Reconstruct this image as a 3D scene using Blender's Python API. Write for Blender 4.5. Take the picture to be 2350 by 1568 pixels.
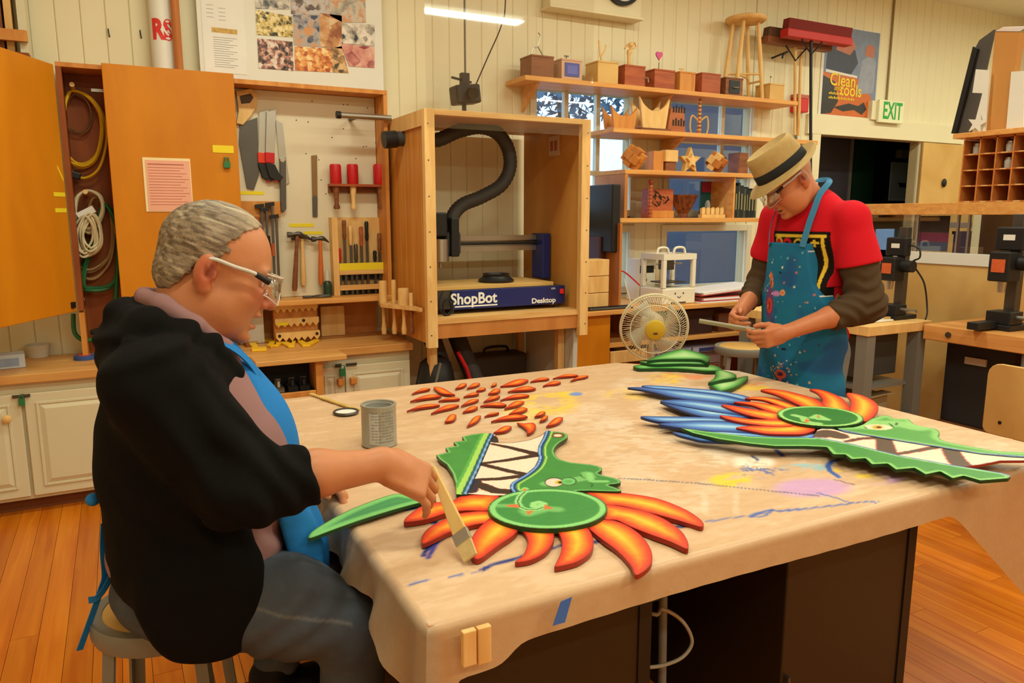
import bpy, bmesh, math, random
import numpy as np
from mathutils import Vector, Matrix
from mathutils.geometry import delaunay_2d_cdt
for _o in list(bpy.data.objects):
 bpy.data.objects.remove(_o)
scene = bpy.context.scene
COL = scene.collection
# ------------------------------------------------------------------ camera
F_PX, PITCH, YAW, CAM_H = 1717.0, math.atan(289 / 1717.0), math.radians(27.6), 1.40
cam_data = bpy.data.cameras.new('camera')
cam_data.sensor_width = 36.0
cam_data.lens = F_PX / 2350.0 * 36.0
cam_data.clip_start = 0.02
cam = bpy.data.objects.new('camera', cam_data)
COL.objects.link(cam)
cam.location = (0, 0, CAM_H)
cam.rotation_euler = (math.pi / 2 - PITCH, 0, -YAW)
scene.camera = cam
# ------------------------------------------------------------------ world (hazy late-day sky seen through the windows)
world = bpy.data.worlds.new('sky')
scene.world = world
world.use_nodes = True
_nt = world.node_tree
_nt.nodes.clear()
_out = _nt.nodes.new('ShaderNodeOutputWorld')
_bg = _nt.nodes.new('ShaderNodeBackground')
_bg.inputs[0].default_value = (0.52, 0.75, 1.0, 1)
_bg.inputs[1].default_value = 2.6
_nt.links.new(_bg.outputs[0], _out.inputs[0])
# ------------------------------------------------------------------ view
scene.view_settings.view_transform = 'Standard'
scene.view_settings.look = 'None'
scene.view_settings.gamma = 1.0
scene.view_settings.use_curve_mapping = False
scene.view_settings.exposure = 0.0
# ------------------------------------------------------------------ ceiling fluorescent lamps (their light)
LAMP_COL = (0.93, 1.0, 0.80)
LAMP_W = 27.0
LAMP_SPOTS = [(0.64, 0.86), (2.94, 0.86), (5.24, 0.86), (7.3, 0.86), (0.64, 2.9), (2.94, 2.9), (5.24, 2.9), (7.3, 2.9), (0.3, -1.4), (2.3, -1.4), (6.5, -1.4)]
CEIL_Z = 3.30
# ------------------------------------------------------------------ helpers: pixel rays of the photograph -> metric points
_cp, _sp = math.cos(PITCH), math.sin(PITCH)
FWD = Vector((math.sin(YAW) * _cp, math.cos(YAW) * _cp, -_sp))
RGT = Vector((math.cos(YAW), -math.sin(YAW), 0))
UPV = RGT.cross(FWD)
CAMP = Vector((0, 0, CAM_H))
def ray(x, y): return (x - 1175) * RGT + (784 - y) * UPV + F_PX * FWD
def aZ(x, y, z): d = ray(x, y); return CAMP + d * ((z - CAM_H) / d.z)
def aY(x, y, v): d = ray(x, y); return CAMP + d * (v / d.y)
def aX(x, y, v): d = ray(x, y); return CAMP + d * (v / d.x)
def aD(x, y, dep): d = ray(x, y); return CAMP + d * (dep / F_PX)
def lin(c):
 c = c / 255.0
 return c / 12.92 if c <= 0.04045 else ((c + 0.055) / 1.055) ** 2.4
def rgb(r, g, b): return (lin(r), lin(g), lin(b), 1.0)
# ------------------------------------------------------------------ materials
MATS = {}
def new_mat(name):
 m = bpy.data.materials.new(name)
 m.use_nodes = True
 nt = m.node_tree
 return m, nt, nt.nodes['Principled BSDF']
def mat(name, c, rough=0.55, metal=0.0, var=0.10, scale=6.0, bump=0.0, bscale=60.0, spec=0.35, stretch=(1, 1, 1)):
 """plain paint / plastic / metal with a little procedural mottling"""
 if name in MATS: return MATS[name]
 m, nt, p = new_mat(name)
 N, L = nt.nodes, nt.links
 tc = N.new('ShaderNodeTexCoord'); mp = N.new('ShaderNodeMapping'); mp.inputs['Scale'].default_value = stretch
 L.new(tc.outputs['Object'], mp.inputs[0])
 nz = N.new('ShaderNodeTexNoise'); nz.inputs['Scale'].default_value = scale; nz.inputs['Detail'].default_value = 4
 L.new(mp.outputs[0], nz.inputs['Vector'])
 mx = N.new('ShaderNodeMix'); mx.data_type = 'RGBA'
 mx.inputs[6].default_value = tuple(v * (1 - var) for v in c[:3]) + (1,)
 mx.inputs[7].default_value = tuple(min(1, v * (1 + var)) for v in c[:3]) + (1,)
 L.new(nz.outputs['Fac'], mx.inputs[0]); L.new(mx.outputs[2], p.inputs['Base Color'])
 p.inputs['Roughness'].default_value = rough
 p.inputs['Metallic'].default_value = metal
 p.inputs['Specular IOR Level'].default_value = spec
 if bump:
  n2 = N.new('ShaderNodeTexNoise'); n2.inputs['Scale'].default_value = bscale; n2.inputs['Detail'].default_value = 3
  L.new(mp.outputs[0], n2.inputs['Vector'])
  b = N.new('ShaderNodeBump'); b.inputs['Strength'].default_value = bump; b.inputs['Distance'].default_value = 0.01
  L.new(n2.outputs['Fac'], b.inputs['Height']); L.new(b.outputs[0], p.inputs['Normal'])
 MATS[name] = m
 return m
def wood(name, c1, c2, grain=(1, 1, 14), scale=3.0, rough=0.5, spec=0.3, bump=0.05, perobj=0.0):
 """wood: noise stretched across the grain; grain gives how fast it varies along x, y, z"""
 if name in MATS: return MATS[name]
 m, nt, p = new_mat(name)
 N, L = nt.nodes, nt.links
 tc = N.new('ShaderNodeTexCoord'); mp = N.new('ShaderNodeMapping'); mp.inputs['Scale'].default_value = grain
 oi = N.new('ShaderNodeObjectInfo')
 ad = N.new('ShaderNodeVectorMath'); ad.operation = 'ADD'
 sc = N.new('ShaderNodeMath'); sc.operation = 'MULTIPLY'; sc.inputs[1].default_value = 17.0
 L.new(oi.outputs['Random'], sc.inputs[0])
 L.new(tc.outputs['Object'], ad.inputs[0]); L.new(sc.outputs[0], ad.inputs[1])
 L.new(ad.outputs[0], mp.inputs[0])
 nz = N.new('ShaderNodeTexNoise'); nz.inputs['Scale'].default_value = scale; nz.inputs['Detail'].default_value = 6
 nz.inputs['Distortion'].default_value = 0.6
 L.new(mp.outputs[0], nz.inputs['Vector'])
 cr = N.new('ShaderNodeValToRGB'); cr.color_ramp.elements[0].position = 0.33; cr.color_ramp.elements[1].position = 0.68
 cr.color_ramp.elements[0].color = c1; cr.color_ramp.elements[1].color = c2
 L.new(nz.outputs['Fac'], cr.inputs[0])
 src = cr.outputs[0]
 if perobj:
  hs = N.new('ShaderNodeHueSaturation')
  mr = N.new('ShaderNodeMapRange'); mr.inputs[3].default_value = 1 - perobj; mr.inputs[4].default_value = 1 + perobj
  L.new(oi.outputs['Random'], mr.inputs[0]); L.new(mr.outputs[0], hs.inputs['Value']); L.new(src, hs.inputs['Color'])
  src = hs.outputs[0]
 L.new(src, p.inputs['Base Color'])
 p.inputs['Roughness'].default_value = rough; p.inputs['Specular IOR Level'].default_value = spec
 if bump:
  b = N.new('ShaderNodeBump'); b.inputs['Strength'].default_value = bump; b.inputs['Distance'].default_value = 0.01
  L.new(nz.outputs['Fac'], b.inputs['Height']); L.new(b.outputs[0], p.inputs['Normal'])
 MATS[name] = m
 return m
def colmat(name, rough=0.45, spec=0.3, bump=0.0, bscale=80.0, mottle=0.08):
 """paint laid down as colours on the mesh itself"""
 if name in MATS: return MATS[name]
 m, nt, p = new_mat(name)
 N, L = nt.nodes, nt.links
 a = N.new('ShaderNodeAttribute'); a.attribute_name = 'Col'
 nz = N.new('ShaderNodeTexNoise'); nz.inputs['Scale'].default_value = 90.0
 tc = N.new('ShaderNodeTexCoord'); L.new(tc.outputs['Object'], nz.inputs['Vector'])
 mr = N.new('ShaderNodeMapRange'); mr.inputs[3].default_value = 1 - mottle; mr.inputs[4].default_value = 1 + mottle
 L.new(nz.outputs['Fac'], mr.inputs[0])
 hs = N.new('ShaderNodeHueSaturation'); L.new(a.outputs['Color'], hs.inputs['Color']); L.new(mr.outputs[0], hs.inputs['Value'])
 L.new(hs.outputs[0], p.inputs['Base Color'])
 p.inputs['Roughness'].default_value = rough; p.inputs['Specular IOR Level'].default_value = spec
 if bump:
  n2 = N.new('ShaderNodeTexNoise'); n2.inputs['Scale'].default_value = bscale; n2.inputs['Detail'].default_value = 4
  L.new(tc.outputs['Object'], n2.inputs['Vector'])
  b = N.new('ShaderNodeBump'); b.inputs['Strength'].default_value = bump; b.inputs['Distance'].default_value = 0.01
  L.new(n2.outputs['Fac'], b.inputs['Height']); L.new(b.outputs[0], p.inputs['Normal'])
 MATS[name] = m
 return m
def clear_mat(name, tint=(1, 1, 1, 1), refl=0.08, rough=0.02):
 """thin clear sheet: mostly see-through, mirror-like at a glance"""
 if name in MATS: return MATS[name]
 m = bpy.data.materials.new(name); m.use_nodes = True
 nt = m.node_tree; nt.nodes.clear(); N, L = nt.nodes, nt.links
 o = N.new('ShaderNodeOutputMaterial'); t = N.new('ShaderNodeBsdfTransparent'); t.inputs[0].default_value = tint
 g = N.new('ShaderNodeBsdfGlossy'); g.inputs['Roughness'].default_value = rough
 mx = N.new('ShaderNodeMixShader'); mx.inputs[0].default_value = refl
 L.new(t.outputs[0], mx.inputs[1]); L.new(g.outputs[0], mx.inputs[2]); L.new(mx.outputs[0], o.inputs[0])
 MATS[name] = m
 return m
def emit_mat(name, c, s):
 if name in MATS: return MATS[name]
 m, nt, p = new_mat(name)
 p.inputs['Base Color'].default_value = c; p.inputs['Emission Color'].default_value = c; p.inputs['Emission Strength'].default_value = s
 MATS[name] = m
 return m
# ------------------------------------------------------------------ mesh builder
class MB:
 def __init__(s): s.v = []; s.f = []; s.c = None
 def add(s, vs, fs):
  n = len(s.v); s.v += [Vector(p) for p in vs]; s.f += [tuple(i + n for i in f) for f in fs]; return s
 def box(s, x0, x1, y0, y1, z0, z1):
  return s.add([(x0, y0, z0), (x1, y0, z0), (x1, y1, z0), (x0, y1, z0), (x0, y0, z1), (x1, y0, z1), (x1, y1, z1), (x0, y1, z1)],
      [(3, 2, 1, 0), (4, 5, 6, 7), (0, 1, 5, 4), (1, 2, 6, 5), (2, 3, 7, 6), (3, 0, 4, 7)])
 def bar(s, a, b, w, h, up=(0, 0, 1)):
  """square bar from a to b, w across and h along 'up'"""
  a, b = Vector(a), Vector(b); d = (b - a).normalized(); up = Vector(up)
  if abs(d.dot(up)) > 0.98: up = Vector((0, 1, 0))
  r = d.cross(up).normalized(); u = r.cross(d).normalized()
  vs = [p + r * (i * w / 2) + u * (j * h / 2) for p in (a, b) for i, j in ((-1, -1), (1, -1), (1, 1), (-1, 1))]
  return s.add(vs, [(3, 2, 1, 0), (4, 5, 6, 7), (0, 1, 5, 4), (1, 2, 6, 5), (2, 3, 7, 6), (3, 0, 4, 7)])
 def tube(s, pts, r, n=8, closed=False, cap=True):
  pts = [Vector(p) for p in pts]; k = len(pts)
  rs = r if isinstance(r, (list, tuple)) else [r] * k
  t0 = (pts[1] - pts[0]).normalized()
  nrm = t0.orthogonal().normalized(); vs = []; prev = t0
  for i, p in enumerate(pts):
   if closed: t = (pts[(i + 1) % k] - pts[i - 1]).normalized()
   elif i == 0: t = t0
   elif i == k - 1: t = (pts[i] - pts[i - 1]).normalized()
   else: t = (pts[i + 1] - pts[i - 1]).normalized()
   ax = prev.cross(t)
   if ax.length > 1e-6: nrm = Matrix.Rotation(prev.angle(t), 3, ax.normalized()) @ nrm
   prev = t; bn = t.cross(nrm).normalized()
   for j in range(n):
    a = 2 * math.pi * j / n
    vs.append(p + (nrm * math.cos(a) + bn * math.sin(a)) * rs[i])
  fs = []
  for i in range(k if closed else k - 1):
   i2 = (i + 1) % k
   for j in range(n): fs.append((i * n + j, i * n + (j + 1) % n, i2 * n + (j + 1) % n, i2 * n + j))
  if cap and not closed:
   fs.append(tuple(range(n - 1, -1, -1))); fs.append(tuple((k - 1) * n + j for j in range(n)))
  return s.add(vs, fs)
 def cyl(s, a, b, r, r2=None, n=16): return s.tube([a, b], [r, r if r2 is None else r2], n)
 def lathe(s, prof, c=(0, 0, 0), n=24, M=None):
  """profile [(r, z)] spun about z at c (M turns it first)"""
  vs = []; c = Vector(c)
  for r, z in prof:
   for j in range(n):
    a = 2 * math.pi * j / n; p = Vector((r * math.cos(a), r * math.sin(a), z))
    if M is not None: p = M @ p
    vs.append(p + c)
  fs = []
  for i in range(len(prof) - 1):
   for j in range(n): fs.append((i * n + j, i * n + (j + 1) % n, (i + 1) * n + (j + 1) % n, (i + 1) * n + j))
  if prof[0][0] > 1e-6: fs.append(tuple(range(n - 1, -1, -1)))
  if prof[-1][0] > 1e-6: fs.append(tuple((len(prof) - 1) * n + j for j in range(n)))
  return s.add(vs, fs)
 def ball(s, c, r, n=12, m=8, M=None):
  r = (r, r, r) if not isinstance(r, (tuple, list)) else r
  vs = []; fs = []; c = Vector(c)
  for i in range(m + 1):
   th = math.pi * i / m
   for j in range(n):
    a = 2 * math.pi * j / n
    p = Vector((r[0] * math.sin(th) * math.cos(a), r[1] * math.sin(th) * math.sin(a), -r[2] * math.cos(th)))
    if M is not None: p = M @ p
    vs.append(p + c)
  for i in range(m):
   for j in range(n): fs.append((i * n + j, i * n + (j + 1) % n, (i + 1) * n + (j + 1) % n, (i + 1) * n + j))
  return s.add(vs, fs)
 def prism(s, poly, vec):
  """3-D outline (list of points) pushed along vec"""
  poly = [Vector(p) for p in poly]; vec = Vector(vec); n = len(poly)
  return s.add(poly + [p + vec for p in poly],
      [tuple(range(n - 1, -1, -1)), tuple(range(n, 2 * n))] + [(i, (i + 1) % n, (i + 1) % n + n, i + n) for i in range(n)])
 def xz(s, poly, y0, y1):
  return s.prism([(x, y0, z) for x, z in poly], (0, y1 - y0, 0))
 def yz(s, poly, x0, x1):
  return s.prism([(x0, y, z) for y, z in poly], (x1 - x0, 0, 0))
 def xy(s, poly, z0, z1):
  return s.prism([(x, y, z0) for x, y in poly], (0, 0, z1 - z0))
 def turn(s, M, start=0):
  for i in range(start, len(s.v)): s.v[i] = M @ s.v[i]
  return s
def about(c, rz=0, rx=0, ry=0):
 c = Vector(c)
 return Matrix.Translation(c) @ Matrix.Rotation(rz, 4, 'Z') @ Matrix.Rotation(ry, 4, 'Y') @ Matrix.Rotation(rx, 4, 'X') @ Matrix.Translation(-c)
def root_of(o):
 while o.parent: o = o.parent
 return o
def tag(o, label=None, cat=None, group=None, kind=None):
 if label: o['label'] = label
 if cat: o['category'] = cat
 if group: o['group'] = group
 if kind: o['kind'] = kind
 return o
def thing(name, label, cat, loc, group=None):
 o = bpy.data.objects.new(name, None); COL.objects.link(o); o.location = loc
 o.empty_display_size = 0.05
 return tag(o, label, cat, group)
def finish(me):
 bm = bmesh.new(); bm.from_mesh(me)
 bmesh.ops.remove_doubles(bm, verts=bm.verts, dist=1e-6)
 bmesh.ops.recalc_face_normals(bm, faces=bm.faces)
 bm.to_mesh(me); bm.free()
def obj(name, mb, material, parent=None, smooth=False, bevel=0.0, label=None, cat=None, group=None, kind=None, cols=None, fix=True):
 """one mesh object from world-space geometry; origin at its base, or at its thing's base"""
 vs = mb.v
 if parent is not None: off = root_of(parent).location
 else:
  xs = [p.x for p in vs]; ys = [p.y for p in vs]; zs = [p.z for p in vs]
  off = Vector(((min(xs) + max(xs)) / 2, (min(ys) + max(ys)) / 2, min(zs)))
 me = bpy.data.meshes.new(name)
 me.from_pydata([tuple(p - off) for p in vs], [], mb.f)
 if cols is not None:
  at = me.color_attributes.new('Col', 'FLOAT_COLOR', 'POINT')
  at.data.foreach_set('color', np.asarray(cols, dtype=np.float32).ravel())
 elif fix: finish(me)
 me.materials.append(material)
 if smooth:
  me.polygons.foreach_set('use_smooth', [True] * len(me.polygons))
  try: me.set_sharp_from_angle(angle=math.radians(48))
  except Exception: pass
 o = bpy.data.objects.new(name, me); COL.objects.link(o)
 if parent is None: o.location = off
 else: o.parent = parent
 if bevel:
  b = o.modifiers.new('edge', 'BEVEL'); b.width = bevel; b.segments = 2; b.limit_method = 'ANGLE'
 return tag(o, label, cat, group, kind)
def text_part(name, s, size, M, material, parent, depth=0.001, align='CENTER', xs=1.0, font_shear=0.0, bold=0.0):
 """lettering as a mesh; M places its local x (reading) / y (up) plane in the world"""
 cu = bpy.data.curves.new(name, 'FONT'); cu.body = s; cu.size = size; cu.align_x = align; cu.align_y = 'CENTER'
 cu.extrude = depth; cu.resolution_u = 3; cu.shear = font_shear; cu.offset = bold
 t = bpy.data.objects.new('tmp_text', cu); COL.objects.link(t)
 dg = bpy.context.evaluated_depsgraph_get()
 me = bpy.data.meshes.new_from_object(t.evaluated_get(dg)); me.name = name
 bpy.data.objects.remove(t)
 off = root_of(parent).location
 S = Matrix.Diagonal((xs, 1, 1, 1))
 me.transform(Matrix.Translation(-off) @ M @ S)
 me.materials.clear(); me.materials.append(material)
 o = bpy.data.objects.new(name, me); COL.objects.link(o); o.parent = parent
 return o
def face_negY(p):   # text plane facing the room from the back wall
 return Matrix.Translation(Vector(p)) @ Matrix.Rotation(math.pi / 2, 4, 'X')
def smooth_path(pts, n=6, closed=False):
 pts = [Vector(p) for p in pts]; out = []; k = len(pts)
 rng = range(k) if closed else range(k - 1)
 for i in rng:
  p0 = pts[(i - 1) % k] if closed or i > 0 else pts[0]
  p1 = pts[i]; p2 = pts[(i + 1) % k]
  p3 = pts[(i + 2) % k] if closed or i + 2 < k else pts[-1]
  for j in range(n):
   t = j / n
   out.append(0.5 * ((2 * p1) + (p2 - p0) * t + (2 * p0 - 5 * p1 + 4 * p2 - p3) * t * t + (3 * p1 - p0 - 3 * p2 + p3) * t ** 3))
 if not closed: out.append(pts[-1])
 return out
rnd = random.Random(7)
# ------------------------------------------------------------------ palette
M_CREAM = mat('cream_paint', rgb(236, 225, 190), 0.45, var=0.05, scale=2.5, bump=0.03, bscale=25)
M_CREAMC = mat('cabinet_paint', rgb(222, 212, 180), 0.4, var=0.05, scale=3)
M_WHITE = mat('white_board', rgb(232, 228, 218), 0.5, var=0.04)
M_WHITEP = mat('white_plastic', rgb(235, 230, 220), 0.35, var=0.03)
M_OCHRE = wood('ochre_panel', rgb(202, 122, 14), rgb(216, 136, 20), (2.0, 2.0, 0.6), 2.5, 0.45, bump=0.02)
M_CAB = wood('cabinet_wood', rgb(196, 122, 52), rgb(222, 152, 76), (5, 5, 0.6), 4.0, 0.5)
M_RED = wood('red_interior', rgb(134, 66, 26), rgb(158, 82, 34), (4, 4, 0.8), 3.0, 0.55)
M_PINE = wood('pine', rgb(222, 170, 100), rgb(240, 198, 132), (4, 4, 0.7), 5.0, 0.5)
M_PINEX = wood('pine_along_x', rgb(214, 158, 90), rgb(236, 190, 122), (0.7, 5, 8), 4.0, 0.5)
M_PLY = wood('plywood', rgb(206, 160, 88), rgb(222, 180, 110), (1.2, 1.2, 1.2), 2.5, 0.55, bump=0.02)
M_PLYD = wood('dark_ply', rgb(184, 112, 52), rgb(206, 138, 72), (2, 2, 0.6), 3.0, 0.45)
M_CEDAR = wood('cedar_side', rgb(196, 124, 46), rgb(222, 156, 74), (2, 9, 0.35), 4.0, 0.45)
M_SHELFX = wood('shelf_wood', rgb(214, 146, 74), rgb(234, 172, 96), (0.6, 5, 9), 4.0, 0.45)
M_COUNTER = wood('counter_wood', rgb(204, 144, 76), rgb(226, 170, 100), (0.7, 4, 4), 3.0, 0.4)
M_MAPLE = wood('maple', rgb(226, 178, 108), rgb(240, 198, 130), (4, 4, 1), 5.0, 0.45)
M_WALNUT = wood('walnut', rgb(116, 66, 38), rgb(146, 88, 52), (1, 5, 6), 5.0, 0.45)
M_REDWOOD = wood('redwood', rgb(158, 74, 40), rgb(186, 96, 54), (1, 5, 6), 5.0, 0.45)
M_STEEL = mat('steel', rgb(176, 172, 164), 0.32, 0.9, var=0.08)
M_DSTEEL = mat('dark_steel', rgb(96, 92, 88), 0.4, 0.8, var=0.12)
M_BLACK = mat('black_plastic', rgb(30, 29, 29), 0.45, var=0.1)
M_RUBBER = mat('grey_rubber', rgb(62, 60, 58), 0.6, var=0.1, bump=0.1, bscale=40)
M_GREYM = mat('grey_metal_paint', rgb(128, 126, 118), 0.42, var=0.06)
M_YLAB = mat('yellow_label', rgb(240, 216, 40), 0.6, var=0.03)
M_REDP = mat('red_paint', rgb(200, 30, 34), 0.45, var=0.06)
M_GREEN = mat('green_brass', rgb(52, 120, 72), 0.4, var=0.08)
M_INK = mat('ink', rgb(40, 36, 34), 0.7, var=0.0)
M_BRASS = mat('brass', rgb(196, 160, 80), 0.35, 0.8)
# ================================================================== THE ROOM
WALL_Y = 4.55
M_PLANK = wood('fir_plank', rgb(192, 96, 12), rgb(216, 126, 26), (9, 0.5, 9), 3.0, 0.32, spec=0.45, bump=0.03, perobj=0.13)
M_UNDER = mat('subfloor', rgb(92, 44, 18), 0.7)
M_DARKGAP = mat('siding_groove', rgb(196, 178, 136), 0.7)
fl = obj('floor', MB().box(-1.8, 8.2, -3.0, 4.65, -0.10, -0.006), M_UNDER, kind='structure')
_w = 0.083
_n = 0
_x = -1.5
while _x < 6.4:
 cuts = [-3.0] + sorted(rnd.uniform(0.2, 3.4) for _ in range(1 if _x > 3.2 else 2)) + [4.55]
 for a, b in zip(cuts, cuts[1:]):
  obj('floor_plank', MB().box(_x + 0.0008, _x + _w - 0.0008, a + 0.0008, b - 0.0008, -0.02, 0.0), M_PLANK, fl)
  _n += 1
 _x += _w
obj('ceiling', MB().box(-1.8, 8.2, -3.0, 4.65, CEIL_Z, CEIL_Z + 0.1), mat('ceiling_paint', rgb(240, 234, 216), 0.7, var=0.03), kind='structure')
obj('wall_left', MB().box(-1.9, -1.8, -3.0, 4.65, 0, CEIL_Z), M_CREAM, kind='structure')
obj('wall_front', MB().box(-1.8, 8.2, -3.1, -3.0, 0, CEIL_Z), M_CREAM, kind='structure')
obj('wall_right', MB().box(8.2, 8.3, -3.0, 4.65, 0, CEIL_Z), M_CREAM, kind='structure')
# openings in the back wall: (x0, x1, z0, z1)
W1 = (2.56, 3.35); W2 = (3.70, 4.52)
HOLES = [(W1[0], W1[1], 0.88, 1.28), (W1[0], W1[1], 1.44, 2.24), (W2[0], W2[1], 0.86, 1.28), (W2[0], W2[1], 1.44, 2.24), (5.28, 6.62, 0.95, 2.07)]
def zspans(x0, x1, z0=0.0, z1=CEIL_Z):
 sp = [(z0, z1)]
 for hx0, hx1, hz0, hz1 in HOLES:
  if x1 > hx0 + 1e-4 and x0 < hx1 - 1e-4:
   nx = []
   for a, b in sp:
    if hz0 > a: nx.append((a, min(b, hz0)))
    if hz1 < b: nx.append((max(a, hz1), b))
   sp = [q for q in nx if q[1] - q[0] > 1e-3]
 return sp
_xs = sorted(set([-1.8, 8.2] + [h[0] for h in HOLES] + [h[1] for h in HOLES]))
_m = MB()
for a, b in zip(_xs, _xs[1:]):
 for z0, z1 in zspans(a, b): _m.box(a, b, WALL_Y + 0.014, WALL_Y + 0.1, z0, z1)
wb = obj('wall_back', _m, M_DARKGAP, kind='structure')
# tongue-and-groove siding, board by board
_x = -1.2
_bw = 0.112
while _x < 8.19:
 a, b = _x, min(_x + _bw, 8.2)
 edges = sorted(set([a, b] + [e for h in HOLES for e in h[:2] if a < e < b]))
 for p, q in zip(edges, edges[1:]):
  if q - p < 0.012: continue
  for z0, z1 in zspans(p, q):
   m = MB(); g = 0.0016
   pp, qq = p + (g if p == a else 0), q - (g if q == b else 0)
   m.xy([(pp - 0.001, WALL_Y + 0.02), (pp - 0.001, WALL_Y + 0.004), (pp + 0.004, WALL_Y), (qq - 0.004, WALL_Y), (qq + 0.001, WALL_Y + 0.004), (qq + 0.001, WALL_Y + 0.02)], z0, z1)
   obj('siding_board', m, M_CREAM, wb)
 _x += _bw
# ---- windows -------------------------------------------------------
M_FRAME = mat('window_paint', rgb(222, 212, 186), 0.4, var=0.04)
M_PANE = clear_mat('window_glass', (0.95, 0.98, 1, 1), 0.05)
def window(name, x0, x1, z0, z1, vs, hs):
 m = MB(); y0, y1 = WALL_Y - 0.014, WALL_Y + 0.10; t = 0.05
 for a, b, c, d in ((x0 - t, x0, z0 - t, z1 + t), (x1, x1 + t, z0 - t, z1 + t), (x0, x1, z1, z1 + t), (x0, x1, z0 - t, z0)):
  m.box(a, b, y0, WALL_Y + 0.004, c, d)
 w = obj(name, m, M_FRAME, kind='structure', bevel=0.003)
 xs = [x0] + [v for v in vs] + [x1]; zs = [z0] + list(hs) + [z1]; s = 0.016; yb = WALL_Y + 0.05
 for v in vs: obj('mullion', MB().box(v - s, v + s, yb - 0.02, yb + 0.02, z0, z1), M_FRAME, w)
 for i, h in enumerate(hs):
  for a, b in zip(xs, xs[1:]):
   obj('glazing_bar', MB().box(a + (s if a != x0 else 0), b - (s if b != x1 else 0), yb - 0.018, yb + 0.018, h - s, h + s), M_FRAME, w)
 for a, b in zip(xs, xs[1:]):
  for c, d in zip(zs, zs[1:]):
   obj('pane', MB().box(a + s, b - s, yb - 0.002, yb + 0.002, c + s, d - s), M_PANE, w)
 return w
window('window_1', W1[0], W1[1], 1.44, 2.24, (2.82, 3.085), (1.96, 1.70))
window('window_2', W2[0], W2[1], 1.44, 2.24, (4.25,), (1.96, 1.70))
window('window_3', W1[0], W1[1], 0.88, 1.28, (2.96,), ())
window('window_4', W2[0], W2[1], 0.86, 1.28, (), ())
# ---- ceiling lamps -------------------------------------------------
M_HOUSE = mat('lamp_housing', rgb(230, 228, 220), 0.4)
M_TUBE = emit_mat('fluorescent_tube', LAMP_COL + (1,), 2.0)
for i, (x, y) in enumerate(LAMP_SPOTS):
 t = thing('ceiling_lamp', 'white strip lamp with a fluorescent tube fixed to the ceiling', 'lamp', (x, y, CEIL_Z - 0.09), 'strip lamps on the ceiling')
 obj('housing', MB().xz([(x, CEIL_Z), (x + 0.0, CEIL_Z)], y, y) if False else MB().yz([(y - 0.14, CEIL_Z), (y + 0.14, CEIL_Z), (y + 0.09, CEIL_Z - 0.06), (y - 0.09, CEIL_Z - 0.06)], x - 0.66, x + 0.66), M_HOUSE, t)
 for s in (-0.045, 0.045):
  obj('tube', MB().cyl((x - 0.6, y + s, CEIL_Z - 0.078), (x + 0.6, y + s, CEIL_Z - 0.078), 0.014, n=8), M_TUBE, t, smooth=True)
 ld = bpy.data.lights.new('strip_light', 'AREA'); ld.shape = 'RECTANGLE'; ld.size = 1.2; ld.size_y = 0.16
 ld.energy = LAMP_W; ld.color = LAMP_COL
 lo = bpy.data.objects.new('strip_light', ld); COL.objects.link(lo); lo.parent = t; lo.location = (0, 0, -0.012)
# ---- outside the windows ------------------------------------------
M_OUT = mat('outside_siding', rgb(164, 172, 184), 0.7, var=0.04)
M_OUTD = mat('outside_door', rgb(166, 172, 184), 0.6, var=0.03)
obj('ground', MB().box(-2, 14, 4.8, 16, -0.3, -0.2), mat('outside_ground', rgb(120, 124, 116), 0.9), kind='structure')
ho = thing('outbuilding', 'pale blue-grey building with a wide eave seen through the window', 'building', (8.6, 8.4, -0.2))
obj('wall', MB().box(6.45, 12.0, 8.3, 8.5, -0.2, 3.2), M_OUT, ho)
obj('eave', MB().yz([(7.3, 3.0), (8.4, 3.35), (8.4, 3.25), (7.3, 2.9)], 6.2, 12), mat('eave_paint', rgb(190, 196, 206), 0.6), ho)
for k in range(6): obj('rafter', MB().bar((6.6 + k * 0.5, 7.32, 2.9), (6.6 + k * 0.5, 8.3, 3.2), 0.06, 0.10), M_OUT, ho)
obj('fascia', MB().box(6.2, 12, 7.26, 7.3, 2.86, 3.06), mat('fascia_paint', rgb(206, 210, 216), 0.6), ho)
dr = obj('door', MB().box(7.15, 8.1, 8.25, 8.3, -0.2, 2.1), M_OUTD, ho)
obj('door_sign', MB().box(7.5, 7.72, 8.235, 8.25, 0.95, 1.3), mat('sign_blue', rgb(70, 96, 140), 0.5), dr)
obj('downpipe', MB().box(8.25, 8.33, 8.2, 8.3, -0.2, 2.9), mat('fascia_paint', rgb(206, 210, 216), 0.6), ho)
M_LEAF = mat('outside_leaf', rgb(70, 116, 140), 0.6, var=0.3, scale=30)
def tree(x, y, z0, h, r, n, label, seed):
 q = random.Random(seed)
 t = thing('garden_tree', label, 'tree', (x, y, -0.2), 'trees outside the window')
 obj('trunk', MB().tube([(x, y, -0.2), (x + 0.05, y, z0), (x - 0.05, y + 0.1, z0 + h * 0.5)], [0.09, 0.07, 0.03], 8), mat('bark', rgb(70, 60, 56), 0.9), t)
 m = MB()
 for _ in range(n):
  a = q.uniform(0, 6.28); rr = r * math.sqrt(q.random()); zz = z0 + h * q.random()
  c = Vector((x + rr * math.cos(a), y + rr * math.sin(a) * 0.6, zz))
  u = Vector((q.uniform(-1, 1), q.uniform(-1, 1), q.uniform(-1, 1))).normalized(); w = u.orthogonal().normalized()
  s = q.uniform(0.05, 0.10)
  m.add([c - u * s, c + w * s * 0.45, c + u * s, c - w * s * 0.45], [(0, 1, 2, 3)])
 f = obj('foliage', m, M_LEAF, t, fix=False); f['kind'] = 'stuff'
tree(4.6, 7.6, 2.5, 1.5, 1.35, 2200, 'leafy tree hanging its branches above the window beside the saw cabinet', 3)
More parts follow.
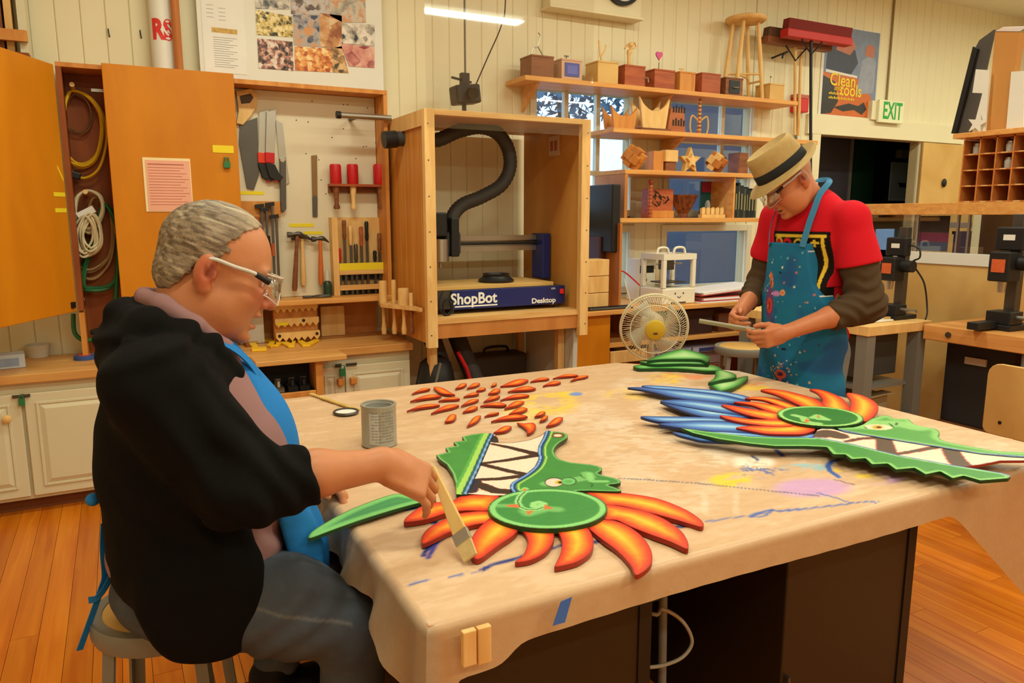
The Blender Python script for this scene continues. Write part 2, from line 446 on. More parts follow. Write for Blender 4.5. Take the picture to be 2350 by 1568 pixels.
tree(6.0, 8.1, 0.9, 0.9, 0.5, 240, 'low green shrub at the corner of the pale outbuilding', 5)
# ================================================================== BACK WALL, LEFT HALF
def rect(x0, y0, x1, y1, Y):
 ym = (y0 + y1) / 2; xm = (x0 + x1) / 2
 return aY(x0, ym, Y).x, aY(x1, ym, Y).x, aY(xm, y1, Y).z, aY(xm, y0, Y).z
def pxz(pts, Y):
 return [(lambda p: (p.x, p.z))(aY(x, y, Y)) for x, y in pts]
def plate(name, pts, Y, th, material, parent=None, **k):
 """flat piece traced on a plane parallel to the wall, th thick towards the room"""
 return obj(name, MB().xz(pxz(pts, Y), Y - th, Y), material, parent, **k)
CZ = 0.68
def panel_door(x0, x1, z0, z1, y, parent, name='door'):
 d = obj(name, MB().box(x0, x1, y - 0.02, y, z0, z1), M_CREAMC, parent, bevel=0.003)
 f = 0.055; m = MB()
 a, b, c, e = x0 + f, x1 - f, z0 + f, z1 - f; i = 0.022
 o = [(a, c), (b, c), (b, e), (a, e)]; n = [(a + i, c + i), (b - i, c + i), (b - i, e - i), (a + i, e - i)]
 vs = [(p[0], y - 0.0205, p[1]) for p in o] + [(p[0], y - 0.03, p[1]) for p in n]
 m.add(vs, [(4, 5, 6, 7)] + [(k, (k + 1) % 4, (k + 1) % 4 + 4, k + 4) for k in range(4)])
 obj('raised_panel', m, M_CREAMC, d)
 fr = MB()
 for q in ((a - 0.012, a, c - 0.012, e + 0.012), (b, b + 0.012, c - 0.012, e + 0.012), (a, b, c - 0.012, c), (a, b, e, e + 0.012)):
  fr.box(q[0], q[1], y - 0.026, y - 0.019, q[2], q[3])
 obj('moulding', fr, M_CREAMC, d, bevel=0.002)
 return d
def knob(x, z, y, parent, material, r=0.019):
 obj('knob', MB().lathe([(0.008, 0), (0.008, 0.012), (r, 0.018), (r, 0.03), (r * 0.6, 0.036), (0, 0.037)], (x, y, z), 12, Matrix.Rotation(math.pi / 2, 3, 'X')), material, parent, smooth=True)
# ---- white base cabinets and counter -------------------------------
t = thing('base_cabinet', 'long cream base cabinet with raised-panel doors and round wooden knobs, behind the seated person', 'cabinet', (-0.35, 4.28, 0))
obj('body', MB().box(-1.30, 0.60, 4.062, 4.53, 0.07, 0.635), M_CREAMC, t)
obj('toe_kick', MB().box(-1.30, 0.60, 4.12, 4.53, 0.0, 0.07), mat('toe_kick', rgb(120, 66, 30), 0.6), t)
for a, b in ((-1.28, -0.87), (-0.865, -0.455), (-0.44, 0.06), (0.065, 0.585)):
 d = panel_door(a, b, 0.09, 0.585, 4.06, t)
 kx = b - 0.045 if a < -0.8 and a > -1 else a + 0.04
 if a < -0.8 and a > -1: knob(-0.512, 0.48, 4.04, d, M_MAPLE)
obj('padlock', MB().box(-0.462, -0.437, 4.018, 4.032, 0.535, 0.565).tube([(-0.457, 4.025, 0.565), (-0.457, 4.025, 0.58), (-0.442, 4.025, 0.58), (-0.442, 4.025, 0.565)], 0.003, 6), M_GREEN, t)
obj('hasp', MB().box(-0.485, -0.415, 4.032, 4.039, 0.57, 0.584), M_DSTEEL, t)
t = thing('base_cabinet', 'short cream base cabinet with a green padlock and square wooden knobs, beside the router enclosure', 'cabinet', (1.18, 4.28, 0))
obj('body', MB().box(0.90, 1.45, 4.062, 4.53, 0.07, 0.635), M_CREAMC, t)
obj('toe_kick', MB().box(0.90, 1.45, 4.12, 4.53, 0.0, 0.07), mat('toe_kick', rgb(120, 66, 30), 0.6), t)
for a, b in ((0.905, 1.06), (1.068, 1.445)):
 d = panel_door(a, b, 0.09, 0.575, 4.06, t)
 kx = 1.035 if a < 1 else 1.105
 obj('knob', MB().box(kx - 0.018, kx + 0.018, 4.005, 4.038, 0.475, 0.511), M_CAB, d, bevel=0.004)
obj('padlock', MB().box(1.03, 1.062, 4.015, 4.03, 0.525, 0.565).tube([(1.036, 4.022, 0.565), (1.036, 4.022, 0.583), (1.056, 4.022, 0.583), (1.056, 4.022, 0.565)], 0.003, 6), M_GREEN, t)
obj('hasp', MB().box(1.01, 1.045, 4.03, 4.039, 0.575, 0.592).box(1.07, 1.13, 4.028, 4.04, 0.578, 0.59), M_DSTEEL, t)
obj('counter_top', MB().box(-1.30, 1.46, 4.02, 4.53, 0.637, CZ), M_COUNTER, label='long orange wooden counter top over the cream base cabinets', cat='counter', bevel=0.004)
# open drawer stand in front of the counter
t = thing('drawer_stand', 'brown open-fronted drawer stand below the yellow letters', 'drawers', (0.8, 3.93, 0))
obj('top', MB().box(0.56, 1.02, 3.82, 4.015, 0.655, CZ), M_COUNTER, t, bevel=0.003)
obj('post', MB().box(0.862, 0.9, 3.85, 4.015, 0, 0.653), M_CAB, t)
obj('side_panel', MB().box(0.50, 0.54, 3.85, 4.015, 0, 0.653), M_CAB, t)
obj('back_panel', MB().box(0.541, 0.861, 4.0, 4.015, 0, 0.653), M_BLACK, t)
obj('drawer_front', MB().box(0.542, 0.86, 3.85, 3.87, 0.30, 0.50), M_CAB, t, bevel=0.003)
obj('drawer_front', MB().box(0.542, 0.86, 3.85, 3.87, 0.06, 0.285), M_CAB, t, bevel=0.003)
obj('drawer_floor', MB().box(0.542, 0.86, 3.871, 3.999, 0.49, 0.50), M_BLACK, t)
for i, x in enumerate((0.60, 0.68, 0.75, 0.81)):
 g = ('black hand plane lying in the open drawer stand, next to its left side', 'chromed plane iron lying second from the side panel in the open drawer stand', 'black hand plane lying third from the side panel in the open drawer stand', 'short steel tool lying against the post of the drawer stand')[i]
 m = MB().box(x - 0.025, x + 0.025, 3.885, 3.985, 0.501, 0.525)
 m.tube([(x, 3.90, 0.525), (x, 3.905, 0.55), (x, 3.93, 0.555)], 0.009, 8)
 tt = thing('hand_plane', g, 'tool', (x, 3.93, 0.501), 'planes in the drawer stand')
 obj('sole', m, M_BLACK if i != 1 else M_STEEL, tt)
 obj('iron', MB().bar((x, 3.95, 0.525), (x, 3.92, 0.565), 0.03, 0.004), M_STEEL, tt)
# ---- cord cabinet and its doors -------------------------------------
cz0, cz1 = CZ, 2.10
t = thing('cord_cabinet', 'tall ochre wall cabinet standing open with coiled cords on hooks inside', 'cabinet', (0.2, 4.4, CZ))
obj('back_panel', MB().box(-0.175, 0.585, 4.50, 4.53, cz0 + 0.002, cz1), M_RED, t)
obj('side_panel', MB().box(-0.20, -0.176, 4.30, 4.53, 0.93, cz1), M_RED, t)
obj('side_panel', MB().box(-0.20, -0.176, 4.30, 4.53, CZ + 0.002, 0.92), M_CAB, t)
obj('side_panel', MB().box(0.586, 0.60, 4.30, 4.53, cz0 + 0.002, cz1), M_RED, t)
obj('top_panel', MB().box(-0.20, 0.60, 4.30, 4.53, cz1 + 0.001, cz1 + 0.022), M_CAB, t)
obj('latch_plate', MB().box(-0.06, 0.0, 4.485, 4.5, 2.02, 2.035), M_STEEL, t)
# left door swung out past the square
H = Vector((-0.205, 4.285, 0)); dr = Vector((-0.463, -0.886, 0)); nr = Vector((0.886, -0.463, 0))
def leaf(name, H, dr, nr, w, z0, z1, th, material, parent, z0b=None):
 p = [H, H + dr * w, H + dr * w - nr * th, H - nr * th]
 return obj(name, MB().prism([q + Vector((0, 0, z0)) for q in p], (0, 0, z1 - z0)), material, parent, bevel=0.003)
d1 = leaf('door', H, dr, nr, 0.62, 0.93, 2.105, 0.02, M_OCHRE, t)
def strip_on(d, u0, u1, z0, z1, H, dr, nr, material, name, th=0.0015, tilt=0):
 a = H + dr * u0 + nr * 0.0005; b = H + dr * u1 + nr * 0.0005
 q = [a + Vector((0, 0, z0)), b + Vector((0, 0, z0 + tilt)), b + Vector((0, 0, z1 + tilt)), a + Vector((0, 0, z1))]
 return obj(name, MB().prism(q, nr * th), material, d)
strip_on(d1, 0.01, 0.10, 1.49, 1.51, H, dr, nr, M_YLAB, 'yellow_label')
strip_on(d1, 0.01, 0.10, 1.415, 1.435, H, dr, nr, M_YLAB, 'yellow_label')
strip_on(d1, 0.012, 0.05, 1.56, 1.578, H, dr, nr, M_YLAB, 'yellow_label', tilt=0.06)
strip_on(d1, 0.02, 0.05, 0.95, 0.98, H, dr, nr, M_BLACK, 'catch_plate', 0.008)
# right door folded flat over the cabinet front
d2 = obj('door', MB().box(-0.005, 0.598, 4.255, 4.278, 0.90, 2.125), M_OCHRE, t, bevel=0.003)
x0, x1, z0, z1 = rect(331, 363, 440, 486, 4.254)
pp = obj('notice', MB().box(x0, x1, 4.251, 4.2545, z0, z1), mat('notice_cream', rgb(244, 226, 176), 0.6), d2)
i = 0.012
pk = obj('notice_sheet', MB().box(x0 + i, x1 - 0.004, 4.2495, 4.251, z0 + 0.004, z1 - i), mat('notice_pink', rgb(240, 176, 150), 0.6), d2)
m = MB()
for k in range(15):
 zz = z1 - 0.035 - k * (z1 - z0 - 0.055) / 15; e = x1 - 0.012 - (0.05 * ((k * 7) % 5) / 5 if k else 0.02)
 m.box(x0 + 0.022, e, 4.2488, 4.2495, zz, zz + (0.006 if k == 0 else 0.0026))
obj('print', m, mat('notice_ink', rgb(190, 110, 96), 0.7), pk, kind='stuff')
x0, x1, z0, z1 = rect(488, 334, 536, 351, 4.254)
obj('yellow_label', MB().box(x0, x1, 4.2525, 4.2545, z0, z1), M_YLAB, d2)
c = aY(520, 372, 4.25)
obj('padlock', MB().box(c.x - 0.016, c.x + 0.016, 4.235, 4.254, c.z - 0.03, c.z + 0.002).tube([c + Vector((-0.01, -0.005, 0)), c + Vector((-0.01, -0.005, 0.022)), c + Vector((0.01, -0.005, 0.022)), c + Vector((0.01, -0.005, 0))], 0.004, 6), M_GREEN, d2)
# ---- cords on hooks -------------------------------------------------
def coil(name, label, cat, pts, Y, loops, wob, r, material, seed, hook=True, group=None, extra=None):
 """bundle of cord loops hanging on a hook: pts is the loop in picture points"""
 q = random.Random(seed)
 base = [aY(x, y, Y) for x, y in pts]
 c = sum(base, Vector()) / len(base)
 path = []
 for k in range(loops):
  sx = 1 + q.uniform(-wob, wob); sz = 1 + q.uniform(-wob, wob); top = base[0]
  for i, p in enumerate(base):
   d = p - top
   path.append(Vector((top.x + d.x * sx + q.uniform(-0.003, 0.003), Y - 0.012 - 0.03 * q.random() - 0.004 * (k % 3), top.z + d.z * sz)))
 low = min(p.z for p in path)
 t = thing(name, label, cat, (c.x, Y, low), group)
 obj('cord', MB().tube(smooth_path(path, 5), r, 7), material, t, smooth=True)
 if extra: extra(t)
 return t
M_YCORD = mat('yellow_cord', rgb(226, 176, 20), 0.5)
M_WCORD = mat('ivory_cord', rgb(222, 208, 170), 0.5)
M_GHOSE = mat('green_hose', rgb(44, 110, 64), 0.4)
M_WIRE = mat('brown_wire', rgb(120, 80, 44), 0.5)
def plugs(t):
 a = aY(170, 402, 4.47)
 obj('plug', MB().bar(a + Vector((-0.03, -0.02, 0.01)), a + Vector((0.03, -0.02, -0.01)), 0.03, 0.035), M_BLACK, t, bevel=0.006)
coil('extension_cord', 'yellow extension cord coiled on the upper hook of the cord cabinet', 'cord',
  [(168, 210), (205, 225), (235, 265), (240, 320), (222, 375), (190, 394), (160, 375), (148, 320), (148, 255), (155, 222)], 4.48, 4, 0.12, 0.0065, M_YCORD, 4, extra=plugs)
coil('wire_coil', 'thin brown wire loop hanging behind the yellow cord', 'cord',
  [(172, 218), (200, 235), (212, 270), (200, 305), (175, 310), (156, 295), (150, 255)], 4.497, 2, 0.1, 0.004, M_WIRE, 9)
def wcord(t):
 m = MB()
 q = random.Random(5)
 for k in range(9):
  ox = q.uniform(-14, 14); oy = q.uniform(-8, 10); s = q.uniform(0.7, 1.1)
  m.tube(smooth_path([aY(200 + ox + dx * s, 540 + oy + dy * s, 4.41 - 0.03 * q.random()) for dx, dy in ((0, -55), (22, -30), (25, 15), (0, 42), (-22, 20), (-24, -20))], 5, True), 0.0055, 6, True)
 obj('bundle', m, M_WCORD, t, smooth=True)
 a = aY(196, 488, 4.39)
 obj('tag', MB().bar(a + Vector((-0.035, 0, -0.02)), a + Vector((0.04, 0, 0.02)), 0.003, 0.035, (0.3, 0, 1)), mat('paper_tag', rgb(240, 236, 228), 0.6), t)
 obj('tail', MB().tube(smooth_path([aY(176, 600, 4.44), aY(180, 640, 4.43), aY(186, 680, 4.43)], 5), 0.0055, 6).tube([aY(185, 672, 4.43), aY(189, 690, 4.43)], 0.011, 8), M_WCORD, t, smooth=True)
coil('extension_cord', 'ivory extension cord bundled in a figure of eight on the lower hook', 'cord',
  [(200, 438), (228, 450), (236, 480), (225, 510), (205, 528), (185, 515), (172, 490), (178, 455)], 4.46, 6, 0.10, 0.0065, M_WCORD, 6, extra=wcord)
coil('extension_cord', 'brown flat cord in long loose loops behind the ivory cord', 'cord',
  [(215, 455), (250, 480), (262, 540), (250, 600), (215, 632), (185, 625), (180, 590), (195, 520)], 4.492, 4, 0.10, 0.0055, mat('tan_cord', rgb(166, 130, 84), 0.5), 12)
def hosetail(t):
 obj('loose_end', MB().tube(smooth_path([aY(262, 480, 4.47), aY(270, 560, 4.46), aY(268, 640, 4.44), aY(262, 700, 4.42), aY(240, 760, 4.41), aY(200, 782, 4.41), aY(172, 765, 4.42), aY(168, 720, 4.43)], 6), 0.011, 8), M_GHOSE, t, smooth=True)
 obj('fitting', MB().bar(aY(207, 764, 4.44), aY(232, 757, 4.44), 0.03, 0.025), M_BLACK, t, bevel=0.006)
coil('air_hose', 'green rubber air hose hanging below the ivory cord, its end looping low', 'hose',
  [(240, 470), (268, 520), (274, 600), (258, 660), (215, 672), (190, 660), (200, 600), (225, 520)], 4.485, 3, 0.06, 0.010, M_GHOSE, 15, extra=hosetail)
for k, (x, y, n) in enumerate(((168, 207, 'wooden peg holding the yellow extension cord'), (198, 447, 'wooden peg holding the ivory extension cord'))):
 a = aY(x, y, 4.50)
 tag(obj('peg', MB().cyl(a, a + Vector((0, -0.11, 0.012)), 0.010, 0.012, 8), M_MAPLE), n, 'peg')
# ---- things on the left of the counter -------------------------------
b0 = aZ(28, 846, CZ + 0.001)
t = thing('glove_box', 'pale blue-grey cardboard box of gloves with a blue glove pulled out on top', 'box', (b0.x, b0.y + 0.05, CZ + 0.001))
bx, by = b0.x, b0.y
mm = MB().box(bx - 0.13, bx + 0.055, by, by + 0.11, CZ + 0.001, CZ + 0.066).turn(about((bx, by, 0), 0.12))
bd = obj('carton', mm, mat('glove_carton', rgb(196, 202, 214), 0.5, var=0.12, scale=14), t, bevel=0.002)
obj('panel_print', MB().box(bx - 0.11, bx + 0.03, by - 0.0015, by - 0.0002, CZ + 0.012, CZ + 0.05).turn(about((bx, by, 0), 0.12)), mat('carton_print', rgb(146, 160, 190), 0.5, var=0.25, scale=30), bd)
obj('glove', MB().ball((bx - 0.10, by + 0.06, CZ + 0.085), (0.035, 0.03, 0.022)).ball((bx - 0.075, by + 0.05, CZ + 0.096), (0.012, 0.012, 0.018), 8, 6).ball((bx - 0.125, by + 0.06, CZ + 0.10), (0.012, 0.012, 0.02), 8, 6), mat('nitrile', rgb(50, 120, 196), 0.4), t, smooth=True)
p = aZ(108, 822, CZ + 0.001)
t = thing('plastic_tub', 'frosted plastic tub standing behind the glove box', 'tub', (p.x - 0.04, p.y + 0.06, CZ + 0.001))
obj('tub', MB().lathe([(0.045, 0), (0.055, 0.06), (0.057, 0.066), (0.05, 0.066), (0.04, 0.004), (0, 0.004)], (p.x - 0.04, p.y + 0.06, CZ + 0.001), 20), mat('frosted', rgb(214, 206, 190), 0.5), t, smooth=True)
p = aZ(176, 806, CZ + 0.001)
t = thing('glass_jar', 'small clear jar on the counter below the green hose', 'jar', (p.x, p.y, CZ + 0.001))
obj('glass', MB().lathe([(0.022, 0), (0.022, 0.04), (0.018, 0.046), (0.018, 0.05)], (p.x, p.y, CZ + 0.001), 16), clear_mat('jar_glass', (0.86, 0.92, 0.86, 1), 0.12), t, smooth=True)
obj('lid', MB().lathe([(0.02, 0.05), (0.02, 0.06), (0, 0.06)], (p.x, p.y, CZ + 0.001), 16), M_STEEL, t, smooth=True)
p = aZ(195, 824, CZ + 0.001)
t = thing('tape_roll', 'flat blue tape roll with a red core lying on the counter', 'tape', (p.x, p.y, CZ + 0.001))
obj('tape', MB().lathe([(0.03, 0), (0.05, 0), (0.05, 0.02), (0.03, 0.02)], p, 24), mat('blue_tape', rgb(58, 84, 150), 0.5), t, smooth=True)
obj('core', MB().lathe([(0.026, 0.001), (0.0295, 0.001), (0.0295, 0.024), (0.026, 0.024)], p, 24), mat('red_core', rgb(206, 82, 52), 0.5), t, smooth=True)
# ---- tool cabinet ----------------------------------------------------
TY = 4.44
t = thing('tool_cabinet', 'shallow open tool cabinet with a white back board hung with hand tools', 'cabinet', (1.02, 4.4, 0.92))
obj('back_board', MB().box(0.605, 1.405, TY, TY + 0.02, 0.935, 2.08), mat('back_board', rgb(226, 212, 184), 0.55, var=0.06, scale=5), t)
obj('top_panel', MB().box(0.602, 1.43, 4.28, 4.53, 2.082, 2.105), M_CAB, t)
obj('side_panel', MB().box(1.408, 1.43, 4.28, 4.53, 0.93, 2.08), M_CAB, t)
m = MB()
q = random.Random(3)
for k in range(26):
 a = aY(q.uniform(650, 870), q.uniform(225, 460), TY); m.box(a.x - 0.003, a.x + 0.003, TY - 0.0008, TY, a.z - 0.003, a.z + 0.003)
obj('peg_holes', m, M_INK, t, kind='stuff')
obj('bottom_shelf', MB().box(0.602, 1.43, 4.24, 4.53, 0.905, 0.933), M_SHELFX, t, bevel=0.003)
for (x0, y0, x1, y1) in ((545, 439, 606, 447), (664, 513, 720, 521), (697, 531, 740, 538)):
 a = rect(x0, y0, x1, y1, TY)
 obj('yellow_label', MB().box(a[0], a[1], TY - 0.002, TY, a[2], a[3]), M_YLAB, t)
def tool(name, label, cat, px, Y, parts, group=None):
 pts = [p for part in parts for p in part[1]]
 zs = [aY(x, y, Y).z for x, y in pts]; xs = [aY(x, y, Y).x for x, y in pts]
 t = thing(name, label, cat, ((min(xs) + max(xs)) / 2, Y, min(zs)), group)
 for pname, pl, mt, y0, th in parts:
  obj(pname, MB().xz(pxz(pl, Y), Y - y0 - th, Y - y0), mt, t, bevel=min(0.003, th * 0.3))
 return t
tool('hand_saw', 'old hand saw with a wooden handle hung blade down in the tool cabinet', 'saw', None, TY, [
 ('blade', [(550, 285), (590, 270), (594, 400), (582, 436), (566, 432), (548, 330)], M_DSTEEL, 0.008, 0.003),
 ('handle', [(540, 210), (575, 205), (590, 218), (588, 245), (574, 268), (556, 288), (541, 284), (546, 255)], M_MAPLE, 0.004, 0.022),
 ('handle_hole', [(548, 222), (574, 216), (580, 226), (572, 238), (552, 240)], mat('saw_hole', rgb(90, 70, 50), 0.7), 0.026, 0.001)])
for k, (dx, nm) in enumerate(((0, 'pull saw with a red and black grip, hung next to the wooden-handled saw'), (16, 'pull saw with a red and black grip, hung between its twin and the steel-handled saw'))):
 tool('pull_saw', nm, 'saw', None, TY, [
  ('blade', [(594 + dx, 258), (616 + dx, 252), (612 + dx, 352), (592 + dx, 352)], M_STEEL, 0.006 + 0.012 * k, 0.003),
  ('collar', [(590 + dx, 350), (612 + dx, 352), (612 + dx, 376), (591 + dx, 374)], M_REDP if k else mat('orange_grip', rgb(226, 60, 30), 0.45), 0.002 + 0.012 * k, 0.02),
  ('grip', [(590 + dx, 375), (612 + dx, 378), (622 + dx, 398), (632 + dx, 408), (620 + dx, 418), (600 + dx, 408)], M_BLACK, 0.002 + 0.012 * k, 0.024),
  ('grip_end', [(622 + dx, 402), (633 + dx, 408), (618 + dx, 419), (610 + dx, 417)], M_REDP, 0.004 + 0.012 * k, 0.021)], 'red-gripped pull saws')
tool('cabinet_saw', 'narrow steel saw with a grey grip hung right of the red-gripped saws', 'saw', None, TY, [
 ('blade', [(632, 276), (648, 284), (656, 365), (664, 420), (655, 424), (640, 370)], M_STEEL, 0.006, 0.003),
 ('grip', [(640, 365), (654, 362), (655, 480), (648, 488), (642, 482)], M_DSTEEL, 0.010, 0.018),
 ('rivet', [(640, 364), (648, 361), (654, 367), (648, 374), (641, 371)], M_STEEL, 0.028, 0.002)])
tool('steel_rule', 'narrow steel straight edge hung alone in the middle of the white board', 'ruler', None, TY, [
 ('bar', [(714, 357), (727, 356), (728, 450), (716, 450)], mat('bronze_steel', rgb(140, 110, 76), 0.35, 0.7), 0.003, 0.004),
 ('lower_bar', [(716, 451), (728, 451), (728, 498), (717, 498)], M_DSTEEL, 0.003, 0.006)])
# mallet rack and mallets
x0, x1, z0, z1 = rect(752, 424, 889, 443, TY)
t = thing('mallet_rack', 'dark wooden rack holding three red mallets', 'rack', ((x0 + x1) / 2, TY, z0))
obj('rail', MB().box(x0, x1, TY - 0.018, TY - 0.001, z0, z1), M_WALNUT, t)
obj('ledge', MB().box(x0, x1, TY - 0.085, TY - 0.019, z1 - 0.014, z1), M_REDWOOD, t)
for k, (x, w) in enumerate(((771, 13), (810, 13), (872, 16))):
 nm = ('red mallet with a dark handle at the free end of the rack', 'red mallet with a pale handle in the middle of the rack', 'broad red mallet nearest the cabinet side on the rack')[k]
 c = aY(x, 425, TY - 0.055); top = aY(x, 378, TY - 0.055).z
 t = thing('mallet', nm, 'mallet', (c.x, c.y, aY(x, 480, TY - 0.055).z), 'red mallets on the rack')
 r = 0.033 if k < 2 else 0.038
 obj('head', MB().lathe([(0, 0), (r * 0.86, 0), (r, 0.012), (r, top - c.z - 0.01), (r * 0.85, top - c.z), (0, top - c.z)], (c.x, c.y, c.z + 0.002), 16), M_REDP, t, smooth=True)
 bz = aY(x, 480, TY - 0.055).z - c.z
 obj('handle', MB().lathe([(0, bz), (0.017, bz), (0.02, bz + 0.012), (0.012, bz + 0.03), (0.014, bz * 0.5), (0.02, -0.02), (0.016, -0.001)], (c.x, c.y, c.z), 12), (M_WALNUT, M_MAPLE, M_WALNUT)[k], t, smooth=True)
# chisel rack
x0, x1, z0, z1 = rect(757, 499, 890, 668, TY)
z0 = 0.934
t = thing('chisel_rack', 'upright plywood rack of files and chisels with yellow labels', 'rack', ((x0 + x1) / 2, TY, z0))
obj('back_panel', MB().box(x0, x1, TY - 0.014, TY - 0.001, z0, z1), M_PLYD if False else M_PINE, t)
obj('side_panel', MB().box(x0, x0 + 0.035, TY - 0.07, TY - 0.015, z0, z1), M_PINE, t)
zl = aY(825, 612, TY - 0.06).z
obj('label_rail', MB().box(x0 + 0.036, x1 - 0.004, TY - 0.072, TY - 0.056, zl - 0.02, zl + 0.022), M_YLAB, t)
obj('bar', MB().box(x0 + 0.036, x1 - 0.004, TY - 0.072, TY - 0.056, zl - 0.045, zl - 0.0205), M_PINEX, t)
obj('slot', MB().box(x0 + 0.036, x1 - 0.004, TY - 0.03, TY - 0.0155, zl - 0.08, zl - 0.05), M_BLACK, t)
obj('bar', MB().box(x0 + 0.036, x1 - 0.004, TY - 0.072, TY - 0.056, z0 + 0.03, z0 + 0.06), M_PINEX, t)
obj('slot', MB().box(x0 + 0.036, x1 - 0.004, TY - 0.03, TY - 0.0155, z0, z0 + 0.028), M_BLACK, t)
CH = [(780, 570, M_REDP, 'flat red-handled chisel'), (793, 505, M_WALNUT, 'brown-handled file'), (807, 518, M_MAPLE, 'pale-handled chisel'), (818, 560, M_DSTEEL, 'short dark file'),
   (831, 520, M_REDWOOD, 'red-brown handled chisel'), (844, 508, M_BLACK, 'long black-handled chisel'), (861, 575, M_BLACK, 'short black rasp'), (872, 535, M_WALNUT, 'brown-handled rasp'), (884, 545, M_REDWOOD, 'red-brown handled file')]
for k, (x, y, mt, nm) in enumerate(CH):
 c = aY(x, 610, TY - 0.043); tz = aY(x, y, TY - 0.043).z
 tt = thing('chisel', nm + ' standing in the plywood chisel rack', 'chisel', (c.x, c.y, z0 + 0.002), 'chisels and files in the rack')
 hz = max(tz - 0.115, zl + 0.03)
 obj('handle', MB().lathe([(0.008, hz), (0.012, hz + 0.02), (0.010, (hz + tz) / 2), (0.013, tz - 0.012), (0.008, tz), (0, tz)], (c.x, c.y, 0), 10), mt, tt, smooth=True)
 obj('blade', MB().box(c.x - 0.008, c.x + 0.008, c.y - 0.003, c.y + 0.003, z0 + 0.002, hz + 0.002), M_DSTEEL, tt)
# saw and clamp rack behind the seated person
x0, x1, z0, z1 = rect(548, 462, 640, 500, TY)
t = thing('clamp_rack', 'small wooden block with dark clamps and bar tools hanging from it', 'rack', ((x0 + x1) / 2, TY, z0))
obj('block', MB().box(x0, x1, TY - 0.05, TY - 0.001, z0, z1), M_CAB, t, bevel=0.003)
for k, (x, y0, y1) in enumerate(((600, 470, 560), (612, 478, 640), (624, 466, 690), (634, 494, 688))):
 a = aY(x, y0, TY - 0.07); b = aY(x + (8 if k > 1 else 3), y1, TY - 0.07)
 nm = ('short black bar clamp hanging outermost on the wooden block', 'black bar clamp with a brown handle hanging second on the wooden block', 'long dark bar clamp hanging third on the wooden block', 'long dark brown bar clamp hanging nearest the hammers')[k]
 tt = thing('bar_clamp', nm, 'clamp', (b.x, b.y, b.z), 'bar clamps on the block')
 obj('bar', MB().bar(a, b, 0.012, 0.016, (0, 1, 0)), M_DSTEEL, tt)
 obj('jaw', MB().bar(a + Vector((-0.035, 0, -0.01)), a + Vector((0.012, 0, -0.004)), 0.018, 0.02), M_BLACK, tt)
 g = a.lerp(b, 0.35)
 obj('grip', MB().cyl(g + Vector((-0.03, -0.012, 0.01)), g + Vector((-0.026, -0.012, -0.06)), 0.012, 0.010, 8), M_REDWOOD if k != 2 else M_BLACK, tt)
# hammers
def hammer(label, hx, hy, bx, by, mt, headw, yoff, claw=1):
 a = aY(hx, hy, TY - yoff); b = aY(bx, by, TY - yoff)
 t = thing('claw_hammer', label, 'hammer', (b.x, b.y, b.z), 'hammers on the white board')
 d = (a - b).normalized()
 obj('handle', MB().tube([b, b + d * 0.02, b.lerp(a, 0.4), b.lerp(a, 0.8), a], [0.012, 0.016, 0.014, 0.010, 0.011], 10), mt, t, smooth=True)
 s = headw
 m = MB().cyl(a + Vector((-s * 0.55, 0, 0.008)), a + Vector((-s * 0.3, 0, 0.008)), 0.017, 0.015, 10)
 m.tube(smooth_path([a + Vector((-s * 0.32, 0, 0.008)), a + Vector((0, 0, 0.012)), a + Vector((s * 0.25, 0, 0.008)), a + Vector((s * 0.55, 0, -0.012))], 4), [0.010] * 4 + [0.014] * 4 + [0.011, 0.009, 0.007, 0.005, 0.004], 8)
 obj('head', m, M_DSTEEL, t, smooth=True)
hammer('claw hammer with a dark brown handle hung under a yellow label', 682, 542, 676, 668, M_WALNUT, 0.10, 0.05)
hammer('claw hammer with a pale ash handle hung behind the dark-handled one', 693, 548, 697, 655, M_MAPLE, 0.11, 0.024)
hammer('claw hammer with an orange-brown handle hung beside the bottle', 735, 552, 737, 652, wood('orange_handle', rgb(196, 96, 40), rgb(214, 118, 56), (3, 3, 1), 4), 0.09, 0.04)
a = aY(752, 667, TY - 0.06); a.z = 0.934
t = thing('glue_bottle', 'dark green bottle with a clear nozzle on the tool cabinet shelf', 'bottle', a)
obj('bottle', MB().lathe([(0, 0), (0.026, 0), (0.027, 0.06), (0.022, 0.082), (0.012, 0.09), (0, 0.09)], a, 16), mat('green_bottle', rgb(40, 62, 48), 0.3), t, smooth=True)
obj('nozzle', MB().lathe([(0.014, 0.0905), (0.014, 0.12), (0.010, 0.15), (0, 0.152)], a, 12), mat('clear_nozzle', rgb(206, 200, 182), 0.3), t, smooth=True)
a = aY(715, 680, TY - 0.12); a.z = 0.934
t = thing('pliers', 'steel pliers lying open on the tool cabinet shelf below the hammers', 'pliers', a)
obj('jaws', MB().bar(a + Vector((-0.05, 0, 0.008)), a + Vector((0.0, 0, 0.008)), 0.024, 0.014), M_DSTEEL, t, bevel=0.003)
obj('handle', MB().tube(smooth_path([a + Vector((0, 0, 0.008)), a + Vector((0.05, -0.03, 0.008)), a + Vector((0.11, -0.02, 0.008))], 4), 0.006, 8), M_DSTEEL, t, smooth=True)
obj('handle', MB().tube(smooth_path([a + Vector((0, 0, 0.008)), a + Vector((0.05, 0.03, 0.008)), a + Vector((0.11, 0.025, 0.008))], 4), 0.006, 8), M_DSTEEL, t, smooth=True)
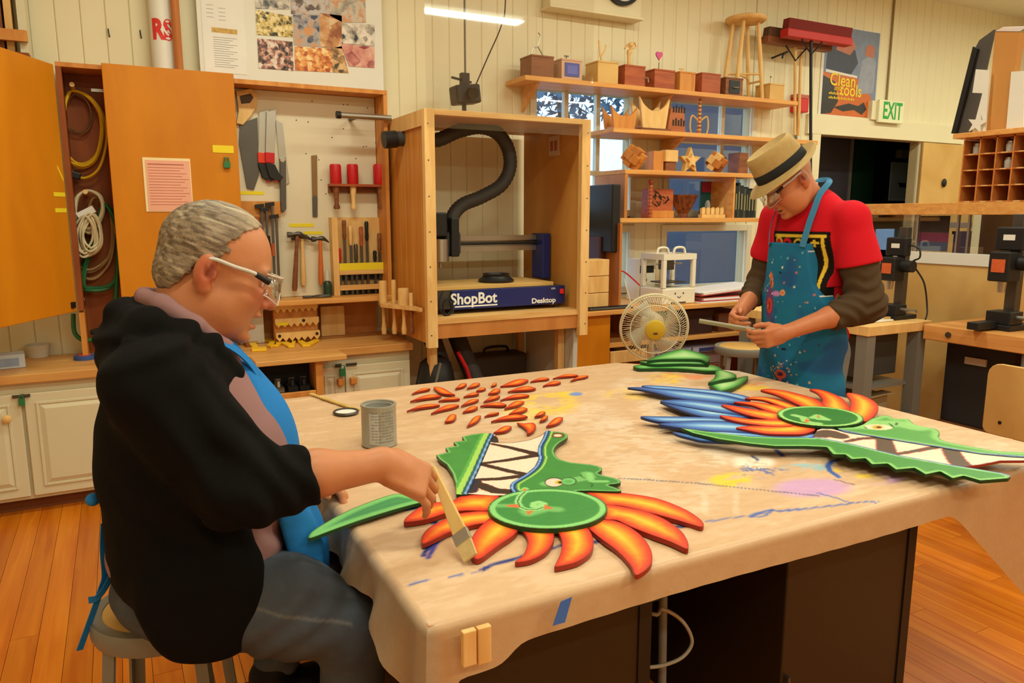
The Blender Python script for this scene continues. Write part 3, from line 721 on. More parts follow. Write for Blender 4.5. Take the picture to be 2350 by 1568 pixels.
# ---- niche under the tool cabinet -------------------------------------
obj('niche_panel', MB().box(0.60, 1.40, 4.515, 4.53, CZ + 0.001, 0.90), M_PLYD, label='brown plywood panel under the tool cabinet shelf', cat='panel')
x0, x1, z0, z1 = rect(733, 702, 765, 755, 4.505)
obj('framed_board', MB().box(x0, x1 + 0.06, 4.47, 4.51, CZ + 0.002, z1), M_PINE, label='pale framed board leaning in the niche beside the bit holder', cat='board', bevel=0.002)
x0, x1, z0, z1 = rect(628, 683, 728, 762, 4.36)
z0 = CZ + 0.001
t = thing('bit_holder', 'stepped wooden bit holder of zigzag blocks with round holes', 'holder', ((x0 + x1) / 2, 4.36, z0))
obj('back_block', MB().box(x0, x1, 4.36, 4.40, z0, z1 - 0.01), M_CAB, t)
for row, (fz, n) in enumerate(((0.05, 7), (0.36, 7), (0.68, 7))):
 w = (x1 - x0) / n; zz = z0 + (z1 - z0) * fz
 pts = [(x0, zz)] ; top = zz + 0.05
 pts = []
 for k in range(n):
  pts += [(x0 + w * k, zz + 0.022), (x0 + w * (k + 0.5), zz)]
 pts += [(x1, zz + 0.022), (x1, top), (x0, top)]
 s = obj('stepped_block', MB().xz(pts, 4.335 - 0.012 * (2 - row), 4.359), M_MAPLE, t)
 if row < 2:
  for k in ((0, 6) if row == 0 else (4,)):
   cx = x0 + w * (k + 0.5)
   obj('hole', MB().lathe([(0, 0), (0.009, 0), (0.009, 0.002), (0, 0.002)], (cx, 4.3335 - 0.012 * (2 - row), zz + 0.034), 12, Matrix.Rotation(math.pi / 2, 3, 'X')), M_BLACK, s)
obj('yellow_label', MB().box(x0 + 0.01, x0 + 0.07, 4.32, 4.3225, z0 + 0.105, z0 + 0.122), M_YLAB, t)
x0, x1, z0, z1 = rect(585, 700, 606, 775, 4.40)
obj('white_board_offcut', MB().box(x0 - 0.08, x1, 4.42, 4.44, CZ + 0.001, z1), M_WHITE, label='white board propped up beside the bit holder', cat='board')
# yellow cut-out letters lying on the stand
M_YEL = mat('letter_yellow', rgb(246, 196, 34), 0.45, var=0.05)
LZ = CZ + 0.001
def letter(label, pts, hole=None):
 P = [aZ(x, y, LZ) for x, y in pts]
 obj('cutout_letter', MB().xy([(p.x, p.y) for p in P], LZ, LZ + 0.012), M_YEL, label=label, cat='letter', group='yellow cut-out letters', bevel=0.002)
letter('yellow letter O cut-out lying flat nearest the seated person', [(572, 786), (590, 780), (618, 780), (634, 786), (634, 794), (622, 800), (612, 796), (620, 790), (612, 785), (596, 785), (586, 790), (592, 797), (580, 800), (572, 795)])
letter('yellow bar-shaped cut-out lying in front of the letter O', [(576, 802), (612, 800), (612, 806), (578, 808)])
letter('yellow letter N cut-out lying between the O and the V', [(632, 786), (650, 784), (668, 792), (672, 784), (680, 783), (676, 798), (662, 799), (646, 791), (640, 797), (628, 797)])
letter('yellow letter V cut-out lying nearest the white cabinet', [(680, 784), (690, 783), (704, 791), (722, 783), (734, 784), (712, 796), (694, 797)])
# ---- on top of the cabinets -------------------------------------------
CT = 2.126
t = thing('collage_board', 'large white display board with a printed sheet and a collage of photographs', 'poster', (0.97, 4.5, CT))
obj('board', MB().box(0.462, 1.475, 4.47, 4.482, 2.107, 3.12), M_WHITE, t)
sh = obj('printed_sheet', MB().box(0.485, 0.70, 4.4675, 4.4695, 2.16, 2.72), mat('sheet_white', rgb(238, 234, 228), 0.6), t)
m = MB()
for k in range(14):
 zz = 2.34 - k * 0.0115
 if zz > 2.19: m.box(0.535, 0.655 - 0.02 * (k % 3), 4.4668, 4.4675, zz, zz + 0.0022)
for k in range(8): m.box(0.51 + 0.06 * (k % 2), 0.545 + 0.06 * (k % 2), 4.4668, 4.4675, 2.50 - k * 0.01, 2.502 - k * 0.01)
obj('print', m, mat('grey_ink', rgb(150, 146, 150), 0.7), sh, kind='stuff')
m = MB().box(0.53, 0.66, 4.4668, 4.4675, 2.365, 2.39)
obj('banner_print', m, mat('banner', rgb(206, 166, 92), 0.6, var=0.5, scale=60), sh)
def photo_mat(name, cs, scale):
 if name in MATS: return MATS[name]
 mm, nt, p = new_mat(name); N, L = nt.nodes, nt.links
 tc = N.new('ShaderNodeTexCoord'); vo = N.new('ShaderNodeTexVoronoi'); vo.inputs['Scale'].default_value = scale * 1.6
 nz = N.new('ShaderNodeTexNoise'); nz.inputs['Scale'].default_value = scale * 1.1; nz.inputs['Detail'].default_value = 6
 L.new(tc.outputs['Object'], vo.inputs['Vector']); L.new(tc.outputs['Object'], nz.inputs['Vector'])
 mx = N.new('ShaderNodeMix'); mx.inputs[0].default_value = 0.72
 sp = N.new('ShaderNodeSeparateColor'); L.new(vo.outputs['Color'], sp.inputs[0])
 L.new(sp.outputs[0], mx.inputs[2]); L.new(nz.outputs['Fac'], mx.inputs[3])
 cr = N.new('ShaderNodeValToRGB'); e = cr.color_ramp.elements
 e[0].position = 0.34; e[0].color = cs[0]; e[1].position = 0.66; e[1].color = cs[-1]
 for k, c in enumerate(cs[1:-1]): q = e.new(0.34 + 0.32 * (k + 1) / (len(cs) - 1)); q.color = c
 cr.color_ramp.interpolation = 'CONSTANT' if False else 'LINEAR'
 L.new(mx.outputs[0], cr.inputs[0]); L.new(cr.outputs[0], p.inputs['Base Color']); p.inputs['Roughness'].default_value = 0.35
 MATS[name] = mm
 return mm
PH = [('a', [(586, 22), (670, 38), (672, 86), (589, 80)], [(30, 24, 18), (210, 180, 90), (240, 225, 170)], 42),
   ('b', [(672, 34), (732, 36), (734, 108), (674, 104)], [(60, 70, 96), (180, 170, 170), (214, 150, 90)], 18),
   ('c', [(733, 30), (784, 36), (786, 112), (735, 108)], [(150, 84, 44), (206, 150, 96), (226, 196, 160)], 14),
   ('d', [(784, 54), (859, 57), (859, 106), (784, 100)], [(44, 50, 62), (196, 184, 170), (236, 226, 214)], 22),
   ('e', [(590, 88), (671, 96), (674, 163), (594, 157)], [(36, 34, 36), (110, 70, 62), (206, 150, 130), (230, 220, 210)], 34),
   ('f', [(676, 106), (762, 112), (762, 166), (677, 162)], [(170, 70, 30), (230, 150, 70), (246, 220, 160)], 26),
   ('g', [(758, 112), (784, 106), (800, 168), (764, 166)], [(70, 60, 50), (200, 150, 90), (226, 190, 140)], 20),
   ('h', [(781, 100), (859, 108), (859, 156), (801, 152)], [(140, 50, 60), (206, 130, 120), (230, 180, 160)], 12),
   ('i', [(586, 0), (664, 0), (664, 22), (586, 20)], [(60, 60, 66), (170, 160, 150), (226, 216, 200)], 20),
   ('j', [(665, 0), (752, 0), (756, 36), (668, 32)], [(90, 74, 70), (200, 180, 170), (190, 200, 210)], 20),
   ('k', [(753, 0), (838, 0), (840, 52), (786, 52), (757, 36)], [(150, 140, 130), (206, 196, 180), (206, 150, 110)], 14)]
for k, (nm, pts, cs, sc) in enumerate(PH):
 mt = photo_mat('photo_print_' + nm, [rgb(*c) for c in cs], sc)
 Q = [aY(x, y, 4.4695) for x, y in pts]
 if pts[0][1] == 0 and pts[1][1] == 0:
  Q[0].z = Q[1].z = 2.72
 obj('photograph', MB().prism([(p.x, 4.4675 - 0.0006 * (k % 4), p.z) for p in Q], (0, 0.0015, 0)), mt, t)
# white tube with red lettering, brown pole
def pole(name, label, x, y, z0, z1, r, material, cat):
 return obj(name, MB().cyl((x, y, z0), (x, y, z1), r, n=20), material, smooth=True, label=label, cat=cat)
t = thing('white_tube', 'fat white tube with red stencilled letters standing on the cabinet top', 'tube', (0.28, 4.45, CT))
obj('tube', MB().cyl((0.285, 4.46, 2.123), (0.285, 4.46, 3.2), 0.055, n=28), M_WHITE, t, smooth=True)
def wrap_text(s, size, cx, cy, z, r, material, parent):
 o = text_part('lettering', s, size, Matrix.Identity(4), material, parent, depth=0.0008, xs=0.72, bold=0.006)
 me = o.data; off = root_of(parent).location
 for v in me.vertices:
  p = v.co + off; a = p.x / r; rr = r + 0.0012 + p.z
  v.co = Vector((cx + rr * math.sin(a), cy - rr * math.cos(a), z + p.y)) - off
 return o
wrap_text('RS', 0.135, 0.285, 4.46, 2.335, 0.055, mat('red_ink', rgb(222, 60, 52), 0.6), t)
pole('wooden_pole', 'brown varnished pole leaning upright beside the lettered white tube', 0.352, 4.40, 2.127, 3.2, 0.021, wood('pole_wood', rgb(176, 100, 44), rgb(196, 122, 60), (6, 6, 0.5), 4), 'pole')
# lumber rack, top left corner
t = thing('lumber_rack', 'small wooden rack of upright boards on the cabinet top at the wall corner', 'rack', (-0.42, 4.4, CT))
obj('front_rail', MB().box(-0.75, -0.30, 4.30, 4.33, 2.20, 2.25), M_CAB, t)
obj('bottom_rail', MB().box(-0.75, -0.30, 4.30, 4.52, CT - 0.002, 2.15), M_RED, t)
obj('post', MB().box(-0.335, -0.30, 4.34, 4.52, 2.151, 2.9), M_CREAMC, t)
for k in range(7):
 x = -0.70 + k * 0.052
 obj('board', MB().box(x, x + (0.042 if k % 2 else 0.03), 4.36, 4.48, 2.151, 2.75 + 0.04 * (k % 3)), (M_PINE, M_WALNUT, M_CAB, M_PINE, M_PLY, M_WALNUT, M_PINE)[k], t)
for k, (x, y) in enumerate(((249, 75), (322, 78))):
 a = aY(x, y, WALL_Y)
 obj('wall_hook', MB().tube([a + Vector((0, 0.003, 0.02)), a + Vector((0, -0.012, 0.012)), a + Vector((0.002, -0.014, -0.014)), a + Vector((0.004, -0.002, -0.02))], 0.003, 6), M_BLACK, label=('small black hook screwed into the siding left of the lettered tube', 'small black hook screwed into the siding right next to the lettered tube')[k], cat='hook')
t = thing('steel_pipe', 'shiny steel closet pipe running from the tool cabinet to the router enclosure', 'pipe', (1.3, 4.2, 1.95))
a = aY(780, 264, 4.25); b = aY(905, 268, 4.25)
obj('pipe', MB().cyl(a, Vector((1.44, 4.25, a.z)), 0.016, n=16), M_STEEL, t, smooth=True)
obj('end_cap', MB().cyl(a + Vector((-0.02, 0, 0)), a + Vector((0.004, 0, 0)), 0.02, n=16), M_BLACK, t, smooth=True)
obj('bracket', MB().box(a.x + 0.1, a.x + 0.12, 4.245, TY, a.z - 0.006, a.z + 0.006), M_DSTEEL, t)
# ================================================================== ROUTER ENCLOSURE
EX0, EX1, EY0, EY1, EZ0, EZ1 = 1.445, 2.47, 3.74, 4.50, 0.71, 1.945
M_ENC = wood('enclosure_inner', rgb(190, 122, 46), rgb(218, 158, 80), (1.4, 1.4, 0.7), 2.2, 0.42, spec=0.4)
t = thing('router_enclosure', 'tall pine-framed plywood enclosure with an open front and a raised clear door', 'enclosure', ((EX0 + EX1) / 2, (EY0 + EY1) / 2, 0))
pw = 0.058
obj('front_post', MB().box(EX0, EX0 + pw, EY0, EY0 + 0.04, EZ0 - 0.02, EZ1), M_PINE, t, bevel=0.002)
obj('front_post', MB().box(EX1 - pw, EX1, EY0, EY0 + 0.04, EZ0 - 0.02, EZ1), M_PINE, t, bevel=0.002)
obj('top_rail', MB().box(EX0 + pw + 0.0005, EX1 - pw - 0.0005, EY0, EY0 + 0.04, EZ1 - 0.03, EZ1), M_PINEX, t, bevel=0.002)
sp = obj('side_panel', MB().box(EX0 + 0.012, EX0 + 0.028, EY0 + 0.041, EY1, EZ0, EZ1 - 0.085), M_CEDAR, t)
obj('side_rail', MB().box(EX0, EX0 + 0.028, EY0 + 0.041, EY1, EZ1 - 0.084, EZ1 - 0.002), M_PINE, t)
obj('back_post', MB().box(EX0, EX0 + 0.011, EY1 - 0.05, EY1, EZ0, EZ1 - 0.085), M_PINE, t)
obj('side_panel', MB().box(EX1 - 0.028, EX1 - 0.012, EY0 + 0.041, EY1, EZ0, EZ1), M_ENC, t)
obj('roof_panel', MB().box(EX0 + 0.029, EX1 - 0.029, EY0 + 0.041, EY1, EZ1 - 0.022, EZ1 - 0.004), M_ENC, t)
obj('deck', MB().box(EX0 + 0.029, EX1 - 0.029, EY0 + 0.02, EY1, 0.815, 0.845), M_PINEX, t)
obj('apron', MB().box(EX0 + pw + 0.001, EX1 - pw - 0.001, EY0 + 0.025, EY0 + 0.05, 0.735, 0.8145), M_PLYD, t)
for x in (EX0 + 0.07, EX1 - 0.11):
 for y in (EY0 + 0.16, EY1 - 0.08):
  obj('leg', MB().box(x, x + 0.045, y, y + 0.045, 0, 0.8145), M_PINE, t)
sm = MB()
for x in (EX0 + 0.02, EX1 - 0.02):
 for k in range(7):
  sm.lathe([(0, 0), (0.004, 0), (0.004, 0.0012), (0, 0.0012)], (x, EY0 - 0.0002, EZ0 + 0.05 + k * 0.185), 8, Matrix.Rotation(math.pi / 2, 3, 'X'))
obj('screws', sm, M_DSTEEL, t, kind='stuff')
obj('clear_door', MB().box(EX0 + 0.01, EX1, EY0 - 0.012, EY0 - 0.007, 1.85, 2.86), clear_mat('clear_acrylic', (0.985, 0.985, 0.985, 1), 0.075, 0.03), t, label='clear acrylic door slid up above the opening')
ou = rect(1256, 308, 1290, 362, 4.2)
oc = aX(1272, 335, EX1 - 0.03)
ot = obj('outlet_plate', MB().box(EX1 - 0.034, EX1 - 0.0285, oc.y - 0.06, oc.y + 0.06, oc.z - 0.06, oc.z + 0.06), mat('outlet_plate', rgb(206, 176, 150), 0.5), t)
obj('socket', MB().box(EX1 - 0.0355, EX1 - 0.0342, oc.y - 0.04, oc.y - 0.008, oc.z - 0.03, oc.z + 0.03).box(EX1 - 0.0355, EX1 - 0.0342, oc.y + 0.008, oc.y + 0.04, oc.z - 0.03, oc.z + 0.03), M_REDWOOD, ot)
# turning-tool rack on the outer side
t = thing('tool_ledge', 'small wooden corner ledge with holes fixed to the side of the router enclosure', 'ledge', (1.36, 4.0, 0.88))
obj('ledge', MB().xy([(1.437, 3.80), (1.437, 4.235), (1.33, 4.235), (1.30, 4.10)], 0.885, 0.905), M_PINE, t)
obj('brace', MB().yz([(3.80, 0.884), (4.23, 0.884), (4.23, 0.80)], 1.425, 1.437), M_CAB, t)
TT = [(1.335, 4.16, 'turned pine handle with a flat top standing in the ledge by the tool shelf', 0.024, 1.03, 0.72),
   (1.372, 4.08, 'slim turned wooden spindle standing in the middle of the ledge', 0.014, 1.04, 0.73),
   (1.395, 3.98, 'short fat wooden mallet standing on the ledge beside the spindle', 0.032, 1.0, 0.74),
   (1.41, 3.90, 'slim dark-tipped gouge standing at the outer end of the ledge', 0.012, 0.98, 0.75)]
for x, y, nm, r, zt, zb in TT:
 tt = thing('turning_tool', nm, 'tool', (x, y, zb), 'turned tools on the ledge')
 obj('head', MB().lathe([(0, 0.906), (r, 0.906), (r, zt - 0.01), (r * 0.9, zt), (0, zt)], (x, y, 0), 14), M_MAPLE, tt, smooth=True)
 obj('shaft', MB().lathe([(0, zb), (0.014, zb), (0.016, zb + 0.03), (0.010, zb + 0.07), (0.010, 0.884), (0.006, 0.9055)], (x, y, 0), 12), M_PINE if r > 0.013 else M_WALNUT, tt, smooth=True)
# ---- the desktop router itself ---------------------------------------
M_NAVY = mat('navy_panel', rgb(34, 42, 104), 0.35, var=0.05)
M_WTXT = mat('white_lettering', rgb(240, 238, 232), 0.5, var=0.0)
DZ = 0.846
t = thing('router_machine', 'desktop router with a navy front panel, pale bed and overhead gantry', 'machine', (1.98, 4.05, DZ))
bx0, bx1, by0, by1 = 1.56, 2.39, 3.90, 4.32
obj('base_frame', MB().box(bx0, bx1, by0 + 0.006, by1, DZ + 0.03, DZ + 0.135), M_DSTEEL, t)
fp = obj('front_panel', MB().box(bx0 + 0.09, bx1 + 0.01, by0 - 0.008, by0 + 0.005, DZ + 0.025, DZ + 0.135), M_NAVY, t, bevel=0.003)
pa = aY(1088, 686, by0 - 0.01); pb = aY(1248, 690, by0 - 0.01)
text_part('lettering', 'ShopBot', 0.088, face_negY((pa.x, by0 - 0.0095, pa.z)), M_WTXT, fp, depth=0.0008, xs=0.96, bold=0.0022)
obj('underline', MB().box(pa.x - 0.12, pa.x + 0.15, by0 - 0.0095, by0 - 0.0082, pa.z - 0.045, pa.z - 0.037), M_WTXT, fp)
text_part('lettering', 'Desktop', 0.042, face_negY((pb.x, by0 - 0.0095, pb.z)), M_WTXT, fp, depth=0.0008, xs=1.15, bold=0.0012)
text_part('lettering', 'USA', 0.016, face_negY((aY(1268, 662, by0).x, by0 - 0.0095, aY(1268, 662, by0).z)), M_WTXT, fp, depth=0.0008)
obj('stop_button', MB().box(bx1 - 0.03, bx1 - 0.005, by0 - 0.022, by0 - 0.0085, DZ + 0.085, DZ + 0.115), mat('signal_red', rgb(230, 40, 40), 0.4), fp, bevel=0.003)
for x in (bx0 + 0.05, bx1 - 0.03):
 for y in (by0 + 0.03, by1 - 0.03):
  obj('foot', MB().lathe([(0.02, 0), (0.02, 0.008), (0.008, 0.012), (0.008, 0.029)], (x, y, DZ), 12), M_DSTEEL, t)
obj('bed', MB().box(bx0 - 0.01, bx1 - 0.06, by0 + 0.012, by1, DZ + 0.136, DZ + 0.158), M_PLY, t, bevel=0.002)
bc = aZ(1102, 640, DZ + 0.16)
obj('dust_shoe', MB().lathe([(0.105, 0), (0.11, 0.012), (0.085, 0.03), (0.082, 0.036), (0.08, 0.036), (0.075, 0.022), (0, 0.022)], (bc.x, by0 + 0.16, DZ + 0.159), 24).lathe([(0.078, 0.036), (0.082, 0.05), (0.08, 0.05), (0.074, 0.036)], (bc.x, by0 + 0.16, DZ + 0.159), 24), M_BLACK, t, smooth=True)
gz0 = aY(1150, 575, 4.22).z; gz1 = aY(1150, 540, 4.22).z
obj('gantry_rail', MB().box(bx0 + 0.05, bx1 - 0.02, 4.20, 4.24, gz0, gz0 + 0.03), M_STEEL, t)
obj('gantry_rail', MB().box(bx0 + 0.05, bx1 - 0.02, 4.20, 4.24, gz1 - 0.03, gz1), M_STEEL, t)
obj('lead_screw', MB().cyl((bx0 + 0.05, 4.19, (gz0 + gz1) / 2), (bx1, 4.19, (gz0 + gz1) / 2), 0.008, n=8), M_BLACK, t)
obj('gantry_back', MB().box(bx0 + 0.05, bx1 - 0.02, 4.241, 4.25, gz0 + 0.03, gz1 - 0.03), M_STEEL, t)
obj('gantry_upright', MB().box(bx1 - 0.019, bx1 + 0.04, 4.12, 4.26, DZ + 0.159, gz1 + 0.01), M_NAVY, t, bevel=0.006)
obj('gantry_upright', MB().box(bx0, bx0 + 0.049, 4.12, 4.26, DZ + 0.159, gz1 + 0.01), M_NAVY, t, bevel=0.006)
obj('drive_motor', MB().cyl((bx1 + 0.04, 4.18, gz1 - 0.04), (bx1 + 0.056, 4.18, gz1 - 0.04), 0.03), M_BLACK, t)
sa = aY(1012, 575, 4.05); s0 = aY(1012, 612, 4.05).z; s1 = aY(1012, 500, 4.05).z
obj('spindle', MB().lathe([(0, 0), (0.008, 0), (0.01, 0.03), (0.02, 0.032), (0.05, 0.04), (0.05, (s1 - s0) * 0.6), (0, (s1 - s0) * 0.6)], (sa.x, 4.06, s0 - 0.01), 20), M_STEEL, t, smooth=True)
obj('spindle_head', MB().box(sa.x - 0.055, sa.x + 0.03, 4.02, 4.19, s0 + (s1 - s0) * 0.62, s1 + 0.03), M_BLACK, t, bevel=0.008)
obj('z_carriage', MB().box(sa.x + 0.055, sa.x + 0.105, 4.02, 4.19, gz0 - 0.02, s1 + 0.0), M_BLACK, t, bevel=0.006)
obj('cable_coil', MB().tube(smooth_path([(bx0 + 0.03, by0 - 0.03, DZ + 0.14), (bx0 + 0.0, by0 - 0.04, DZ + 0.06), (bx0 + 0.03, by0 - 0.045, DZ + 0.005), (bx0 + 0.07, by0 - 0.045, DZ + 0.03), (bx0 + 0.06, by0 - 0.04, DZ + 0.09), (bx0 + 0.02, by0 - 0.05, DZ + 0.07), (bx0 + 0.03, by0 - 0.05, DZ + 0.01), (bx0 + 0.075, by0 - 0.05, DZ + 0.02), (bx0 + 0.08, by0 - 0.04, DZ + 0.08)], 6), 0.006, 6), M_BLACK, t, smooth=True)
hp = [(1000, 322), (1050, 302), (1100, 292), (1140, 305), (1165, 340), (1170, 385), (1150, 425), (1105, 452), (1062, 470), (1040, 495), (1034, 530)]
H3 = [aY(x, y, 4.10) for x, y in hp]
for k in range(1, 3): H3[k].y = 4.10
hs = thing('suction_hose', 'fat dark ribbed suction hose arching down to the router spindle', 'hose', (H3[-1].x, H3[-1].y, H3[-1].z))
path = smooth_path([Vector((EX0 - 0.09, 4.10, H3[0].z - 0.01)), Vector((EX0 + 0.03, 4.10, H3[0].z))] + H3, 10)
rs = [0.042 if k % 2 else 0.0385 for k in range(len(path))]
obj('hose', MB().tube(path, rs, 14), M_RUBBER, hs, smooth=True)
obj('collar', MB().tube([Vector((EX0 - 0.10, 4.10, H3[0].z - 0.012)), Vector((EX0 - 0.03, 4.10, H3[0].z - 0.004))], 0.047, 16), M_BLACK, hs, smooth=True)
obj('lower_sleeve', MB().box(H3[-1].x - 0.05, H3[-1].x + 0.05, 4.05, 4.15, H3[-1].z - 0.14, H3[-1].z - 0.002), M_RUBBER, hs, bevel=0.02)
# ---- under the enclosure ----------------------------------------------
t = thing('vacuum_hose', 'two fat grey vacuum hoses bending down under the router enclosure', 'hose', (1.72, 4.1, 0))
obj('hose', MB().tube(smooth_path([(1.60, 4.2, 0.79), (1.63, 4.1, 0.62), (1.66, 4.0, 0.40), (1.68, 3.95, 0.1), (1.7, 4.0, 0.06)], 8), 0.055, 12), M_RUBBER, t, smooth=True)
obj('hose', MB().tube(smooth_path([(1.78, 4.25, 0.79), (1.80, 4.12, 0.62), (1.86, 4.05, 0.42), (1.95, 4.0, 0.14), (2.0, 4.1, 0.06)], 8), 0.055, 12), M_RUBBER, t, smooth=True)
obj('red_cuff', MB().tube([(1.70, 3.93, 0.62), (1.75, 3.92, 0.52), (1.78, 3.92, 0.42)], 0.012, 8), M_REDP, t, smooth=True)
t = thing('shop_vacuum', 'dark shop vacuum bag standing in the shadow under the enclosure', 'vacuum', (1.55, 4.0, 0))
obj('body', MB().lathe([(0, 0), (0.11, 0.0), (0.125, 0.1), (0.12, 0.42), (0.09, 0.56), (0.04, 0.6), (0, 0.6)], (1.58, 3.98, 0), 20), M_BLACK, t, smooth=True)
obj('strap', MB().bar((1.49, 3.87, 0.30), (1.56, 3.855, 0.58), 0.02, 0.01), M_GREYM, t)
t = thing('leaning_board', 'grey-white board leaning under the right half of the enclosure', 'panel', (2.3, 4.1, 0))
obj('panel', MB().prism([(2.41, 3.82, 0.001), (2.41, 4.38, 0.001), (2.41, 4.42, 0.80), (2.41, 3.80, 0.80)], (0.03, 0, 0)), mat('grey_white_board', rgb(206, 206, 196), 0.5), t)
t = thing('dark_case', 'dark equipment case in the shadow below the router deck', 'case', (2.16, 4.38, 0))
obj('case', MB().box(1.98, 2.36, 4.30, 4.47, 0.001, 0.50), mat('dark_case', rgb(66, 58, 50), 0.6), t, bevel=0.012)
obj('handle', MB().tube(smooth_path([(2.08, 4.38, 0.50), (2.10, 4.38, 0.54), (2.24, 4.38, 0.54), (2.26, 4.38, 0.50)], 4), 0.009, 8), M_BLACK, t)
# ---- hanging above the enclosure ---------------------------------------
hb = aY(1068, 208, 4.32)
t = thing('hanging_projector', 'black camera unit hanging on a thin rod and cable over the router enclosure', 'camera', (hb.x, 4.32, hb.z - 0.09))
q = random.Random(2)
m = MB().box(hb.x - 0.085, hb.x + 0.075, 4.26, 4.38, hb.z - 0.08, hb.z + 0.03).turn(about(hb, 0, 0, -0.12))
obj('body', m, M_BLACK, t, bevel=0.012)
obj('lens', MB().cyl(hb + Vector((0.01, -0.06, -0.02)), hb + Vector((0.01, -0.10, -0.03)), 0.032, 0.034), M_BLACK, t)
obj('clamp', MB().box(hb.x - 0.03, hb.x + 0.02, 4.30, 4.34, hb.z + 0.031, hb.z + 0.10).bar(hb + Vector((-0.09, 0, 0.07)), hb + Vector((0.04, 0, 0.05)), 0.012, 0.012), M_BLACK, t)
obj('base_bracket', MB().box(hb.x - 0.05, hb.x + 0.03, 4.28, 4.36, 1.947, 1.953).box(hb.x - 0.02, hb.x, 4.31, 4.33, 1.953, hb.z - 0.07), M_BLACK, t)
obj('rod', MB().cyl((hb.x, 4.32, hb.z + 0.10), (hb.x, 4.32, CEIL_Z), 0.006, n=8), M_DSTEEL, t)
obj('cable', MB().tube(smooth_path([hb + Vector((0.06, 0, 0.02)), aY(1120, 130, 4.32), aY(1150, 60, 4.32), aY(1160, 0, 4.32), Vector((aY(1162, 0, 4.32).x, 4.32, CEIL_Z))], 6), 0.004, 6), M_BLACK, t)
# ================================================================== BACK WALL, MIDDLE: shelves, window desk
S1Z, S2Z, S3Z, S4Z, DKZ = 2.266, 1.978, 1.705, 1.383, 0.80
def shelf(label, x0, x1, y0, z, th=0.03, braces=()):
 t = thing('wall_shelf', label, 'shelf', ((x0 + x1) / 2, y0 + 0.1, z - th))
 obj('board', MB().box(x0, x1, y0, WALL_Y - 0.002, z - th, z), M_SHELFX, t, bevel=0.003)
 for x in braces:
  obj('bracket', MB().yz([(y0 + 0.04, z - th - 0.001), (WALL_Y - 0.016, z - th - 0.001), (WALL_Y - 0.016, z - th - 0.16)], x - 0.01, x + 0.01), M_SHELFX, t)
 return t
shelf('long top wall shelf holding a row of wooden crank boxes and a stool', 2.33, 4.72, 4.28, S1Z, braces=(2.45, 3.53))
shelf('second wall shelf crossing the windows with saddle-shaped stands on it', 2.98, 4.92, 4.24, S2Z, braces=(3.62,))
t = thing('book_case', 'open wall bookcase across the windows with puzzles above and books inside', 'bookcase', (3.65, 4.3, S4Z - 0.03))
obj('top_board', MB().box(3.03, 4.25, 4.17, 4.532, S3Z - 0.03, S3Z), M_SHELFX, t, bevel=0.003)
obj('bottom_board', MB().box(3.0, 4.30, 4.17, 4.532, S4Z - 0.03, S4Z), M_SHELFX, t, bevel=0.003)
obj('side_panel', MB().box(3.03, 3.055, 4.17, 4.532, S4Z + 0.001, S3Z - 0.031), M_PLYD, t)
obj('divider', MB().box(4.02, 4.035, 4.19, 4.50, S4Z + 0.001, S3Z - 0.031), M_SHELFX, t)
def crate(name, label, x0, x1, zb, h, y0, d, material, group=None, slot=True, rz=0.0, cat='box'):
 t = thing(name, label, cat, ((x0 + x1) / 2, y0 + d / 2, zb), group)
 M = about(((x0 + x1) / 2, y0 + d / 2, 0), rz)
 obj('body', MB().box(x0, x1, y0, y0 + d, zb, zb + h - 0.012).turn(M), material, t, bevel=0.002)
 obj('lid', MB().box(x0 - 0.002, x1 + 0.002, y0 - 0.002, y0 + d + 0.002, zb + h - 0.0115, zb + h).turn(M), material, t, bevel=0.002)
 return t
def s1box(px0, px1, py0, py1, label, material, d=0.15):
 a = aY(px0, (py0 + py1) / 2, 4.30); b = aY(px1, (py0 + py1) / 2, 4.30)
 h = (py1 - py0) / F_PX * (a.dot(FWD) - CAMP.dot(FWD))
 z = S1Z + 0.001
 # left face shows too: the front face takes about three quarters of the width
 x1 = b.x; x0 = x1 - (b.x - a.x) * 0.76
 return crate('crank_box', label, x0, x1, z, h, 4.30, d, material, 'crank boxes on the top shelf'), (x0 + x1) / 2, z + h
t, cx, zt = s1box(1203, 1271, 124, 172, 'dark walnut crank box with a bent wire figure on top', M_WALNUT)
obj('wire_figure', MB().tube(smooth_path([(cx - 0.05, 4.37, zt + 0.002), (cx - 0.03, 4.37, zt + 0.05), (cx, 4.37, zt + 0.07), (cx + 0.02, 4.37, zt + 0.13), (cx + 0.005, 4.37, zt + 0.15)], 5), 0.004, 6).tube(smooth_path([(cx, 4.37, zt + 0.07), (cx + 0.03, 4.37, zt + 0.03), (cx + 0.05, 4.37, zt + 0.002)], 4), 0.004, 6), M_STEEL, t)
t, cx, zt = s1box(1274, 1336, 132, 178, 'pink-framed crank box with a blue painted front', wood('pale_pink_wood', rgb(206, 160, 130), rgb(220, 176, 146), (1, 4, 5), 4))
obj('blue_front', MB().box(cx - 0.055, cx + 0.055, 4.2955, 4.2995, S1Z + 0.02, zt - 0.025), mat('blue_print', rgb(70, 84, 168), 0.45, var=0.15, scale=40), t)
obj('inner_frame', MB().box(cx - 0.038, cx + 0.038, 4.294, 4.2953, S1Z + 0.035, zt - 0.04), mat('blue_print2', rgb(96, 106, 190), 0.45), t)
obj('peg', MB().cyl((cx, 4.37, zt), (cx, 4.37, zt + 0.03), 0.004, n=6).bar((cx - 0.015, 4.37, zt + 0.03), (cx + 0.015, 4.37, zt + 0.03), 0.008, 0.008), M_DSTEEL, t)
t, cx, zt = s1box(1357, 1419, 139, 188, 'pale maple crank box with a twig figure on top', M_PLY)
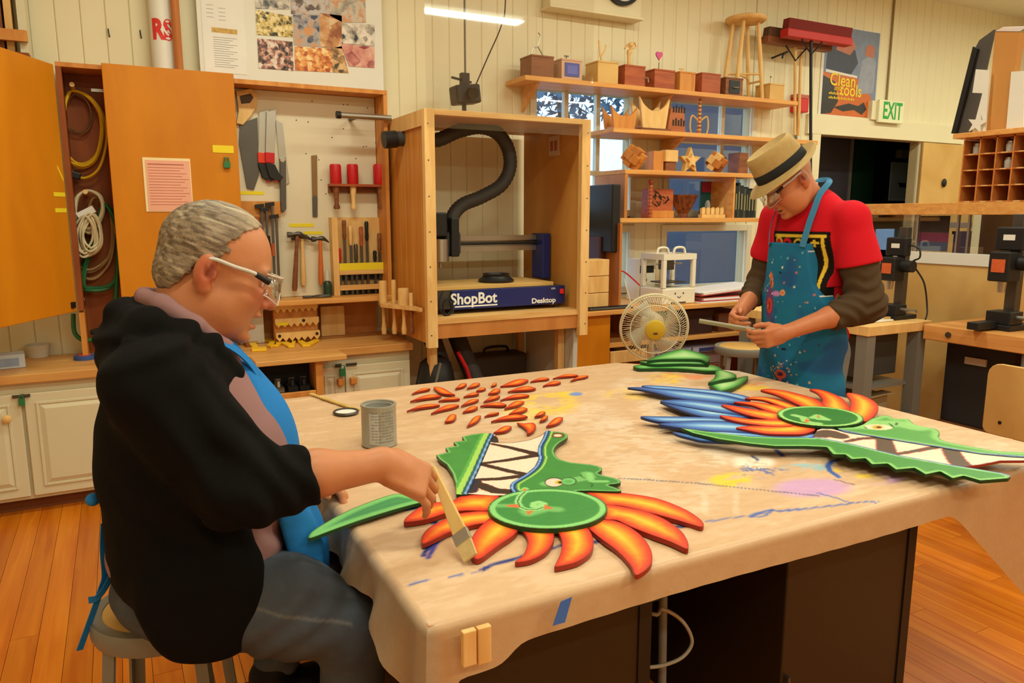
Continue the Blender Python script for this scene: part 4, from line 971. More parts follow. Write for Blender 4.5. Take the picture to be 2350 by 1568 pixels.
obj('twig', MB().tube(smooth_path([(cx, 4.37, zt), (cx - 0.02, 4.37, zt + 0.06), (cx - 0.03, 4.37, zt + 0.14)], 4), 0.006, 6).tube(smooth_path([(cx - 0.012, 4.37, zt + 0.04), (cx + 0.02, 4.37, zt + 0.09), (cx + 0.025, 4.37, zt + 0.12)], 4), 0.005, 6), M_MAPLE, t)
t, cx, zt = s1box(1419, 1481, 147, 193, 'redwood crank box with a carved wooden golfer on top', M_REDWOOD)
m = MB().tube(smooth_path([(cx, 4.37, zt), (cx - 0.005, 4.37, zt + 0.06), (cx, 4.37, zt + 0.11)], 4), [0.014] * 3 + [0.012] * 3 + [0.018] * 2 + [0.016], 8)
m.ball((cx + 0.006, 4.365, zt + 0.145), 0.018, 10, 8)
m.tube([(cx, 4.36, zt + 0.115), (cx + 0.04, 4.35, zt + 0.13), (cx + 0.025, 4.35, zt + 0.16)], 0.007, 6).tube([(cx, 4.36, zt + 0.115), (cx - 0.035, 4.35, zt + 0.14), (cx - 0.055, 4.35, zt + 0.11)], 0.006, 6)
obj('carved_figure', m, M_MAPLE, t, smooth=True)
obj('crank', MB().tube([(cx + 0.075, 4.30, S1Z + 0.06), (cx + 0.10, 4.29, S1Z + 0.06), (cx + 0.105, 4.29, S1Z + 0.03)], 0.005, 6), M_STEEL, t)
t, cx, zt = s1box(1487, 1549, 157, 200, 'redwood crank box with a pink heart on a stick', M_REDWOOD)
obj('stick', MB().cyl((cx, 4.37, zt), (cx, 4.37, zt + 0.06), 0.003, n=6), M_DSTEEL, t)
hp_ = [(cx + 0.03 * 16 * math.sin(a) ** 3 / 17, zt + 0.105 + 0.035 * (13 * math.cos(a) - 5 * math.cos(2 * a) - 2 * math.cos(3 * a) - math.cos(4 * a)) / 17) for a in [k * 2 * math.pi / 24 for k in range(24)]]
obj('heart', MB().xz(hp_, 4.366, 4.376), mat('heart_pink', rgb(214, 90, 150), 0.5), t)
t, cx, zt = s1box(1549, 1596, 160, 203, 'plain orange-brown crank box with a small T-shaped peg on top', M_CAB)
obj('peg', MB().cyl((cx, 4.37, zt), (cx, 4.37, zt + 0.03), 0.004, n=6).bar((cx - 0.02, 4.37, zt + 0.03), (cx + 0.02, 4.37, zt + 0.03), 0.008, 0.008), M_MAPLE, t)
t, cx, zt = s1box(1597, 1654, 163, 208, 'redwood crank box with a bare top, between the orange and black boxes', M_REDWOOD)
t, cx, zt = s1box(1653, 1705, 173, 213, 'black-fronted crank box beside the foot of the wooden stool', M_WALNUT)
obj('dark_front', MB().box(cx - 0.05, cx + 0.05, 4.2955, 4.2995, S1Z + 0.015, zt - 0.02), M_BLACK, t)
obj('crank', MB().tube([(cx - 0.02, 4.294, S1Z + 0.06), (cx + 0.0, 4.286, S1Z + 0.055), (cx + 0.03, 4.286, S1Z + 0.06)], 0.004, 6), M_STEEL, t)
t, cx, zt = s1box(1757, 1800, 184, 220, 'small pale wooden crank box at the far end of the top shelf', M_PLY)
obj('peg', MB().cyl((cx, 4.37, zt), (cx, 4.37, zt + 0.06), 0.004, n=6).ball((cx, 4.37, zt + 0.06), 0.008, 8, 6), M_STEEL, t)
# wooden stool on the shelf
c = aY(1712, 45, 4.40)
t = thing('wooden_stool', 'round-topped wooden stool standing up on the top shelf', 'stool', (c.x, 4.40, S1Z + 0.001))
sh_ = aY(1712, 45, 4.40).z - S1Z
obj('seat', MB().lathe([(0, sh_ - 0.02), (0.135, sh_ - 0.02), (0.15, sh_ - 0.005), (0.15, sh_ + 0.008), (0.13, sh_ + 0.016), (0, sh_ + 0.012)], (c.x, 4.40, S1Z), 32), M_MAPLE, t, smooth=True)
LG = []
for k, a in enumerate((2.5, -2.5, 0.65, -0.65)):
 b = Vector((c.x + 0.17 * math.cos(a), 4.40 + 0.115 * math.sin(a), S1Z + 0.001)); p = Vector((c.x + 0.09 * math.cos(a), 4.40 + 0.09 * math.sin(a), S1Z + sh_ - 0.02))
 LG.append((b, p)); obj('leg', MB().tube([b, b.lerp(p, 0.5), p], [0.013, 0.017, 0.013], 10), M_MAPLE, t, smooth=True)
for i, j, f in ((0, 3, 0.33), (1, 2, 0.30), (0, 1, 0.24), (2, 3, 0.24)):
 obj('rung', MB().cyl(LG[i][0].lerp(LG[i][1], f), LG[j][0].lerp(LG[j][1], f), 0.008, n=8), M_MAPLE, t, smooth=True)
# ---- on the second shelf ----------------------------------------------
def saddle(label, px0, px1, py0, py1, d, base):
 x0, x1, z0, z1 = rect(px0, py0, px1, py1, 4.30)
 zb = S2Z + 0.001; z1 = zb + (z1 - z0); w = x1 - x0
 t = thing('saddle_stand', label, 'stand', ((x0 + x1) / 2, 4.30 + d / 2, zb), 'saddle-shaped stands')
 zb2 = zb + (0.018 if base else 0)
 for i, y in enumerate((4.30, 4.30 + d - 0.02)):
  pts = [(x0 + w * 0.12, zb2), (x1 - w * 0.12, zb2), (x1, z1)]
  n = 10
  for k in range(1, n):
   u = k / n; pts.append((x1 - w * u, z1 - (z1 - zb2) * 0.42 * math.sin(math.pi * u) ** 0.8 - 0.004))
  pts.append((x0, z1))
  obj('end_panel', MB().xz(pts, y, y + 0.02), M_MAPLE if base else M_CAB, t, bevel=0.002)
 obj('tray', MB().box(x0 + w * 0.13, x1 - w * 0.13, 4.321, 4.299 + d - 0.021, zb2 + 0.002, zb2 + 0.02), M_CAB, t)
 if base: obj('base', MB().box(x0 + 0.0, x1 - 0.0, 4.28, 4.30 + d + 0.01, zb, zb + 0.0175), M_WALNUT, t)
saddle('smaller orange saddle-shaped cradle directly beside the window mullion', 1403, 1464, 243, 297, 0.12, False)
saddle('larger maple saddle-shaped cradle on a dark base', 1468, 1537, 222, 299, 0.12, True)
x0, x1, z0, z1 = rect(1532, 242, 1575, 299, 4.32)
t = thing('lettered_block', 'red-brown lettered wooden block behind the twisted spire', 'block', ((x0 + x1) / 2, 4.35, S2Z + 0.001))
obj('block', MB().xz([(x0, S2Z + 0.001), (x1, S2Z + 0.001), (x1 - 0.02, S2Z + z1 - z0), (x0 + 0.03, S2Z + z1 - z0)], 4.32, 4.37), wood('cedar_block', rgb(168, 92, 52), rgb(186, 110, 66), (1, 4, 5), 4), t, bevel=0.003)
m = MB()
for r_, zz in ((0, 0.14), (1, 0.05)):
 for k in range(5): m.box(x0 + 0.045 + k * 0.024, x0 + 0.058 + k * 0.024, 4.318, 4.3195, S2Z + zz, S2Z + zz + 0.04 + 0.012 * (k % 2))
obj('carved_letters', m, M_INK, t, kind='stuff')
# twisted spire
c = aY(1604, 300, 4.34); c.z = S2Z + 0.001; tz = aY(1604, 190, 4.34).z
t = thing('twisted_spire', 'tall striped spire with two wire hoops standing on the second shelf', 'ornament', c)
m = MB(); m2 = MB(); n = 26
for k in range(n):
 z = c.z + (tz - c.z) * k / n; h = (tz - c.z) / n
 r = 0.017 * (1 - 0.45 * k / n)
 (m if k % 2 else m2).lathe([(r * 0.8, 0), (r, h * 0.5), (r * 0.8, h * 0.98)], (c.x, c.y, z), 8)
obj('dark_rings', m, M_REDWOOD, t, kind='stuff'); obj('pale_rings', m2, M_PLY, t, kind='stuff')
for s in (-1, 1):
 obj('hoop', MB().tube(smooth_path([(c.x + s * 0.015, c.y, c.z + 0.10), (c.x + s * 0.07, c.y, c.z + 0.13), (c.x + s * 0.085, c.y, c.z + 0.06), (c.x + s * 0.07, c.y, c.z)], 6), 0.006, 6), M_PLY, t)
obj('tip', MB().tube([(c.x - 0.02, c.y, tz - 0.02), (c.x, c.y, tz + 0.05), (c.x + 0.02, c.y, tz - 0.02)], 0.005, 6), M_PLY, t)
# ---- puzzles on the bookcase -------------------------------------------
def burr(label, px, py, s, materials, rz, rx, y=4.30):
 c = aY(px, py, y); h = s * 1.25; c.z = S3Z + h + 0.001
 t = thing('burr_puzzle', label, 'puzzle', (c.x, y, S3Z + 0.001), 'wooden burr puzzles')
 M = about(c, rz, rx)
 k = 0
 lo = 9
 parts = []
 for ax in range(3):
  for sg in (-1, 1):
   h3 = [s * 0.5] * 3; o3 = [0, 0, 0]; h3[ax] = s * 1.15; o3[(ax + 1) % 3] = sg * s * 0.5; h3[(ax + 1) % 3] = s * 0.48; h3[(ax + 2) % 3] = s * 0.48
   mb = MB().box(c.x + o3[0] - h3[0], c.x + o3[0] + h3[0], c.y + o3[1] - h3[1], c.y + o3[1] + h3[1], c.z + o3[2] - h3[2], c.z + o3[2] + h3[2]).turn(M)
   parts.append(mb); lo = min(lo, min(v.z for v in mb.v))
 for mb in parts:
  for v in mb.v: v.z += S3Z + 0.001 - lo
  obj('puzzle_bar', mb, materials[k % len(materials)], t, bevel=0.002); k += 1
burr('burr puzzle of brown bars in front of the bright window panes', 1455, 362, 0.06, [M_CAB, M_PLYD, M_CAB], 0.6, 0.7)
burr('burr puzzle of dark and light bars next to the wooden star', 1645, 366, 0.055, [M_PLYD, M_MAPLE, M_WALNUT], 0.5, 0.65)
x0, x1, z0, z1 = rect(1500, 342, 1552, 389, 4.30)
t = thing('cube_puzzle', 'interlocking pair of light and dark wooden cubes', 'puzzle', ((x0 + x1) / 2, 4.33, S3Z + 0.001)); w = x1 - x0; zb = S3Z + 0.001
obj('light_cube', MB().box(x0 + w * 0.45, x1, 4.28, 4.36, zb + 0.07, zb + 0.15), M_MAPLE, t, bevel=0.002)
obj('dark_cube', MB().box(x0 + w * 0.5, x1 - 0.01, 4.29, 4.37, zb, zb + 0.0695), M_WALNUT, t, bevel=0.002)
obj('tall_cube', MB().box(x0, x0 + w * 0.44, 4.30, 4.39, zb, zb + 0.14), M_CAB, t, bevel=0.002)
c = aY(1584, 362, 4.28); R_ = 0.098; c.z = S3Z + 0.001 + R_ * 0.84
pts = []
for k in range(10):
 a = math.pi / 2 + k * math.pi / 5; r = R_ if k % 2 == 0 else R_ * 0.45; pts.append((c.x + r * math.cos(a), c.z + r * math.sin(a)))
mz = min(p[1] for p in pts); pts = [(x, z - mz + S3Z + 0.001) for x, z in pts]
t = thing('wooden_star', 'pale five-pointed wooden star with a layered front', 'star', (c.x, 4.30, S3Z + 0.001))
obj('star_plate', MB().xz(pts, 4.27, 4.31), M_PLY, t, bevel=0.003)
cz_ = sum(p[1] for p in pts) / 10
obj('raised_star', MB().xz([(c.x + (x - c.x) * 0.55, cz_ + (z - cz_) * 0.55) for x, z in pts], 4.25, 4.2695), M_MAPLE, t, bevel=0.003)
x0, x1, z0, z1 = rect(1692, 350, 1713, 396, 4.32)
obj('book_end', MB().box(x0, x1, 4.30, 4.42, S3Z + 0.001, S3Z + 0.16), M_WALNUT, label='dark wooden block standing at the end of the bookcase top', cat='block', bevel=0.003)
# ---- inside the bookcase -------------------------------------------------
zb = S4Z + 0.001
x0, x1, z0, z1 = rect(1484, 425, 1545, 497, 4.26)
t = thing('puzzle_box', 'carved red-brown toy house with a dark maze front and a striped corner post', 'toy', ((x0 + x1) / 2, 4.3, zb))
obj('house', MB().box(x0 + 0.03, x1, 4.26, 4.36, zb, zb + 0.20), M_REDWOOD, t, bevel=0.003)
m = MB(); q = random.Random(8)
for k in range(22):
 a = q.uniform(x0 + 0.05, x1 - 0.03); b = zb + q.uniform(0.07, 0.18); m.bar((a, 4.257, b), (a + q.uniform(-0.03, 0.03), 4.257, b + q.uniform(-0.03, 0.03)), 0.004, 0.006)
obj('maze_front', m, M_INK, t, kind='stuff')
obj('porch', MB().box(x0 + 0.03, x1 - 0.01, 4.235, 4.2595, zb, zb + 0.05), M_CAB, t, bevel=0.002)
m = MB()
for k in range(9): m.lathe([(0.014, 0), (0.017, 0.012), (0.014, 0.024)], (x0 + 0.015, 4.24, zb + k * 0.025), 8)
m.ball((x0 + 0.015, 4.24, zb + 0.245), 0.02, 8, 6)
obj('corner_post', m, M_REDWOOD, t, kind='stuff')
x0, x1, z0, z1 = rect(1548, 455, 1612, 497, 4.27); cx = (x0 + x1) / 2
obj('pyramid_bowl', MB().lathe([(0, 0), (0.05, 0), (0.045, 0.03), (0.075, 0.06), (0.135, 0.155), (0.135, 0.165), (0.12, 0.165), (0.06, 0.07), (0, 0.06)], (cx, 4.33, zb), 4), wood('striped_walnut', rgb(84, 40, 22), rgb(150, 82, 44), (9, 9, 2), 6, 0.35), label='square flared wooden bowl in dark stripes on the bookcase shelf', cat='bowl')
x0, x1, z0, z1 = rect(1610, 408, 1662, 478, 4.42)
t = thing('painted_panel', 'small green and red painted panel leaning at the back of the bookcase', 'picture', ((x0 + x1) / 2, 4.44, zb))
obj('panel', MB().box(x0, x1, 4.43, 4.442, zb, zb + 0.27), mat('teal_paint', rgb(34, 92, 98), 0.5, var=0.2, scale=12), t)
obj('red_patch', MB().box(x0 + 0.01, x1 - 0.08, 4.4285, 4.4297, zb + 0.19, zb + 0.265), mat('magenta_paint', rgb(150, 40, 76), 0.5, var=0.3, scale=16), t)
x0, x1, z0, z1 = rect(1607, 473, 1660, 498, 4.24)
t = thing('animal_row', 'row of yellow wooden animal cut-outs joined on a strip', 'toy', ((x0 + x1) / 2, 4.24, zb))
obj('strip', MB().box(x0, x1, 4.22, 4.26, zb, zb + 0.025), M_MAPLE, t)
for k in range(5):
 a = x0 + (x1 - x0) * (k + 0.5) / 5
 obj('animal', MB().xz([(a - 0.016, zb + 0.0255), (a + 0.014, zb + 0.0255), (a + 0.016, zb + 0.06), (a + 0.008, zb + 0.078), (a - 0.004, zb + 0.066), (a - 0.018, zb + 0.07)], 4.228, 4.25), M_MAPLE, t, bevel=0.002)
obj('small_post', MB().lathe([(0, 0), (0.02, 0), (0.02, 0.10), (0.012, 0.125), (0, 0.13)], (x0 + 0.13, 4.31, zb), 12), mat('grey_post', rgb(140, 136, 128), 0.5), smooth=True, label='small grey bullet-shaped post behind the animal cut-outs', cat='ornament')
q = random.Random(21)
x = 4.04; k = 0
BC = [((26, 40, 34), 'black-green'), ((30, 30, 34), 'black'), ((48, 62, 54), 'dark green'), ((34, 34, 36), 'charcoal'), ((60, 66, 60), 'grey-green'), ((24, 28, 30), 'jet black')]
ordn = ['first', 'second', 'third', 'fourth', 'fifth', 'sixth', 'seventh', 'eighth', 'ninth']
while x < 4.27 and k < 9:
 w = q.uniform(0.02, 0.036); h = q.uniform(0.20, 0.27); cc, cn = BC[k % 6]
 t = thing('book', '%s bound book standing %s after the divider in the bookcase' % (cn, ordn[k]), 'book', (x + w / 2, 4.31, zb), 'dark books in the bookcase')
 obj('cover', MB().box(x, x + w - 0.001, 4.22, 4.40, zb, zb + h), mat('book_' + cn.replace(' ', '_'), rgb(*cc), 0.5), t, bevel=0.002)
 obj('spine_title', MB().box(x + w * 0.3, x + w * 0.65, 4.2185, 4.2198, zb + h * 0.25, zb + h * 0.75), mat('spine_gold', rgb(150, 140, 96), 0.5), t)
 x += w; k += 1
# ---- clock box at the top -------------------------------------------------
x0, x1 = 2.60, 3.33; z0 = 2.75
t = thing('wall_clock', 'cream wall box carrying a round black-rimmed clock', 'clock', ((x0 + x1) / 2, 4.5, z0))
obj('case', MB().box(x0, x1, 4.44, 4.547, z0, z0 + 0.50), M_CREAM, t, bevel=0.006)
obj('ledge', MB().box(x0 - 0.01, x1 + 0.01, 4.42, 4.547, z0 - 0.02, z0 - 0.0005), M_CREAM, t, bevel=0.004)
cx_ = aY(1425, 0, 4.44).x
RX = Matrix.Rotation(math.pi / 2, 3, 'X')
obj('rim', MB().lathe([(0.150, 0), (0.150, 0.03), (0.125, 0.03), (0.125, 0)], (cx_, 4.439, z0 + 0.205), 40, RX), M_BLACK, t, smooth=True)
obj('dial', MB().lathe([(0, 0.006), (0.1245, 0.006), (0.1245, 0.012), (0, 0.012)], (cx_, 4.439, z0 + 0.205), 40, RX), M_WHITE, t)
obj('hands', MB().bar((cx_, 4.425, z0 + 0.205), (cx_ + 0.06, 4.425, z0 + 0.15), 0.008, 0.002).bar((cx_, 4.424, z0 + 0.205), (cx_ - 0.02, 4.424, z0 + 0.30), 0.006, 0.002), M_BLACK, t)
# ================================================================== WINDOW DESK
t = thing('window_desk', 'long wooden desk with open shelves under the windows', 'desk', (3.4, 4.2, 0))
obj('top', MB().box(2.50, 4.60, 3.93, 4.53, DKZ - 0.03, DKZ), M_SHELFX, t, bevel=0.004)
obj('end_cabinet', MB().box(2.50, 2.79, 3.96, 4.52, 0.02, DKZ - 0.0305), M_OCHRE, t, bevel=0.003)
obj('shelf_board', MB().box(2.791, 4.60, 3.98, 4.52, 0.545, 0.57), M_SHELFX, t)
obj('shelf_board', MB().box(2.791, 4.60, 3.98, 4.52, 0.04, 0.07), M_SHELFX, t)
obj('end_panel', MB().box(4.575, 4.60, 3.98, 4.52, 0.071, 0.544), M_CAB, t)
obj('divider', MB().box(3.12, 3.14, 3.98, 4.52, 0.571, DKZ - 0.0305), M_CAB, t)
obj('drawer_front', MB().box(2.80, 3.1, 3.965, 3.985, 0.44, 0.52), M_PINE, t, bevel=0.003)
obj('back_panel', MB().box(2.791, 4.57, 4.50, 4.515, 0.071, 0.544), M_RED, t)
for k, (x0, x1, h, cc, nm) in enumerate(((3.18, 3.42, 0.15, (96, 60, 44), 'brown cardboard box on the desk shelf nearest the fan'), (3.46, 3.74, 0.17, (70, 44, 40), 'dark brown crate on the desk shelf'), (3.80, 4.10, 0.13, (120, 72, 50), 'low reddish box on the desk shelf behind the standing person'))):
 tt = thing('storage_box', nm, 'box', ((x0 + x1) / 2, 4.2, 0.571), 'boxes on the desk shelf')
 obj('body', MB().box(x0, x1, 4.05, 4.40, 0.571, 0.571 + h * 0.8), mat('storage_%d' % k, rgb(*cc), 0.7), tt)
 obj('lid', MB().box(x0 - 0.004, x1 + 0.004, 4.046, 4.404, 0.5712 + h * 0.8, 0.571 + h), mat('storage_lid_%d' % k, rgb(*[int(v * 1.2) for v in cc]), 0.7), tt)
for k, (x0, nm) in enumerate(((3.15, 'clear lilac-lidded bin on the floor shelf beside the fan'), (3.55, 'clear lilac-lidded bin on the floor shelf behind the grey stool'))):
 tt = thing('plastic_bin', nm, 'bin', (x0 + 0.18, 4.2, 0.072), 'plastic bins on the floor shelf')
 obj('tub', MB().box(x0, x0 + 0.36, 4.02, 4.40, 0.072, 0.44), mat('bin_tub', rgb(150, 116, 108), 0.4, var=0.25, scale=14), tt, bevel=0.01)
 obj('lid', MB().box(x0 - 0.012, x0 + 0.372, 4.008, 4.412, 0.4405, 0.485), mat('bin_lid', rgb(186, 180, 206), 0.4), tt, bevel=0.006)
 obj('label_strip', MB().box(x0 + 0.04, x0 + 0.3, 4.005, 4.0075, 0.45, 0.475), mat('navy_strip', rgb(60, 62, 110), 0.5), tt)
# monitor, drawer boxes and boards behind the enclosure
z = DKZ + 0.001
t = thing('computer_monitor', 'black flat monitor seen edge-on behind the router enclosure', 'monitor', (2.66, 4.25, z))
mx = aY(1376, 500, 4.25).x
obj('screen', MB().box(mx - 0.03, mx + 0.035, 4.06, 4.46, z + 0.36, z + 0.80), M_BLACK, t, bevel=0.008)
obj('stand', MB().box(mx - 0.02, mx + 0.015, 4.22, 4.30, z + 0.012, z + 0.36), M_DSTEEL, t)
obj('foot', MB().box(mx - 0.08, mx + 0.06, 4.16, 4.36, z, z + 0.012), M_DSTEEL, t)
x1 = aY(1394, 630, 4.02).x
t = thing('drawer_box', 'stack of three pale wooden drawers on the window desk', 'drawers', (x1 - 0.1, 4.1, z))
for k in range(3): obj('drawer', MB().box(x1 - 0.2, x1, 4.0, 4.145, z + k * 0.108, z + k * 0.108 + 0.105), M_PINE, t, bevel=0.004)
x0 = aY(1400, 560, 4.05).x; x1 = aY(1424, 560, 4.05).x
zt = aY(1400, 400, 4.1).z
obj('divider_board', MB().box(x1 - 0.02, x1, 4.03, 4.50, z, S4Z - 0.032), M_PLYD, label='upright brown board standing on the desk under the bookcase', cat='board', bevel=0.002)
obj('dark_folder', MB().box(x1 - 0.075, x1 - 0.025, 4.18, 4.47, z, z + 0.46), mat('plum_folder', rgb(86, 48, 50), 0.5), label='dark plum folder box standing between the monitor and the upright board', cat='folder', bevel=0.004)
x0 = aY(1370, 690, 3.98).x
t = thing('keyboard', 'dark keyboard lying on the desk end beside the enclosure', 'keyboard', (2.75, 3.99, z))
obj('case', MB().box(2.62, 2.96, 3.945, 3.998, z, z + 0.016), M_DSTEEL, t, bevel=0.004)
m = MB()
for r_ in range(3):
 for k in range(16): m.box(2.63 + k * 0.02, 2.646 + k * 0.02, 3.95 + r_ * 0.0155, 3.962 + r_ * 0.0155, z + 0.0162, z + 0.021)
obj('keys', m, M_BLACK, t, kind='stuff')
# white 3-D printers
M_PRN = mat('printer_white', rgb(236, 228, 208), 0.35, var=0.03)
def printer(label, x0, x1, y0, y1, zt, face):
 t = thing('printer', label, 'printer', ((x0 + x1) / 2, (y0 + y1) / 2, z))
 e = 0.03; zb = z + 0.11
 obj('base', MB().box(x0, x1, y0, y1, z, zb), M_PRN, t, bevel=0.008)
 for a in (x0, x1 - e):
  for b in (y0, y1 - e): obj('post', MB().box(a, a + e, b, b + e, zb + 0.0005, zt - 0.0405), M_PRN, t, bevel=0.006)
 m = MB()
 for (a, b, c, d) in ((x0, x1, y0, y0 + e), (x0, x1, y1 - e, y1), (x0, x0 + e, y0 + e, y1 - e), (x1 - e, x1, y0 + e, y1 - e)): m.box(a, b, c, d, zt - 0.04, zt)
 obj('top_frame', m, M_PRN, t)
 for a in (x0 + 0.02, x1 - 0.12):
  obj('handle', MB().tube(smooth_path([(a, y0 + 0.1, zt - 0.005), (a + 0.015, y0 + 0.1, zt + 0.035), (a + 0.085, y0 + 0.1, zt + 0.035), (a + 0.1, y0 + 0.1, zt - 0.005)], 4), 0.009, 8), M_PRN, t, smooth=True)
 obj('print_head', MB().box(x0 + 0.08, x0 + 0.16, y0 + 0.08, y0 + 0.16, zb + 0.12, zb + 0.2), M_DSTEEL, t, bevel=0.006)
 obj('guide_rod', MB().cyl((x0 + e, y0 + 0.12, zb + 0.16), (x1 - e, y0 + 0.12, zb + 0.16), 0.006, n=8), M_STEEL, t)
 obj('build_plate', MB().box(x0 + 0.05, x1 - 0.05, y0 + 0.05, y1 - 0.05, zb + 0.03, zb + 0.04), M_DSTEEL, t)
 if face:
  w = (x0 + x1) / 2
  f = MB()
  for dx in (-0.035, 0.035): f.lathe([(0, 0), (0.006, 0), (0.006, 0.002), (0, 0.002)], (w + dx, y0 - 0.0002, z + 0.075), 10, RX)
  obj('eye_dots', f, M_DSTEEL, t)
  obj('smile', MB().tube(smooth_path([(w - 0.015, y0 - 0.001, z + 0.055), (w, y0 - 0.001, z + 0.045), (w + 0.015, y0 - 0.001, z + 0.055)], 4), 0.0025, 6), M_DSTEEL, t)
  obj('lower_slot', MB().box(w - 0.07, w + 0.06, y0 - 0.001, y0 + 0.002, z + 0.006, z + 0.016), M_DSTEEL, t)
a = aY(1522, 640, 3.99); b = aY(1597, 640, 3.99); zt = aY(1558, 583, 3.99).z
printer('white open-frame desktop printer with a smiling face on its base', a.x, b.x, 3.99, 4.24, zt, True)
a2 = aY(1478, 630, 4.2); b2 = aY(1512, 630, 4.2)
t = thing('control_box', 'white control box with a dark display behind the smiling printer', 'device', ((a2.x + b2.x) / 2, 4.28, z))
obj('case', MB().box(a2.x, b2.x + 0.02, 4.26, 4.40, z, z + 0.30), M_PRN, t, bevel=0.006)
obj('display', MB().box(a2.x + 0.01, b2.x, 4.2575, 4.2598, z + 0.20, z + 0.25), M_BLACK, t)
obj('dial', MB().cyl((a2.x + 0.05, 4.2598, z + 0.15), (a2.x + 0.05, 4.245, z + 0.15), 0.012, n=12), M_DSTEEL, t)
q = random.Random(14); c = aZ(1462, 672, DKZ + 0.02); c.y = min(c.y, 4.35)
m = MB()
pp_ = [Vector((c.x + q.uniform(-0.10, 0.10), c.y + q.uniform(-0.05, 0.05), z + 0.01 + 0.10 * q.random())) for _ in range(22)]
t = thing('cable_tangle', 'tangle of black cables with one red lead beside the printer', 'cable', (c.x, c.y, z))
obj('black_cables', MB().tube(smooth_path(pp_, 6), 0.007, 6), M_BLACK, t, smooth=True)
rl = [aY(1418, 622, 4.2), aY(1432, 624, 4.2), aY(1452, 640, 4.18), aY(1468, 655, 4.15)]
obj('red_lead', MB().tube(smooth_path(rl, 5), 0.005, 6), M_REDP, t, smooth=True)
obj('white_lead', MB().tube(smooth_path([aY(1432, 640, 4.1), aY(1440, 670, 4.05), Vector((aY(1450, 690, 4.0).x, 4.0, z + 0.01))], 5), 0.004, 6), M_WCORD, t, smooth=True)
# red folders and papers
M_FOLD = mat('red_folder', rgb(186, 62, 48), 0.5, var=0.06)
M_PAPER = mat('paper', rgb(236, 230, 232), 0.6, var=0.03)
fx0 = aY(1598, 680, 4.02).x; fx1 = aY(1745, 680, 4.02).x
t = thing('loose_paper', 'white paper lying along the desk edge under the red folders', 'paper', ((fx0 + fx1) / 2, 4.0, z))
obj('sheet', MB().box(fx0 - 0.02, fx1, 3.945, 4.28, z, z + 0.006), M_PAPER, t)
for k, (dz, tl, nm) in enumerate(((0.008, 0.0, 'red folder lying flat at the bottom of the pile on the desk'), (0.045, 0.05, 'red folder stuffed with papers lying tilted on top of the pile'))):
 t = thing('paper_folder', nm, 'folder', ((fx0 + fx1) / 2, 4.1, z + dz), 'red folders on the desk')
 M = about((fx0, 4.0, z + dz), 0.04 * k, 0, -tl)
 obj('lower_cover', MB().box(fx0, fx1, 3.97, 4.25, z + dz, z + dz + 0.006).turn(M), M_FOLD, t)
 obj('sheets', MB().box(fx0 + 0.03, fx1 - 0.01, 3.975, 4.24, z + dz + 0.0065, z + dz + 0.02).turn(M), M_PAPER, t)
 obj('upper_cover', MB().box(fx0 + 0.0, fx1, 3.99, 4.25, z + dz + 0.0205, z + dz + 0.026).turn(M), M_FOLD if k == 0 else M_PAPER, t)
# ---- pedestal fan -----------------------------------------------------------
fc = aY(1501, 752, 3.62)
M_FANW = mat('fan_ivory', rgb(226, 216, 180), 0.4)
t = thing('pedestal_fan', 'ivory pedestal fan with a yellow hub and wire cage', 'fan', (fc.x, fc.y, 0))
FR = 77.5 / F_PX * (fc - CAMP).dot(FWD)
Mf = Matrix.Rotation(-0.55, 3, 'Z') @ Matrix.Rotation(math.pi / 2 + 0.10, 3, 'X')   # cage axis: local z looks at the room
def fl_(p): return Mf @ Vector(p) + fc
for k, (rr, zz) in enumerate(((FR, 0.0), (FR * 0.99, -0.03), (FR * 0.97, 0.03), (FR * 0.72, 0.055))):
 obj('cage_ring', MB().tube([fl_((rr * math.cos(a), rr * math.sin(a), zz)) for a in [j * 2 * math.pi / 48 for j in range(48)]], 0.006 if k == 0 else 0.0035, 6, True), M_FANW, t, smooth=True)
m = MB(); m2 = MB()
for k in range(84):
 a = k * 2 * math.pi / 84; b = a + 0.35
 def pt(r, an, zz): return fl_((r * math.cos(an), r * math.sin(an), zz))
 m.tube([pt(0.06, a, 0.062), pt(FR * 0.5, a + 0.18, 0.062), pt(FR * 0.8, a + 0.3, 0.05), pt(FR * 0.96, b, 0.03), pt(FR, b, 0.0)], 0.0016, 4)
 if k % 2 == 0: m2.tube([pt(0.06, a, -0.09), pt(FR * 0.6, a, -0.08), pt(FR * 0.95, a, -0.04), pt(FR, a, 0.0)], 0.0016, 4)
obj('front_cage', m, M_FANW, t, kind='stuff'); obj('rear_cage', m2, M_FANW, t, kind='stuff')
obj('hub_cap', MB().lathe([(0, 0.085), (0.03, 0.083), (0.058, 0.075), (0.062, 0.06), (0.05, 0.055)], fc, 28, Mf), mat('hub_yellow', rgb(214, 180, 52), 0.4), t, smooth=True)
obj('badge', MB().bar(fl_((-0.012, -0.016, 0.086)), fl_((0.012, -0.016, 0.086)), 0.002, 0.009), M_DSTEEL, t)
for k in range(4):
 a = k * math.pi / 2 + 0.4; bl = []
 for j in range(7):
  u = j / 6; an = a - 0.1 + 0.75 * math.sin(u * math.pi / 2); r1 = 0.05 + (FR * 0.86 - 0.05) * u
  bl.append((r1, an))
 up_ = [fl_((r * math.cos(an), r * math.sin(an), 0.012)) for r, an in bl]
 dn_ = [fl_((r * math.cos(an - 0.75 * min(1, r / FR + 0.3)), r * math.sin(an - 0.75 * min(1, r / FR + 0.3)), -0.02)) for r, an in bl]
 mb = MB().add(up_ + dn_, [(j, j + 1, j + 8, j + 7) for j in range(6)])
 b_ = obj('blade', mb, mat('blade_clear', rgb(206, 200, 180), 0.3), t, smooth=True); sm_ = b_.modifiers.new('thick', 'SOLIDIFY'); sm_.thickness = 0.003
